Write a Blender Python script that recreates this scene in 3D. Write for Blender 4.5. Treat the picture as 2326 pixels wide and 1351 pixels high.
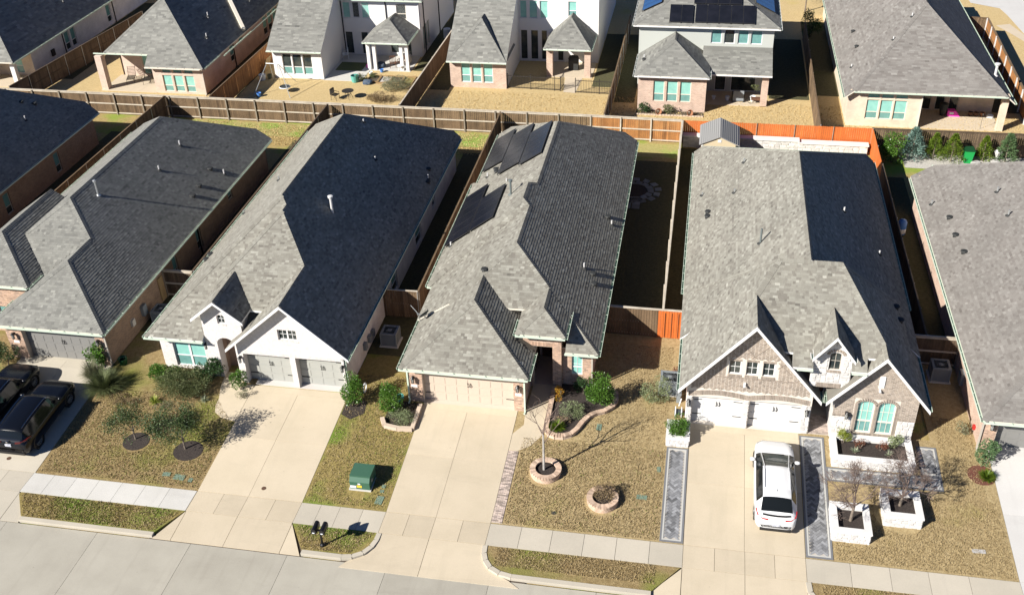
import bpy, math, random
import numpy as np
from mathutils import Vector, Matrix
random.seed(11)
rng = np.random.default_rng(5)
D = bpy.data; SC = bpy.context.scene; COL = SC.collection
for o in list(D.objects): D.objects.remove(o)

# ---------------------------------------------------------------- camera, sky, sun, exposure
cam = D.cameras.new('camera'); cam.sensor_width = 36.0; cam.lens = 36.435
cam.clip_start = 0.5; cam.clip_end = 3000
co = D.objects.new('camera', cam); COL.objects.link(co); SC.camera = co
r = Vector((0.9837381, 0.1769710, -0.0306684)); u = Vector((-0.0729714, 0.5498273, 0.8320848)); f = Vector((-0.1641172, 0.8163156, -0.5537999))
co.matrix_world = Matrix(((r.x, u.x, -f.x, 0), (r.y, u.y, -f.y, 0), (r.z, u.z, -f.z, 34.3), (0, 0, 0, 1)))
AZ, EL = math.radians(43.0), math.radians(32.2)           # direction the shadows run, height of the sun
SUN_E, SKY_S, EXPO = 5.0, 0.05, 0.95
w = D.worlds.new('World'); SC.world = w; w.use_nodes = True
nt = w.node_tree; bg = nt.nodes['Background']; sky = nt.nodes.new('ShaderNodeTexSky')
sky.sky_type = 'NISHITA'; sky.sun_disc = False; sky.sun_elevation = EL
sky.sun_rotation = math.atan2(-math.cos(AZ), -math.sin(AZ)); sky.air_density = 0.55; sky.dust_density = 0.0; sky.ozone_density = 9.0
nt.links.new(sky.outputs['Color'], bg.inputs['Color']); bg.inputs['Strength'].default_value = SKY_S
sl = D.lights.new('sun', 'SUN'); sl.energy = SUN_E; sl.angle = math.radians(0.5); sl.color = (1.0, 0.945, 0.86)
so = D.objects.new('sun', sl); COL.objects.link(so)
so.rotation_euler = Vector((math.cos(AZ)*math.cos(EL), math.sin(AZ)*math.cos(EL), -math.sin(EL))).to_track_quat('-Z', 'Y').to_euler()
SC.view_settings.view_transform = 'Standard'; SC.view_settings.look = 'None'
SC.view_settings.exposure = EXPO; SC.view_settings.gamma = 1.0; SC.view_settings.use_curve_mapping = False

# ---------------------------------------------------------------- materials
def new_mat(name):
    m = D.materials.new(name); m.use_nodes = True
    t = m.node_tree; b = t.nodes['Principled BSDF']
    return m, t, b
def N(t, kind, **kw):
    n = t.nodes.new('ShaderNode' + kind)
    for k, v in kw.items(): setattr(n, k, v)
    return n
def noise(t, pos, scale, detail=3, rough=0.55):
    n = N(t, 'TexNoise'); n.inputs['Scale'].default_value = scale; n.inputs['Detail'].default_value = detail
    n.inputs['Roughness'].default_value = rough; t.links.new(pos, n.inputs['Vector']); return n.outputs['Fac']
def maprange(t, fac, a, b, c=0.0, d=1.0):
    n = N(t, 'MapRange'); n.inputs['From Min'].default_value = a; n.inputs['From Max'].default_value = b
    n.inputs['To Min'].default_value = c; n.inputs['To Max'].default_value = d; t.links.new(fac, n.inputs['Value']); return n.outputs['Result']
def mix(t, fac, a, b, mode='MIX'):
    n = N(t, 'Mix', data_type='RGBA', blend_type=mode)
    if isinstance(fac, (int, float)): n.inputs[0].default_value = fac
    else: t.links.new(fac, n.inputs[0])
    for s, v in ((6, a), (7, b)):
        if isinstance(v, tuple): n.inputs[s].default_value = (*v[:3], 1)
        else: t.links.new(v, n.inputs[s])
    return n.outputs[2]
def ramp(t, fac, stops):
    n = N(t, 'ValToRGB'); e = n.color_ramp.elements
    while len(e) < len(stops): e.new(0.5)
    for i, (p, c) in enumerate(stops): e[i].position = p; e[i].color = (*c, 1)
    t.links.new(fac, n.inputs['Fac']); return n.outputs['Color']
def bump(t, b, h, strength=0.3, dist=0.02):
    n = N(t, 'Bump'); n.inputs['Strength'].default_value = strength; n.inputs['Distance'].default_value = dist
    t.links.new(h, n.inputs['Height']); t.links.new(n.outputs['Normal'], b.inputs['Normal'])
def pos_of(t): return N(t, 'NewGeometry').outputs['Position']
def scaled(t, p, s):
    n = N(t, 'VectorMath', operation='MULTIPLY'); n.inputs[1].default_value = s; t.links.new(p, n.inputs[0]); return n.outputs['Vector']
def M(name, col, col2=None, sc=2.0, rough=0.8, tint=0.0, metal=0.0, spec=0.35, bsc=0, bst=0.3, grain=0.0, gsc=60.0, lo=0.35, hi=0.65):
    """base colour, a second colour mixed in by noise, a per-face tint attribute, fine grain and bump"""
    m, t, b = new_mat(name); p = pos_of(t)
    c = N(t, 'RGB'); c.outputs[0].default_value = (*col, 1); out = c.outputs[0]
    if col2: out = mix(t, maprange(t, noise(t, p, sc), lo, hi), out, col2)
    if tint:
        a = N(t, 'Attribute', attribute_name='tint')
        v = maprange(t, a.outputs['Fac'], 0, 1, 1 - tint, 1 + tint)
        cc = N(t, 'CombineColor'); [t.links.new(v, cc.inputs[i]) for i in range(3)]
        out = mix(t, 1.0, out, cc.outputs[0], 'MULTIPLY')
    if grain:
        v = maprange(t, noise(t, p, gsc, 4), 0.3, 0.7, 1 - grain, 1 + grain)
        cc = N(t, 'CombineColor'); [t.links.new(v, cc.inputs[i]) for i in range(3)]
        out = mix(t, 1.0, out, cc.outputs[0], 'MULTIPLY')
    t.links.new(out, b.inputs['Base Color'])
    b.inputs['Roughness'].default_value = rough; b.inputs['Metallic'].default_value = metal; b.inputs['Specular IOR Level'].default_value = spec
    if bsc: bump(t, b, noise(t, p, bsc, 4), bst)
    return m
def shingle_mat(name, stops, grey=1.0):
    m, t, b = new_mat(name); p = pos_of(t)
    a = N(t, 'Attribute', attribute_name='tint')
    c = ramp(t, a.outputs['Fac'], stops)
    v = maprange(t, noise(t, p, 45, 3), 0.3, 0.7, 0.86, 1.14)
    v2 = maprange(t, noise(t, p, 0.5, 3), 0.35, 0.65, 0.93, 1.07)
    mm = N(t, 'Math', operation='MULTIPLY'); t.links.new(v, mm.inputs[0]); t.links.new(v2, mm.inputs[1])
    cc = N(t, 'CombineColor'); [t.links.new(mm.outputs[0], cc.inputs[i]) for i in range(3)]
    t.links.new(mix(t, 1.0, c, cc.outputs[0], 'MULTIPLY'), b.inputs['Base Color'])
    b.inputs['Roughness'].default_value = 0.95; b.inputs['Specular IOR Level'].default_value = 0.15
    return m
def brick_mat(name, c1, c2, mortar, bw=0.2, bh=0.075):
    m, t, b = new_mat(name); p = pos_of(t)
    s = N(t, 'SeparateXYZ'); t.links.new(p, s.inputs[0])
    ad = N(t, 'Math', operation='ADD'); t.links.new(s.outputs[0], ad.inputs[0]); t.links.new(s.outputs[1], ad.inputs[1])
    cb = N(t, 'CombineXYZ'); t.links.new(ad.outputs[0], cb.inputs[0]); t.links.new(s.outputs[2], cb.inputs[1])
    br = N(t, 'TexBrick'); br.inputs['Scale'].default_value = 1.0; br.inputs['Brick Width'].default_value = bw; br.inputs['Row Height'].default_value = bh
    br.inputs['Mortar Size'].default_value = 0.008; br.inputs['Color1'].default_value = (*c1, 1); br.inputs['Color2'].default_value = (*c2, 1); br.inputs['Mortar'].default_value = (*mortar, 1)
    t.links.new(cb.outputs[0], br.inputs['Vector'])
    v = maprange(t, noise(t, p, 1.3, 3), 0.3, 0.7, 0.88, 1.1)
    cc = N(t, 'CombineColor'); [t.links.new(v, cc.inputs[i]) for i in range(3)]
    t.links.new(mix(t, 1.0, br.outputs['Color'], cc.outputs[0], 'MULTIPLY'), b.inputs['Base Color'])
    iv = N(t, 'Math', operation='SUBTRACT'); iv.inputs[0].default_value = 1.0; t.links.new(br.outputs['Fac'], iv.inputs[1])
    bump(t, b, iv.outputs[0], 0.5, 0.01); b.inputs['Roughness'].default_value = 0.9; b.inputs['Specular IOR Level'].default_value = 0.2
    return m
def grass_mat(name, a, b2, c, patch=0.0, psc=0.25, off=(0, 0, 0)):
    """dry turf: two straw tones at clump scale and patches of a third tone"""
    m, t, b = new_mat(name); p = pos_of(t)
    ad = N(t, 'VectorMath', operation='ADD'); ad.inputs[1].default_value = off; t.links.new(p, ad.inputs[0]); q = ad.outputs[0]
    c0 = mix(t, maprange(t, noise(t, q, 5.0, 5, 0.7), 0.36, 0.64), a, b2)
    f1 = maprange(t, noise(t, q, psc, 3), 0.62 - patch, 0.78 - patch)
    c1 = mix(t, f1, c0, c)
    v = maprange(t, noise(t, q, 24, 4, 0.72), 0.3, 0.7, 0.72, 1.24)
    cc = N(t, 'CombineColor'); [t.links.new(v, cc.inputs[i]) for i in range(3)]
    t.links.new(mix(t, 1.0, c1, cc.outputs[0], 'MULTIPLY'), b.inputs['Base Color'])
    bump(t, b, noise(t, q, 14, 5, 0.7), 0.7, 0.06); b.inputs['Roughness'].default_value = 0.95; b.inputs['Specular IOR Level'].default_value = 0.1
    return m
def concrete_mat(name, a, b2, stain):
    m, t, b = new_mat(name); p = pos_of(t)
    c0 = mix(t, maprange(t, noise(t, p, 0.55, 4, 0.6), 0.38, 0.66), a, b2)
    c0 = mix(t, maprange(t, noise(t, scaled(t, p, (0.35, 1.3, 1)), 0.9, 5, 0.65), 0.56, 0.82, 0, 0.55), c0, stain)
    c0 = mix(t, maprange(t, noise(t, scaled(t, p, (2.2, .16, 1)), 1.0, 4, 0.6), 0.55, 0.8, 0, 0.4), c0, stain)
    c0 = mix(t, maprange(t, noise(t, p, 7.0, 2, 0.5), 0.74, 0.8, 0, 0.45), c0, (stain[0]*.5, stain[1]*.48, stain[2]*.45))
    at = N(t, 'Attribute', attribute_name='tint')
    v = maprange(t, noise(t, p, 28, 5, 0.7), 0.3, 0.7, 0.94, 1.06)
    v2 = maprange(t, at.outputs['Fac'], 0, 1, 0.90, 1.08)
    mm = N(t, 'Math', operation='MULTIPLY'); t.links.new(v, mm.inputs[0]); t.links.new(v2, mm.inputs[1])
    cc = N(t, 'CombineColor'); [t.links.new(mm.outputs[0], cc.inputs[i]) for i in range(3)]
    t.links.new(mix(t, 1.0, c0, cc.outputs[0], 'MULTIPLY'), b.inputs['Base Color'])
    bump(t, b, noise(t, p, 55, 3), 0.12, 0.01); b.inputs['Roughness'].default_value = 0.85; b.inputs['Specular IOR Level'].default_value = 0.25
    return m
def leaf_mat(name, a, b2, rough=0.55, trans=0.25):
    m, t, b = new_mat(name)
    at = N(t, 'Attribute', attribute_name='tint')
    c = mix(t, at.outputs['Fac'], a, b2); t.links.new(c, b.inputs['Base Color'])
    b.inputs['Roughness'].default_value = rough; b.inputs['Specular IOR Level'].default_value = 0.4
    tr = N(t, 'BsdfTranslucent'); t.links.new(c, tr.inputs['Color'])
    ms = N(t, 'MixShader'); ms.inputs[0].default_value = trans
    t.links.new(b.outputs[0], ms.inputs[1]); t.links.new(tr.outputs[0], ms.inputs[2])
    t.links.new(ms.outputs[0], t.nodes['Material Output'].inputs['Surface'])
    return m

WARM = [(0.0, (.105, .10, .088)), (0.3, (.165, .155, .135)), (0.55, (.215, .208, .18)), (0.8, (.27, .265, .232)), (1.0, (.335, .33, .29))]
GREY = [(0.0, (.10, .10, .094)), (0.35, (.16, .16, .148)), (0.7, (.215, .215, .197)), (1.0, (.275, .275, .25))]
BROWN = [(0.0, (.115, .105, .097)), (0.35, (.165, .153, .142)), (0.7, (.21, .20, .186)), (1.0, (.265, .255, .238))]
MT = dict(
 sh_warm=shingle_mat('shingle_warm', WARM), sh_grey=shingle_mat('shingle_grey', GREY), sh_brown=shingle_mat('shingle_brown', BROWN),
 white_brick=M('painted_white_brick', (.66, .63, .61), (.56, .53, .51), 9, .8, tint=.07, bsc=30, bst=.15),
 mortar_white=M('mortar_white', (.52, .49, .47), None, rough=.95),
 tan_brick=M('tan_brick', (.46, .31, .22), (.36, .25, .19), 7, .9, tint=.42, bsc=40),
 mortar_tan=M('mortar_tan', (.52, .45, .38), None, rough=.95),
 taupe_brick=M('taupe_brick', (.34, .285, .235), (.26, .22, .185), 6, .9, tint=.3, bsc=40),
 mortar_cream=M('mortar_cream', (.60, .55, .48), None, rough=.95),
 brick_brown=brick_mat('brown_brick_wall', (.34, .22, .14), (.24, .155, .105), (.36, .29, .22)),
 brick_white=brick_mat('white_brick_wall', (.70, .68, .67), (.64, .62, .61), (.6, .58, .57)),
 brick_pink=brick_mat('pink_brick_wall', (.52, .37, .29), (.40, .28, .22), (.58, .50, .43)),
 brick_cream=brick_mat('cream_brick_wall', (.66, .55, .43), (.60, .49, .39), (.62, .53, .43)),
 brick_rose=brick_mat('rose_brick_wall', (.56, .44, .37), (.50, .39, .33), (.58, .48, .40)),
 siding_white=M('white_siding', (.66, .65, .64), None, rough=.6, grain=.02),
 siding_grey=M('sage_siding', (.42, .44, .41), None, rough=.65, grain=.03),
 trim=M('white_trim', (.66, .66, .655), None, rough=.5, grain=.02),
 trim_cream=M('cream_trim', (.62, .58, .50), None, rough=.55, grain=.02),
 gutter=M('gutter_paint', (.50, .585, .49), None, rough=.45, grain=.03),
 gutter_in=M('gutter_trough', (.16, .25, .19), None, rough=.8),
 trim_dark=M('soffit_tan', (.42, .38, .33), None, rough=.8),
 door_white=M('white_garage_door', (.60, .60, .595), None, rough=.45, grain=.015),
 door_grey=M('grey_garage_door', (.345, .35, .325), None, rough=.5, grain=.02),
 door_cream=M('cream_garage_door', (.50, .42, .345), None, rough=.5, grain=.02),
 door_slate=M('slate_garage_door', (.20, .198, .19), None, rough=.5, grain=.03),
 wood_door=M('stained_entry_door', (.10, .045, .025), (.07, .03, .02), 4, rough=.4),
 black=M('black_metal', (.012, .012, .013), None, rough=.45, spec=.5),
 glass_blind=M('window_pane_over_blind', (.22, .47, .42), (.26, .53, .47), 3, rough=.12, spec=.6),
 glass_low=M('window_pane_lower', (.12, .26, .25), (.15, .32, .30), 3, rough=.08, spec=.6),
 glass_dark=M('window_pane_dark', (.02, .028, .03), (.05, .06, .055), 2, rough=.06, spec=.6),
 concrete=concrete_mat('driveway_concrete', (.515, .445, .335), (.475, .41, .305), (.40, .35, .265)),
 concrete_walk=concrete_mat('sidewalk_concrete', (.475, .435, .36), (.44, .405, .335), (.37, .34, .29)),
 concrete_new=concrete_mat('new_sidewalk_concrete', (.54, .53, .50), (.50, .49, .46), (.42, .41, .39)),
 concrete_road=concrete_mat('road_concrete', (.385, .365, .31), (.345, .325, .275), (.27, .25, .21)),
 concrete_slab=concrete_mat('patio_concrete', (.54, .46, .35), (.50, .43, .33), (.40, .35, .27)),
 concrete_d5=concrete_mat('pale_driveway_concrete', (.53, .525, .51), (.50, .49, .475), (.42, .41, .40)),
 joint=M('joint_filler', (.07, .055, .045), None, rough=.95),
 lawn=grass_mat('front_lawn', (.315, .24, .122), (.215, .155, .072), (.18, .195, .045), .13, .26),
 lawn_green=grass_mat('green_brown_lawn', (.31, .245, .095), (.20, .16, .06), (.14, .21, .032), .14, .33, (7, 3, 0)),
 lawn_right=grass_mat('dormant_lawn', (.40, .315, .175), (.29, .22, .112), (.31, .27, .10), .02, .3),
 lawn_back=grass_mat('backyard_turf', (.40, .31, .14), (.30, .225, .09), (.24, .30, .06), .12, .4, (3, 9, 0)),
 lawn_gold=grass_mat('golden_dormant_turf', (.54, .42, .225), (.46, .345, .17), (.48, .38, .15), .0, .3),
 lawn_spring=grass_mat('spring_green_turf', (.40, .36, .15), (.31, .29, .11), (.25, .36, .08), .15, .5, (2, 2, 0)),
 painted_shade_lawn=grass_mat('side_turf_painted_shade', (.105, .10, .055), (.07, .068, .036), (.075, .085, .03), .0, .3, (1, 5, 0)),  # turf colour darkened to paint in the shade between houses
 dirt=M('bare_soil', (.10, .08, .055), (.07, .055, .038), 2, .95, bsc=15, bst=.6),
 mulch=M('dark_mulch', (.028, .022, .02), (.05, .04, .035), 14, .95, bsc=25, bst=1.0),
 mulch_red=M('red_mulch', (.16, .06, .04), (.10, .04, .03), 14, .95, bsc=25, bst=1.0),
 gravel=M('pale_gravel', (.50, .48, .44), (.38, .36, .33), 10, .9, bsc=20, bst=1.0),
 fence=M('weathered_cedar', (.12, .08, .046), (.16, .108, .064), 1.5, .9, tint=.38, grain=.15, gsc=14),
 fence_new=M('fresh_cedar', (.36, .165, .055), (.27, .12, .042), 1.5, .85, tint=.3, grain=.12, gsc=14),
 fence_dark=M('dark_weathered_cedar', (.085, .06, .04), (.12, .085, .056), 1.5, .9, tint=.35, grain=.15, gsc=14),
 fence_orange=M('orange_stain', (.52, .135, .028), (.46, .115, .024), 1.5, .75, tint=.14, grain=.06, gsc=14),
 post_grey=M('grey_fence_post', (.20, .175, .14), (.26, .22, .17), 2, .9, grain=.12, gsc=20), rail=M('grey_fence_rail', (.52, .47, .39), (.42, .37, .30), 2, .9, grain=.12, gsc=20),
 steel=M('galvanised_steel', (.48, .50, .50), None, rough=.4, metal=.6),
 pvc=M('white_pipe', (.55, .55, .55), None, rough=.5),
 pipe_dark=M('painted_vent_pipe', (.12, .14, .14), None, rough=.5),
 vent=M('dark_roof_vent', (.03, .032, .032), None, rough=.7),
 cell=M('solar_cell', (.008, .009, .013), (.013, .014, .02), 0.9, rough=.2, spec=.45),
 cell_blue=M('blue_solar_cell', (.02, .06, .16), (.025, .075, .19), 0.9, rough=.22, spec=.5),
 frame_black=M('panel_frame', (.03, .03, .032), None, rough=.4),
 ac=M('ac_cabinet', (.20, .225, .24), None, rough=.5), ac_dark=M('ac_fan', (.04, .05, .055), None, rough=.6),
 green_box=M('transformer_green', (.045, .115, .075), None, rough=.45, grain=.04), green_lid=M('valve_box_lid', (.16, .23, .175), (.13, .185, .14), 9, rough=.7),
 sticker_w=M('white_sticker', (.72, .74, .78), None), sticker_y=M('yellow_sticker', (.80, .50, .04), None),
 rust=M('rusty_cast_iron', (.10, .055, .035), None, rough=.8),
 paver=M('grey_paver', (.22, .225, .235), (.17, .175, .185), 3, .85, tint=.5, grain=.06), paver_b=M('pale_paver_border', (.42, .42, .40), None, rough=.85, grain=.05), paver_dk=M('charcoal_paver_edge', (.15, .155, .165), None, rough=.85, grain=.05),
 paver_brick=M('antique_brick_paver', (.40, .33, .28), (.34, .28, .25), 5, .9, tint=.5),
 sand=M('jointing_sand', (.40, .37, .33), None, rough=.95),
 stone_w=M('white_limestone', (.60, .585, .565), (.47, .46, .45), 5, .85, tint=.16, bsc=16, bst=.6), stone_m=M('white_mortar', (.58, .57, .55), None, rough=.95),
 stone_cap=M('white_stone_cap', (.66, .655, .65), (.60, .595, .59), 2, .7, grain=.02),
 ring=M('planter_brick', (.42, .30, .22), (.50, .38, .29), 5, .9, tint=.35, bsc=30), ring_m=M('planter_mortar', (.52, .42, .33), None, rough=.95),
 flag=M('flagstone', (.20, .21, .20), (.16, .17, .165), 2, .9, tint=.3), rock=M('grey_rock', (.42, .41, .40), (.30, .29, .28), 3, .9, bsc=8, bst=.8),
 car_white=M('white_car_paint', (.66, .67, .68), None, rough=.18, spec=.6), car_black=M('black_car_paint', (.004, .005, .008), None, rough=.2, spec=.45),
 car_glass=M('car_glass', (.008, .010, .011), None, rough=.06, spec=.4), car_glass_l=M('car_windshield', (.04, .05, .047), (.075, .085, .078), 2, rough=.06, spec=.7),
 tyre=M('tyre_rubber', (.012, .012, .012), None, rough=.9), alloy=M('alloy_rim', (.35, .36, .37), None, rough=.3, metal=.8), chrome=M('chrome', (.6, .6, .6), None, rough=.15, metal=1),
 red_light=M('tail_light', (.42, .02, .02), None, rough=.2, spec=.6), plate=M('licence_plate', (.62, .63, .65), (.30, .33, .42), 14, rough=.5),
 bark=M('grey_bark', (.20, .165, .13), (.13, .105, .085), 8, .95, bsc=25, bst=.6), bark_w=M('pale_bark', (.42, .40, .37), (.30, .28, .26), 8, .95, bsc=25),
 twig=M('bare_twigs', (.13, .095, .08), (.18, .135, .115), 5, .95),
 iron=M('wrought_iron', (.03, .027, .024), None, rough=.6), resin=M('white_plastic', (.70, .73, .74), None, rough=.5), teal=M('teal_plastic', (.10, .35, .30), None, rough=.5),
 pink=M('pink_plastic', (.75, .05, .45), None, rough=.5), bin_green=M('green_bin_plastic', (.01, .30, .07), None, rough=.45), bin_lid=M('dark_green_lid', (.006, .06, .02), None, rough=.5),
 blue=M('blue_plastic', (.08, .22, .55), None, rough=.4), wicker=M('brown_wicker', (.14, .07, .04), (.09, .045, .03), 12, .8), grey_fab=M('grey_cushion', (.22, .24, .26), None, rough=.9),
 terracotta=M('terracotta', (.28, .13, .07), None, rough=.85), wood=M('pallet_wood', (.38, .27, .13), (.30, .20, .10), 3, .9), cloth=M('dark_blue_bundle', (.03, .06, .12), (.10, .12, .14), 5, .9),
 mail=M('black_mailbox', (.010, .010, .011), None, rough=.3, spec=.5), shed_wall=M('shed_siding', (.52, .44, .30), None, rough=.7), shed_roof=M('shed_roof_panel', (.27, .27, .265), None, rough=.7, grain=.05),
 entry_tan=M('tan_entry_wall', (.30, .215, .165), (.26, .185, .14), 5, rough=.9),
 num=M('number_plate_stone', (.78, .78, .78), None, rough=.6), lamp_glass=M('lantern_glass', (.35, .36, .34), None, rough=.1), umbrella=M('patio_cloth', (.45, .42, .38), None),
 lf_mag=leaf_mat('glossy_green_leaves', (.045, .11, .016), (.12, .24, .035), .32), lf_dark=leaf_mat('dark_green_leaves', (.022, .055, .016), (.05, .105, .03), .5),
 red_dark=M('smoked_tail_light', (.09, .008, .01), None, rough=.2, spec=.6), lf_oak=leaf_mat('oak_leaves', (.03, .06, .018), (.09, .135, .045), .55),
 lf_olive=leaf_mat('olive_green_leaves', (.075, .10, .035), (.17, .195, .085), .6), lf_grey=leaf_mat('silver_green_leaves', (.14, .15, .085), (.26, .26, .16), .7),
 lf_var=leaf_mat('variegated_leaves', (.12, .17, .06), (.34, .38, .22), .5), lf_lime=leaf_mat('yellow_green_leaves', (.15, .20, .02), (.30, .33, .035), .5),
 lf_org=leaf_mat('orange_yellow_leaves', (.42, .14, .02), (.36, .30, .03), .5), lf_rust=leaf_mat('rust_leaves', (.16, .06, .035), (.22, .09, .05), .7),
 lf_blue=leaf_mat('blue_green_needles', (.13, .23, .19), (.24, .36, .31), .6), lf_arb=leaf_mat('arborvitae_leaves', (.06, .12, .012), (.17, .24, .02), .5), lf_jun=leaf_mat('juniper_leaves', (.06, .12, .05), (.15, .24, .10), .6),
 lf_dry=leaf_mat('dry_stems', (.17, .12, .065), (.27, .20, .11), .8, .1), lf_yuc=leaf_mat('yucca_blades', (.20, .26, .04), (.42, .46, .10), .5), lf_agave=leaf_mat('agave_blades', (.28, .33, .22), (.46, .50, .36), .5),
 gr_tan=leaf_mat('straw_grass', (.22, .16, .078), (.42, .335, .185), .8, .15), gr_grn=leaf_mat('green_grass', (.11, .15, .025), (.23, .27, .055), .8, .2),
 gr_gold=leaf_mat('golden_grass', (.38, .27, .11), (.62, .48, .24), .8, .15),
)

# ---------------------------------------------------------------- object helpers
WL = {}                                   # world position of every parent
def gz(y):
    """ground height: flat street and walk, rising lawn, level pad"""
    return 0.0 if y < 32.37 else min(0.57, 0.0777*(y - 32.37))
def tag(o, label=None, cat=None, group=None, kind=None):
    if label: o['label'] = label
    if cat: o['category'] = cat
    if group: o['group'] = group
    if kind: o['kind'] = kind
    return o
def thing(name, label, cat, loc=(0, 0, 0), rz=0.0, group=None, kind=None):
    o = D.objects.new(name, None); COL.objects.link(o); o.location = loc; o.rotation_euler = (0, 0, rz); o.empty_display_size = 0.2
    WL[o.name] = Vector(loc); return tag(o, label, cat, group, kind)
def put(name, me, parent, loc=(0, 0, 0), rz=0.0, rot=None, label=None, kind=None):
    """one more object on existing mesh data, given in the parent's own space"""
    o = D.objects.new(name, me); COL.objects.link(o); o.parent = parent; o.location = loc; o.rotation_euler = rot or (0, 0, rz)
    if label: o['label'] = label
    if kind: o['kind'] = kind
    return o
class MB:
    def __init__(s): s.v = []; s.f = []; s.t = []; s.m = []
    def face(s, pts, t=0.5, m=0):
        n = len(s.v); s.v.extend([tuple(p) for p in pts]); s.f.append(tuple(range(n, n + len(pts)))); s.t.append(t); s.m.append(m)
    def box(s, x0, y0, z0, x1, y1, z1, t=0.5, m=0):
        if x0 > x1: x0, x1 = x1, x0
        if y0 > y1: y0, y1 = y1, y0
        n = len(s.v)
        s.v.extend([(x0, y0, z0), (x1, y0, z0), (x1, y1, z0), (x0, y1, z0), (x0, y0, z1), (x1, y0, z1), (x1, y1, z1), (x0, y1, z1)])
        for q in ((0, 3, 2, 1), (4, 5, 6, 7), (0, 1, 5, 4), (1, 2, 6, 5), (2, 3, 7, 6), (3, 0, 4, 7)):
            s.f.append(tuple(n + i for i in q)); s.t.append(t); s.m.append(m)
    def beam(s, a, b, w, h, t=0.5, m=0, up=(0, 0, 1)):
        """rectangular bar from a to b, w wide and h high"""
        a = Vector(a); b = Vector(b); d = (b - a).normalized(); upv = Vector(up)
        sd = d.cross(upv)
        if sd.length < 1e-4: sd = d.cross(Vector((1, 0, 0)))
        sd.normalize(); uu = sd.cross(d).normalized(); n = len(s.v)
        for q in (a, b):
            for i, j in ((-1, -1), (1, -1), (1, 1), (-1, 1)): s.v.append(tuple(q + sd*(w/2*i) + uu*(h/2*j)))
        for q in ((0, 3, 2, 1), (4, 5, 6, 7), (0, 1, 5, 4), (1, 2, 6, 5), (2, 3, 7, 6), (3, 0, 4, 7)):
            s.f.append(tuple(n + i for i in q)); s.t.append(t); s.m.append(m)
    def tube(s, a, b, r0, r1=None, k=8, t=0.5, m=0, cap=True):
        r1 = r0 if r1 is None else r1; a = Vector(a); b = Vector(b); d = (b - a).normalized()
        e = d.cross(Vector((0, 0, 1)) if abs(d.z) < 0.95 else Vector((1, 0, 0))).normalized(); g = d.cross(e); n = len(s.v)
        for q, rr in ((a, r0), (b, r1)):
            for i in range(k):
                c = 2*math.pi*i/k; s.v.append(tuple(q + e*(rr*math.cos(c)) + g*(rr*math.sin(c))))
        for i in range(k):
            j = (i + 1) % k; s.f.append((n + i, n + j, n + k + j, n + k + i)); s.t.append(t); s.m.append(m)
        if cap:
            s.f.append(tuple(n + i for i in range(k))[::-1]); s.t.append(t); s.m.append(m)
            s.f.append(tuple(n + k + i for i in range(k))); s.t.append(t); s.m.append(m)
    def prism(s, poly, z0, z1, t=0.5, m=0, zf=None):
        """vertical prism on a plan polygon; zf(y) adds the ground height"""
        zf = zf or (lambda y: 0.0); n = len(poly)
        s.face([(x, y, zf(y) + z1) for x, y in poly], t, m)
        for i in range(n):
            (xa, ya), (xb, yb) = poly[i], poly[(i + 1) % n]
            s.face([(xa, ya, zf(ya) + z0), (xb, yb, zf(yb) + z0), (xb, yb, zf(yb) + z1), (xa, ya, zf(ya) + z1)], t, m)
    def lathe(s, prof, k=14, c=(0, 0, 0), t=0.5, m=0):
        n = len(s.v)
        for rr, z in prof:
            for i in range(k):
                a = 2*math.pi*i/k; s.v.append((c[0] + rr*math.cos(a), c[1] + rr*math.sin(a), c[2] + z))
        for j in range(len(prof) - 1):
            for i in range(k):
                q = (i + 1) % k; s.f.append((n + j*k + i, n + j*k + q, n + (j + 1)*k + q, n + (j + 1)*k + i)); s.t.append(t); s.m.append(m)
    def mesh(s, name, mats, off=(0, 0, 0), smooth=False):
        me = D.meshes.new(name); ox, oy, oz = off
        me.from_pydata([(x - ox, y - oy, z - oz) for x, y, z in s.v], [], s.f)
        for mm in (mats if isinstance(mats, (list, tuple)) else [mats]): me.materials.append(MT[mm] if isinstance(mm, str) else mm)
        a = me.attributes.new('tint', 'FLOAT', 'FACE'); a.data.foreach_set('value', np.array(s.t, dtype=np.float32))
        if any(s.m): me.polygons.foreach_set('material_index', np.array(s.m, dtype=np.int32))
        if smooth: me.polygons.foreach_set('use_smooth', np.ones(len(s.f), dtype=bool))
        me.update(); return me
    def build(s, name, mats, parent=None, label=None, cat=None, group=None, kind=None, smooth=False, origin=None):
        """link as one object; vertices are given in world space"""
        off = origin if origin is not None else (WL[parent.name] if parent is not None else (0, 0, 0))
        me = s.mesh(name, mats, off, smooth); o = D.objects.new(name, me); COL.objects.link(o)
        if parent is not None:
            o.parent = parent; WL[o.name] = WL[parent.name]
            if origin is not None: o.location = Vector(origin) - WL[parent.name]; WL[o.name] = Vector(origin)
        elif origin is not None: o.location = origin; WL[o.name] = Vector(origin)
        else: WL[o.name] = Vector((0, 0, 0))
        return tag(o, label, cat, group, kind)
def rnd(a, b): return random.uniform(a, b)
def clip(poly, a, b, c):
    """keep the part of a polygon (list of tuples) where a*x+b*y+c >= 0"""
    out = []; n = len(poly)
    for i in range(n):
        p, q = poly[i], poly[(i + 1) % n]; dp = a*p[0] + b*p[1] + c; dq = a*q[0] + b*q[1] + c
        if dp >= 0: out.append(p)
        if (dp > 0 and dq < 0) or (dp < 0 and dq > 0):
            k = dp/(dp - dq); out.append((p[0] + (q[0] - p[0])*k, p[1] + (q[1] - p[1])*k))
    return out
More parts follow.
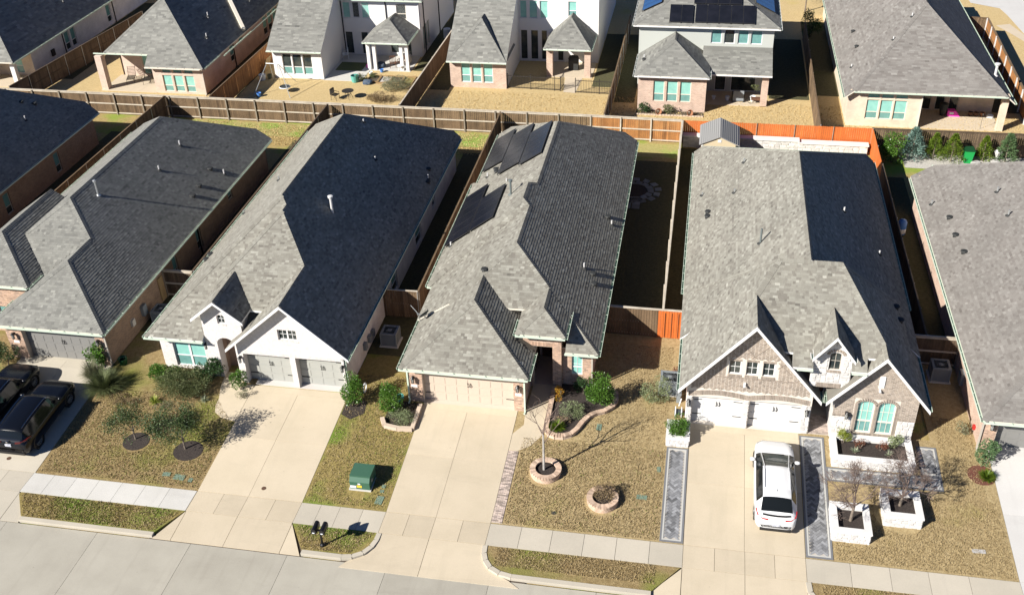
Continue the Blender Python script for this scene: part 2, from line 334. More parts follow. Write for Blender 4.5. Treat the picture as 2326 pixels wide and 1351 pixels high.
# ---------------------------------------------------------------- roofs
def block(x0, x1, y0, y1, L=None, R=None, F=None, B=None, clip=None, tabs=True):
    """one roof volume: each side is (eave height, slope) or None for a gable"""
    p = {}
    if L: p['L'] = (L[1], 0.0, L[0] - L[1]*x0)
    if R: p['R'] = (-R[1], 0.0, R[0] + R[1]*x1)
    if F: p['F'] = (0.0, F[1], F[0] - F[1]*y0)
    if B: p['B'] = (0.0, -B[1], B[0] + B[1]*y1)
    rect = (x0, x1, y0, y1)
    if clip: rect = (max(x0, clip[0]), min(x1, clip[1]), max(y0, clip[2]), min(y1, clip[3]))
    return dict(p=p, rect=rect, tabs=tabs)
def pz(pl, x, y): return pl[0]*x + pl[1]*y + pl[2]
def bz(b, x, y):
    r = b['rect']
    if x < r[0] - .001 or x > r[1] + .001 or y < r[2] - .001 or y > r[3] + .001: return -99
    return min(pz(q, x, y) for q in b['p'].values())
def hidden(bl, i, x, y, z, e=0.012):
    for j, b in enumerate(bl):
        if j == i: continue
        h = bz(b, x, y)
        if h > z + e or (abs(h - z) <= e and j < i): return True
    return False
def face_poly(b, k):
    r = b['rect']; poly = [(r[0], r[2]), (r[1], r[2]), (r[1], r[3]), (r[0], r[3])]; q = b['p'][k]
    for k2, q2 in b['p'].items():
        if k2 != k and len(poly) > 2: poly = clip(poly, q2[0] - q[0], q2[1] - q[1], q2[2] - q[2])
    return poly
def roof(parent, bl, mat, trim='trim', expo=0.128, twid=(0.11, 0.30), butt=0.006, thick=0.11):
    sh, dk, cp = MB(), MB(), MB()
    for i, b in enumerate(bl):
        edges = []
        for k, q in b['p'].items():
            poly = face_poly(b, k)
            if len(poly) < 3: continue
            n = Vector((-q[0], -q[1], 1)).normalized()
            vd = Vector((q[0], q[1], q[0]**2 + q[1]**2)).normalized(); ud = vd.cross(n)
            P3 = [Vector((x, y, pz(q, x, y))) for x, y in poly]; o = P3[0]
            e = 0.006 + 0.0011*i
            dk.face([p - n*e for p in P3], .35, 1)
            for a in range(len(P3)):
                pa, pb = P3[a] - n*e, P3[(a + 1) % len(P3)] - n*e
                mid = (pa + pb)/2
                on_r = min(abs(mid.x - b['rect'][0]), abs(mid.x - b['rect'][1]), abs(mid.y - b['rect'][2]), abs(mid.y - b['rect'][3])) < .01 and (abs(pa.x - pb.x) < .01 or abs(pa.y - pb.y) < .01)
                if on_r: dk.face([pa, pa - Vector((0, 0, thick)), pb - Vector((0, 0, thick)), pb], .5)
                for k2, q2 in b['p'].items():
                    if k2 > k and abs(pz(q2, *poly[a]) - P3[a].z) < .02 and abs(pz(q2, *poly[(a + 1) % len(poly)]) - P3[(a + 1) % len(poly)].z) < .02:
                        edges.append((P3[a], P3[(a + 1) % len(P3)], n, Vector((-q2[0], -q2[1], 1)).normalized()))
            dk.face([p - Vector((0, 0, thick)) for p in reversed(P3)], .5)
            uv = [((p - o).dot(ud), (p - o).dot(vd)) for p in P3]; m = len(uv)
            vmin = min(c[1] for c in uv); vmax = max(c[1] for c in uv)
            def span(v):
                xs = []
                for a in range(m):
                    (ua, va), (ub, vb) = uv[a], uv[(a + 1) % m]
                    if (va - v)*(vb - v) <= 0 and abs(va - vb) > 1e-9: xs.append(ua + (ub - ua)*(v - va)/(vb - va))
                    elif abs(va - v) < 1e-6: xs.append(ua)
                return (min(xs), max(xs)) if xs else None
            v = vmin
            while v < vmax - 0.01:
                v1 = min(v + expo, vmax); s0 = span(v + 1e-4); s1 = span(v1 - 1e-4)
                if not s0 or not s1: v = v1; continue
                lo, hi = min(s0[0], s1[0]), max(s0[1], s1[1]); x = lo - rnd(0, .3); clump = random.gauss(0, .03)
                while x < hi:
                    x1 = x + rnd(*twid); a0, a1 = max(x, s0[0]), min(x1, s0[1]); c0, c1 = max(x, s1[0]), min(x1, s1[1])
                    if a1 < a0: a0 = a1 = min(max((a0 + a1)/2, s0[0]), s0[1])
                    if c1 < c0: c0 = c1 = min(max((c0 + c1)/2, s1[0]), s1[1])
                    if a1 - a0 > .004 or c1 - c0 > .004:
                        mid = o + ud*((a0 + a1 + c0 + c1)/4) + vd*((v + v1)/2)
                        if not hidden(bl, i, mid.x, mid.y, mid.z):
                            hi_tab = random.random() < .5; h = butt*(1.12 if hi_tab else .86)
                            t = min(1, max(0, (.60 if hi_tab else .47) + clump + random.gauss(0, .125)))
                            A = o + ud*a0 + vd*v; Bp = o + ud*a1 + vd*v; Cc = o + ud*c1 + vd*v1; Dd = o + ud*c0 + vd*v1
                            sh.face([A + n*h, Bp + n*h, Cc + n*.001, Dd + n*.001], t)
                            sh.face([A, Bp, Bp + n*h, A + n*h], t*.6)
                    x = x1
                v = v1
        for pa, pb, n1, n2 in edges:                                # ridge and hip caps
            d = pb - pa; Ln = d.length
            if Ln < .1: continue
            if pa.z > pb.z: pa, pb = pb, pa; d = pb - pa
            d /= Ln; s1 = n1.cross(d).normalized(); s2 = n2.cross(d).normalized()
            if s1.z > 0: s1 = -s1
            if s2.z > 0: s2 = -s2
            k = 0.0
            while k < Ln:
                k1 = min(Ln, k + .16); mid = pa + d*((k + k1)/2)
                if not any(j != i and bz(b2, mid.x, mid.y) > mid.z - .03 for j, b2 in enumerate(bl)):
                    t = min(1, max(0, .55 + random.gauss(0, .1))); a = pa + d*k; c = pa + d*k1; up = (n1 + n2).normalized()*.03
                    for sd, nn in ((s1, n1), (s2, n2)):
                        cp.face([a + up*1.15, a + sd*.17 + nn*.024, c + sd*.17 + nn*.012, c + up*.8], t)
                        cp.face([a + sd*.17, a + sd*.17 + nn*.024, a + up*1.15, a], t*.5)
                        cp.face([a + sd*.17, c + sd*.17, c + sd*.17 + nn*.012, a + sd*.17 + nn*.024], t*.5)
                k = k1
    dk.build('roof', [trim, mat], parent)
    rf = [c for c in parent.children if c.name.startswith('roof')][-1]
    sh.build('shingles', mat, rf, kind='stuff'); cp.build('ridge_cap', mat, rf, kind='stuff')
    return rf
def gutter(parent, a, b, z, out, mat='gutter'):
    """eave gutter from a to b (plan points); out is the plan direction it faces"""
    m = MB(); ox, oy = out; z -= .015
    def bar(d0, d1, z0, z1, mi):
        pts = [(a[0] + ox*d0, a[1] + oy*d0), (b[0] + ox*d0, b[1] + oy*d0), (b[0] + ox*d1, b[1] + oy*d1), (a[0] + ox*d1, a[1] + oy*d1)]
        n = len(m.v); m.v.extend([(x, y, z0) for x, y in pts] + [(x, y, z1) for x, y in pts])
        for q in ((0, 3, 2, 1), (4, 5, 6, 7), (0, 1, 5, 4), (1, 2, 6, 5), (2, 3, 7, 6), (3, 0, 4, 7)): m.f.append(tuple(n + i for i in q)); m.t.append(.5); m.m.append(mi)
    bar(.004, .022, z - .09, z - .02, 0); bar(.022, .105, z - .09, z - .07, 1); bar(.105, .125, z - .09, z + .0, 0)
    L = math.dist(a, b); k = .4
    while L > .8 and k < L:
        c = (a[0] + (b[0] - a[0])*k/L, a[1] + (b[1] - a[1])*k/L); m.beam((c[0], c[1], z + .006), (c[0] + ox*.125, c[1] + oy*.125, z + .006), .03, .012); k += .8
    return m.build('gutter', [mat, 'gutter_in'], parent)
def rake(parent, pts, y, mat='trim', w=.16, d=.05):
    """sloping barge boards along a gable, pts = (x,z) points, on the plane y"""
    for (xa, za), (xb, zb) in zip(pts[:-1], pts[1:]):
        m = MB(); m.face([(xa, y - d, za), (xb, y - d, zb), (xb, y - d, zb - w), (xa, y - d, za - w)])
        m.face([(xa, y - d, za), (xa, y, za), (xb, y, zb), (xb, y - d, zb)]); m.face([(xa, y - d, za - w), (xb, y - d, zb - w), (xb, y, zb - w), (xa, y, za - w)])
        m.face([(xa, y - d, za), (xa, y - d, za - w), (xa, y, za - w), (xa, y, za)]); m.face([(xb, y - d, zb), (xb, y, zb), (xb, y, zb - w), (xb, y - d, zb - w)])
        m.build('barge_board', mat, parent)
def pipe(parent, x, y, z, h, r=.045, mat='pvc', cap=False):
    m = MB(); m.tube((x, y, z - .15), (x, y, z + h), r, r, 10); m.lathe([(r + .12, .0), (r + .02, .09), (r, .10)], 10, (x, y, z - .02), m=1)
    if cap: m.tube((x, y, z + h - .1), (x, y, z + h), r*1.9, r*1.9, 12); m.tube((x, y, z + h), (x, y, z + h + .03), r*2.1, r*1.2, 12)
    return m.build('vent_pipe', [mat, 'vent' if not cap else mat], parent)
def hat(parent, x, y, z, rz=0):
    m = MB(); m.lathe([(.0, .17), (.17, .15), (.21, .1), (.15, .08), (.14, -.1)], 8, (x, y, z)); return m.build('roof_vent', 'vent', parent)

# ---------------------------------------------------------------- walls, windows, doors
class Fr:
    """a wall's own frame: u along it, v up, w outwards"""
    def __init__(s, p0, p1):
        s.p = Vector((p0[0], p0[1], 0)); d = Vector((p1[0] - p0[0], p1[1] - p0[1], 0)); s.L = d.length; s.d = d/s.L; s.n = Vector((s.d.y, -s.d.x, 0))
    def at(s, u, v, w=0.0): return s.p + s.d*u + s.n*w + Vector((0, 0, v))
    def box(s, m, u0, u1, v0, v1, w0, w1, t=.5, mi=0):
        n = len(m.v)
        m.v.extend([tuple(s.at(*c)) for c in ((u0, v0, w0), (u1, v0, w0), (u1, v0, w1), (u0, v0, w1), (u0, v1, w0), (u1, v1, w0), (u1, v1, w1), (u0, v1, w1))])
        for q in ((0, 1, 2, 3), (4, 7, 6, 5), (0, 4, 5, 1), (1, 5, 6, 2), (2, 6, 7, 3), (3, 7, 4, 0)): m.f.append(tuple(n + i for i in q)); m.t.append(t); m.m.append(mi)
def wall(parent, p0, p1, z0, z1, mat, holes=(), reveal=.14, outline=None, back=True):
    """wall with real openings; holes (u0,u1,v0,v1[,depth]) get their reveals"""
    fr = Fr(p0, p1); m = MB(); out = outline or [(0, z0), (fr.L, z0), (fr.L, z1), (0, z1)]
    us = sorted({0, fr.L, *[h[0] for h in holes], *[h[1] for h in holes]}); vt = max(v for _, v in out)
    vs = sorted({z0, vt, *[h[2] for h in holes], *[h[3] for h in holes]})
    for ua, ub in zip(us[:-1], us[1:]):
        for va, vb in zip(vs[:-1], vs[1:]):
            uc, vc = (ua + ub)/2, (va + vb)/2
            if any(h[0] < uc < h[1] and h[2] < vc < h[3] for h in holes): continue
            poly = out
            for a, b, c in ((1, 0, -ua), (-1, 0, ub), (0, 1, -va), (0, -1, vb)):
                if len(poly) > 2: poly = clip(poly, a, b, c)
            if len(poly) > 2: m.face([fr.at(x, y) for x, y in poly])
    for h in holes:
        dd = h[4] if len(h) > 4 else reveal; q = [(h[0], h[2]), (h[1], h[2]), (h[1], h[3]), (h[0], h[3])]
        for i in range(4): (a, b), (c, e) = q[i], q[(i + 1) % 4]; m.face([fr.at(a, b), fr.at(c, e), fr.at(c, e, -dd), fr.at(a, b, -dd)])
    m.build('wall', mat, parent); return fr
def bricks(parent, fr, outline, mat, holes=(), bw=.2, bh=.072, gap=.011, w=.006, name='brick_courses'):
    """running-bond bricks standing proud of the mortar wall"""
    m = MB(); v0 = min(v for _, v in outline); v1 = max(v for _, v in outline); n = len(outline); row = 0; v = v0
    while v + bh*.6 < v1:
        vm = v + bh/2; xs = []
        for i in range(n):
            (ua, va), (ub, vb) = outline[i], outline[(i + 1) % n]
            if (va - vm)*(vb - vm) < 0: xs.append(ua + (ub - ua)*(vm - va)/(vb - va))
        if len(xs) >= 2:
            iv = [(min(xs), max(xs))]
            for h in holes:
                if h[2] - .01 < vm < h[3] + .01:
                    nx = []
                    for a, b in iv:
                        if h[0] > a: nx.append((a, min(b, h[0])))
                        if h[1] < b: nx.append((max(a, h[1]), b))
                    iv = nx
            for a, b in iv:
                x = a - (bw/2 if row % 2 else 0)
                while x < b:
                    p, q = max(x, a), min(x + bw - gap, b)
                    if q - p > .03:
                        t = min(1, max(0, random.gauss(.5, .2))); A = [fr.at(p, v, w), fr.at(q, v, w), fr.at(q, v + bh - gap, w), fr.at(p, v + bh - gap, w)]; Bk = [fr.at(p, v), fr.at(q, v), fr.at(q, v + bh - gap), fr.at(p, v + bh - gap)]
                        m.face(A, t); m.face([A[3], A[2], Bk[2], Bk[3]], t); m.face([A[0], Bk[0], Bk[1], A[1]], t)
                    x += bw
        v += bh; row += 1
    return m.build(name, mat, parent, kind='stuff')
def soldier(parent, fr, u0, u1, v0, v1, mat, w=.012, step=.075, name='soldier_course', arch=None):
    """upright bricks side by side; arch(u) lifts them into a curve"""
    m = MB(); x = u0
    while x < u1 - .02:
        l = arch(x + step/2) if arch else 0.0; t = min(1, max(0, random.gauss(.5, .2))); fr.box(m, x, min(x + step - .012, u1), v0 + l, v1 + l, 0, w, t); x += step
    return m.build(name, mat, parent, kind='stuff')
def window(parent, fr, u0, u1, v0, v1, depth=.1, cols=1, sash=True, trim='trim', up='glass_blind', low='glass_low', muntin=0, split=.36, fw=.055, name='window'):
    """framed window set back in its opening: panes and bars are its own pieces"""
    if muntin: fw = .035
    m = MB(); w0, w1 = -depth - .03, -depth + .03
    for a, b, c, d in ((u0, u1, v0, v0 + fw), (u0, u1, v1 - fw, v1), (u0, u0 + fw, v0 + fw, v1 - fw), (u1 - fw, u1, v0 + fw, v1 - fw)): fr.box(m, a, b, c, d, w0, w1)
    for i in range(1, cols): x = u0 + (u1 - u0)*i/cols; fr.box(m, x - fw, x + fw, v0 + fw, v1 - fw, w0, w1 + .004)
    vm = v0 + (v1 - v0)*split
    if sash: fr.box(m, u0 + fw, u1 - fw, vm - .03, vm + .03, w0, w1 - .006)
    wo = m.build(name, trim, parent)
    for i in range(cols):
        a = u0 + (u1 - u0)*i/cols; b = u0 + (u1 - u0)*(i + 1)/cols
        for lo, hi, g in (((v0, vm, low), (vm, v1, up)) if sash else ((v0, v1, up),)):
            p = MB(); p.face([fr.at(a + .02, lo + .02, -depth), fr.at(b - .02, lo + .02, -depth), fr.at(b - .02, hi - .02, -depth), fr.at(a + .02, hi - .02, -depth)]); p.build('pane', g, wo)
    if muntin:
        p = MB()
        for i in range(cols):
            a = u0 + (u1 - u0)*i/cols; b = u0 + (u1 - u0)*(i + 1)/cols
            for k in range(1, muntin): x = a + (b - a)*k/muntin; fr.box(p, x - .011, x + .011, v0 + fw, v1 - fw, -depth + .002, -depth + .018)
            for k in range(1, muntin): y = v0 + (v1 - v0)*k/muntin; fr.box(p, a + fw, b - fw, y - .011, y + .011, -depth + .003, -depth + .017)
        p.build('muntin', trim, wo)
    return wo
def garage_door(parent, fr, u0, u1, v0, v1, depth, mat, ncol=4, hinges=True, handle_u=None):
    m = MB(); rows = 4; hh = (v1 - v0)/rows
    fr.box(m, u0, u1, v0, v1, -depth - .05, -depth)
    for i in range(rows):
        fr.box(m, u0 + .012, u1 - .012, v0 + i*hh + .008, v0 + (i + 1)*hh - .008, -depth, -depth + .014)
        for k in range(ncol):
            a = u0 + (u1 - u0)*k/ncol + .07; b = u0 + (u1 - u0)*(k + 1)/ncol - .07; fr.box(m, a, b, v0 + i*hh + .07, v0 + (i + 1)*hh - .07, -depth + .014, -depth + .027)
    d = m.build('garage_door', mat, parent)
    for x in ([u0 + (u1 - u0)*.5 - .07, u0 + (u1 - u0)*.5 + .07] if handle_u is None else handle_u):
        h = MB(); y = v0 + 1.02; a = fr.at(x, y, -depth + .06); b = fr.at(x, y + .24, -depth + .06); mid = fr.at(x + .035, y + .12, -depth + .07)
        h.tube(a, mid, .017, .017, 6); h.tube(mid, b, .017, .017, 6); h.tube(fr.at(x, y, -depth), a, .014, .014, 6); h.tube(fr.at(x, y + .24, -depth), b, .014, .014, 6); h.build('handle', 'black', d)
    if hinges:
        for x, s in ((u0 + .04, 1), (u1 - .04, -1)):
            for y in (v0 + .45, v1 - .38): h = MB(); fr.box(h, min(x, x + s*.42), max(x, x + s*.42), y - .02, y + .02, -depth + .02, -depth + .036); h.build('hinge', 'black', d)
    return d
def lamp(parent, fr, u, v):
    m = MB(); fr.box(m, u - .06, u + .06, v - .05, v + .12, 0, .03)
    a = fr.at(u, v + .08, .03); b = fr.at(u, v + .14, .17); m.tube(a, b, .014, .014, 6)
    c = fr.at(u, v, .17); m.lathe([(.02, .2), (.05, .16), (.11, .09), (.105, .075)], 8, c); m.lathe([(.07, -.20), (.075, -.17), (.03, -.23)], 8, c)
    for i in range(6): q = i*math.pi/3; m.tube((c.x + .085*math.cos(q), c.y + .085*math.sin(q), c.z + .08), (c.x + .06*math.cos(q), c.y + .06*math.sin(q), c.z - .19), .009, .009, 4)
    o = m.build('wall_lamp', 'black', parent)
    g = MB(); g.lathe([(.075, .07), (.055, -.17)], 8, c); g.build('lantern_glass', 'lamp_glass', o); return o
def down_spout(parent, x, y, z0, z1, mat='gutter'):
    m = MB(); m.box(x - .04, y - .035, z0, x + .04, y + .035, z1); m.box(x - .04, y - .2, z0, x + .04, y + .035, z0 + .06); return m.build('downspout', mat, parent)
def solar(parent, pl, x0, y0, nx, ny, lx, ly, mat='cell', lift=.11):
    """panels on a roof plane; lx is their plan length up the slope, ly along the eave"""
    n = Vector((-pl[0], -pl[1], 1)).normalized()
    for i in range(nx):
        for j in range(ny):
            a = MB(); c = MB(); xa, xb, ya, yb = x0 + i*lx + .008, x0 + (i + 1)*lx - .008, y0 + j*ly + .008, y0 + (j + 1)*ly - .008
            P = [Vector((x, y, pz(pl, x, y))) + n*lift for x, y in ((xa, ya), (xb, ya), (xb, yb), (xa, yb))]
            T = [p + n*.04 for p in P]; a.face(T); a.face(P[::-1])
            for k in range(4): a.face([P[k], P[(k + 1) % 4], T[(k + 1) % 4], T[k]])
            for k in (0, 1):
                q = P[k]; a.tube(q - n*lift, q, .02, .02, 5)
            o = a.build('solar_panel', 'frame_black', parent)
            m = sum(T, Vector())/4; c.face([m + (p - m)*.965 + n*.003 for p in T]); c.build('cell_sheet', mat, o)

# ---------------------------------------------------------------- fences
def fence(name, label, p0, p1, mat='fence', h=1.83, side=1, bay=2.44, z=.57, group='cedar board fences', post_mat='post_grey', rail_mat='rail', rails=(.12, .92, 1.74), cap=True, metal=False, zf=None):
    """board fence; posts and rails stand on the chosen side (+1 = right of the run), one panel of boards per bay"""
    fr0 = Fr(p0, p1); n = max(1, round(fr0.L/bay)); b = fr0.L/n; ang = math.atan2(fr0.d.y, fr0.d.x)
    root = thing(name, label, 'fence', (p0[0], p0[1], z), 0, group); R = Matrix.Rotation(ang, 3, 'Z')
    pm = MB(); s = -side
    if metal: pm.tube((0, s*.05, -.1), (0, s*.05, h + .03), .03, .03, 8)
    else: pm.box(-.05, s*.02, -.1, .05, s*.12, h + .02)
    pme = pm.mesh('post', post_mat); rm = MB(); rm.box(.0, s*.012, -.02, b, s*.05, .07); rme = rm.mesh('rail', rail_mat); cm = MB(); cm.box(0, -.05, 0, b, .05, .035); cme = cm.mesh('cap', rail_mat)
    base = Vector((p0[0], p0[1], z))
    vz = lambda u: (zf(p0[1] + fr0.d.y*u) - z) if zf else 0.0
    var = []
    for k in range(3):
        q = MB(); x = 0.0
        while x < b - .02:
            wd = min(.14, b - x); t = min(1, max(0, random.gauss(.5, .24))); q.box(x + .004, -.011, .03 + rnd(0, .02), x + wd - .004, .011, h + rnd(-.012, .012), t); x += .146
        var.append(q.mesh('board_panel', mat))
    for i in range(n + 1):
        v = R @ Vector((b*i, 0, 0)); put('post', pme, root, (v.x, v.y, vz(b*i)), ang)
    for i in range(n):
        v = R @ Vector((b*i, 0, 0)); zz = (vz(b*i) + vz(b*(i + 1)))/2; put('board_panel', var[i % 3], root, (v.x, v.y, zz), ang, kind='stuff')
        for rh in rails: put('rail', rme, root, (v.x, v.y, zz + rh*h/1.83), ang)
        if cap: put('cap_board', cme, root, (v.x, v.y, zz + h + .012), ang)
    return root

# ---------------------------------------------------------------- plants
def np_mesh(name, V, Fq, tint, mat):
    me = D.meshes.new(name); nv, nf, k = len(V), len(Fq), Fq.shape[1]
    me.vertices.add(nv); me.vertices.foreach_set('co', V.astype(np.float32).ravel())
    me.loops.add(nf*k); me.loops.foreach_set('vertex_index', Fq.astype(np.int32).ravel())
    me.polygons.add(nf); me.polygons.foreach_set('loop_start', np.arange(0, nf*k, k, dtype=np.int32)); me.polygons.foreach_set('loop_total', np.full(nf, k, dtype=np.int32))
    me.materials.append(MT[mat]); a = me.attributes.new('tint', 'FLOAT', 'FACE'); a.data.foreach_set('value', tint.astype(np.float32)); me.update(calc_edges=True); me.validate(); return me
def leaf_cloud(C, size, up=.4, aspect=.5, tint=None, mat='lf_dark', name='foliage', out=None):
    """leaf quads at points C, tipped outwards"""
    n = len(C); a = rng.normal(size=(n, 3)); 
    if out is not None: a = a*.7 + out*1.2
    a[:, 2] += up; a /= np.linalg.norm(a, axis=1)[:, None]
    b = rng.normal(size=(n, 3)); b -= a*(a*b).sum(1)[:, None]; b /= np.linalg.norm(b, axis=1)[:, None]
    s = (size*rng.uniform(.6, 1.3, n))[:, None]; w = s*aspect; c = np.cross(a, b)
    V = np.stack([C, C + a*s*.5 + b*w*.5 + c*s*.08, C + a*s, C + a*s*.5 - b*w*.5 + c*s*.08], 1).reshape(-1, 3)
    if tint is None: tint = np.clip(rng.normal(.5, .28, n), 0, 1)
    return np_mesh(name, V, np.arange(4*n).reshape(n, 4), tint, mat)
def blob_points(n, rx, ry, h, lumps=9, z0=.0, cone=0.0, fill=.35):
    """points through an uneven crown built of clumps"""
    th = rng.uniform(0, 2*math.pi, lumps); zz = rng.uniform(.12, .9, lumps); prof = np.sin(np.clip(zz, .05, .97)*math.pi)**.5
    if cone: prof = prof*(1 - cone*zz)
    lc = np.stack([np.cos(th)*prof*.62*rx, np.sin(th)*prof*.62*ry, z0 + zz*h], 1); lr = rng.uniform(.36, .58, lumps)
    k = rng.integers(0, lumps, n); d = rng.normal(size=(n, 3)); d /= np.linalg.norm(d, axis=1)[:, None]
    rr = rng.uniform(fill, 1, n)**.5; sc = np.stack([lr[k]*rx, lr[k]*ry, lr[k]*h*.42], 1)
    P = lc[k] + d*rr[:, None]*sc; P[:, 2] = np.maximum(P[:, 2], z0 + .02)
    return P, d
def shrub(name, label, cat, x, y, rx, ry, h, mat, n=1400, leaf=.07, lumps=10, z=None, group=None, cone=0.0, stems=3, aspect=.5, z0=.05, up=.4):
    zb = gz(y) if z is None else z
    root = thing(name, label, cat, (x, y, zb), 0, group); P, d = blob_points(n, rx, ry, h*.92, lumps, z0*h, cone)
    put('foliage', leaf_cloud(P, np.full(n, leaf), up, aspect, None, mat, out=d), root)
    m = MB()
    for i in range(stems): a = rnd(0, 6.28); m.tube((rnd(-.04, .04), rnd(-.04, .04), -.05), (math.cos(a)*rx*.4, math.sin(a)*ry*.4, h*.55), .018 + h*.006, .008, 5)
    put('stem', m.mesh('stem', 'bark'), root); return root
def spray(name, label, cat, x, y, R, h, mat, n=260, wid=.025, z=None, droop=.5, group=None, seg=3, spread=1.0, tilt=0.0):
    """arching blades from one crown: yucca, grasses, feathery shrubs"""
    zb = gz(y) if z is None else z; root = thing(name, label, cat, (x, y, zb), 0, group); V = []; Fq = []; T = []
    for i in range(n):
        a = rnd(0, 6.283); el = rnd(.12, 1.0)*spread; L = rnd(.6, 1.05); dx, dy = math.cos(a), math.sin(a); ox, oy = rnd(-.06, .06)*R, rnd(-.06, .06)*R; t = min(1, max(0, random.gauss(.5, .28))); w = wid*rnd(.6, 1.2); b0 = len(V)
        for k in range(seg + 1):
            q = k/seg; rr = R*L*q*(.25 + .75*el); zz = h*L*(q*(1.25 - .5*el) - droop*el*q*q); ww = w*(1 - q*.92)
            V += [(ox + dx*rr - dy*ww + tilt*q*h, oy + dy*rr + dx*ww, max(.01, zz)), (ox + dx*rr + dy*ww + tilt*q*h, oy + dy*rr - dx*ww, max(.01, zz))]
        for k in range(seg): j = b0 + 2*k; Fq.append((j, j + 1, j + 3, j + 2)); T.append(t)
    put('blades', np_mesh('blades', np.array(V), np.array(Fq), np.array(T), mat), root)
    m = MB(); m.lathe([(.02, .0), (.05 + R*.04, .0), (.03, h*.12)], 7); put('crown', m.mesh('crown', 'bark'), root); return root
def branch(m, p, d, L, rad, depth, tips, spread=.55, gnarl=.12, k=5):
    q = p + d*L; m.tube(p, q, rad, rad*.68, max(3, k), rnd(.2, .8), cap=False)
    if depth == 0: tips.append((q, d)); return
    for i in range(random.choice((2, 3))):
        nd = (d + Vector((random.gauss(0, spread), random.gauss(0, spread), random.gauss(.12, spread*.5)))).normalized()
        branch(m, q, nd, L*rnd(.62, .86), rad*.62, depth - 1, tips, spread, gnarl, k - 1)
def tree(name, label, x, y, z, trunk, rad, depth, L, mat_b='bark', leaf=None, nleaf=0, leafsize=.09, spread=.5, group=None, lean=(0, 0), twigs=0, cat='tree'):
    root = thing(name, label, cat, (x, y, z), 0, group); m = MB(); p = Vector((0, 0, -.05)); d = Vector((lean[0], lean[1], 1)).normalized(); t = p + d*trunk
    m.tube(p, p + d*trunk*.5, rad, rad*.85, 8); m.tube(p + d*trunk*.5, t, rad*.85, rad*.7, 8); put('trunk', m.mesh('trunk', mat_b), root)
    b = MB(); tips = []
    for i in range(4):
        a = i*1.57 + rnd(-.5, .5); nd = Vector((math.cos(a)*rnd(.5, .9), math.sin(a)*rnd(.5, .9), 1)).normalized(); branch(b, t - d*rnd(0, trunk*.3), nd, L*rnd(.8, 1.1), rad*.5, depth, tips, spread)
    branch(b, t, (d + Vector((rnd(-.15, .15), rnd(-.15, .15), 0))).normalized(), L*1.1, rad*.6, depth, tips, spread)
    for q, dd in tips:
        for i in range(twigs):
            nd = (dd + Vector((random.gauss(0, .6), random.gauss(0, .6), random.gauss(.1, .4)))).normalized(); b.tube(q, q + nd*L*rnd(.3, .6), .006, .003, 3, rnd(.2, .8), cap=False)
    put('branches', b.mesh('branches', 'twig' if not leaf else mat_b), root, kind=None)
    if leaf:
        T = np.array([tuple(q) for q, _ in tips]); k = rng.integers(0, len(T), nleaf); P = T[k] + rng.normal(size=(nleaf, 3))*L*.33
        put('crown', leaf_cloud(P, np.full(nleaf, leafsize), .2, .35, None, leaf), root)
    return root
def tufts(name, poly, n, mat, hgt=(.03, .07), holes=(), z=None, parent=None):
    """loose blades of turf over a plan polygon"""
    xs = [p[0] for p in poly]; ys = [p[1] for p in poly]; X = rng.uniform(min(xs), max(xs), n*2); Y = rng.uniform(min(ys), max(ys), n*2)
    k = np.ones(len(X), bool); m = len(poly)
    ar = sum(poly[i][0]*poly[(i + 1) % m][1] - poly[(i + 1) % m][0]*poly[i][1] for i in range(m)); sg = 1 if ar > 0 else -1
    for i in range(m): (xa, ya), (xb, yb) = poly[i], poly[(i + 1) % m]; k &= ((xb - xa)*(Y - ya) - (yb - ya)*(X - xa))*sg > 0
    for cx, cy, rr in holes: k &= (X - cx)**2 + (Y - cy)**2 > rr*rr
    X, Y = X[k][:n], Y[k][:n]; n = len(X); Z = np.clip(.0777*(Y - 32.37), 0, .57) + .012 if z is None else np.full(n, z)
    a = rng.uniform(0, 6.283, n); h = rng.uniform(*hgt, n); w = h*.32; l = rng.uniform(.2, 1.0, n)*h; b = rng.uniform(0, 6.283, n)
    V = np.stack([np.stack([X - np.cos(a)*w, Y - np.sin(a)*w, Z], 1), np.stack([X + np.cos(a)*w, Y + np.sin(a)*w, Z], 1), np.stack([X + np.cos(b)*l, Y + np.sin(b)*l, Z + h], 1)], 1).reshape(-1, 3)
    me = np_mesh(name, V, np.arange(3*n).reshape(n, 3), np.clip(rng.normal(.5, .27, n), 0, 1), mat); o = D.objects.new(name, me); COL.objects.link(o)
    if parent: o.parent = parent
    return tag(o, kind='stuff')
# ================================================================ THE SETTING
g = MB()
for ya, yb, za, zb in ((-250, 32.37, -.2, -.2), (32.37, 32.38, -.2, -.06), (32.38, 39.71, -.06, .51), (39.71, 500, .51, .51)):
    g.face([(-350, ya, za), (350, ya, za), (350, yb, zb), (-350, yb, zb)])
g.build('ground', 'lawn_back', kind='structure')
def sheet(name, poly, mat, dz=.006, y2z=gz, holes=None):
    m = MB()
    for lo, hi in ((-300, 32.37), (32.37, 39.706), (39.706, 400)):
        q = clip(clip(poly, 0, 1, -lo), 0, -1, hi)
        if len(q) > 2 and name == 'parkway': m.prism(q, -.2, dz, .5, 0, y2z)
        elif len(q) > 2: m.face([(x, y, y2z(y) + dz) for x, y in q])
    return m.build(name, mat, kind='structure')
def rect(x0, x1, y0, y1): return [(x0, y0), (x1, y0), (x1, y1), (x0, y1)]
def surface(name): o = thing(name, None, None, kind='structure'); return o
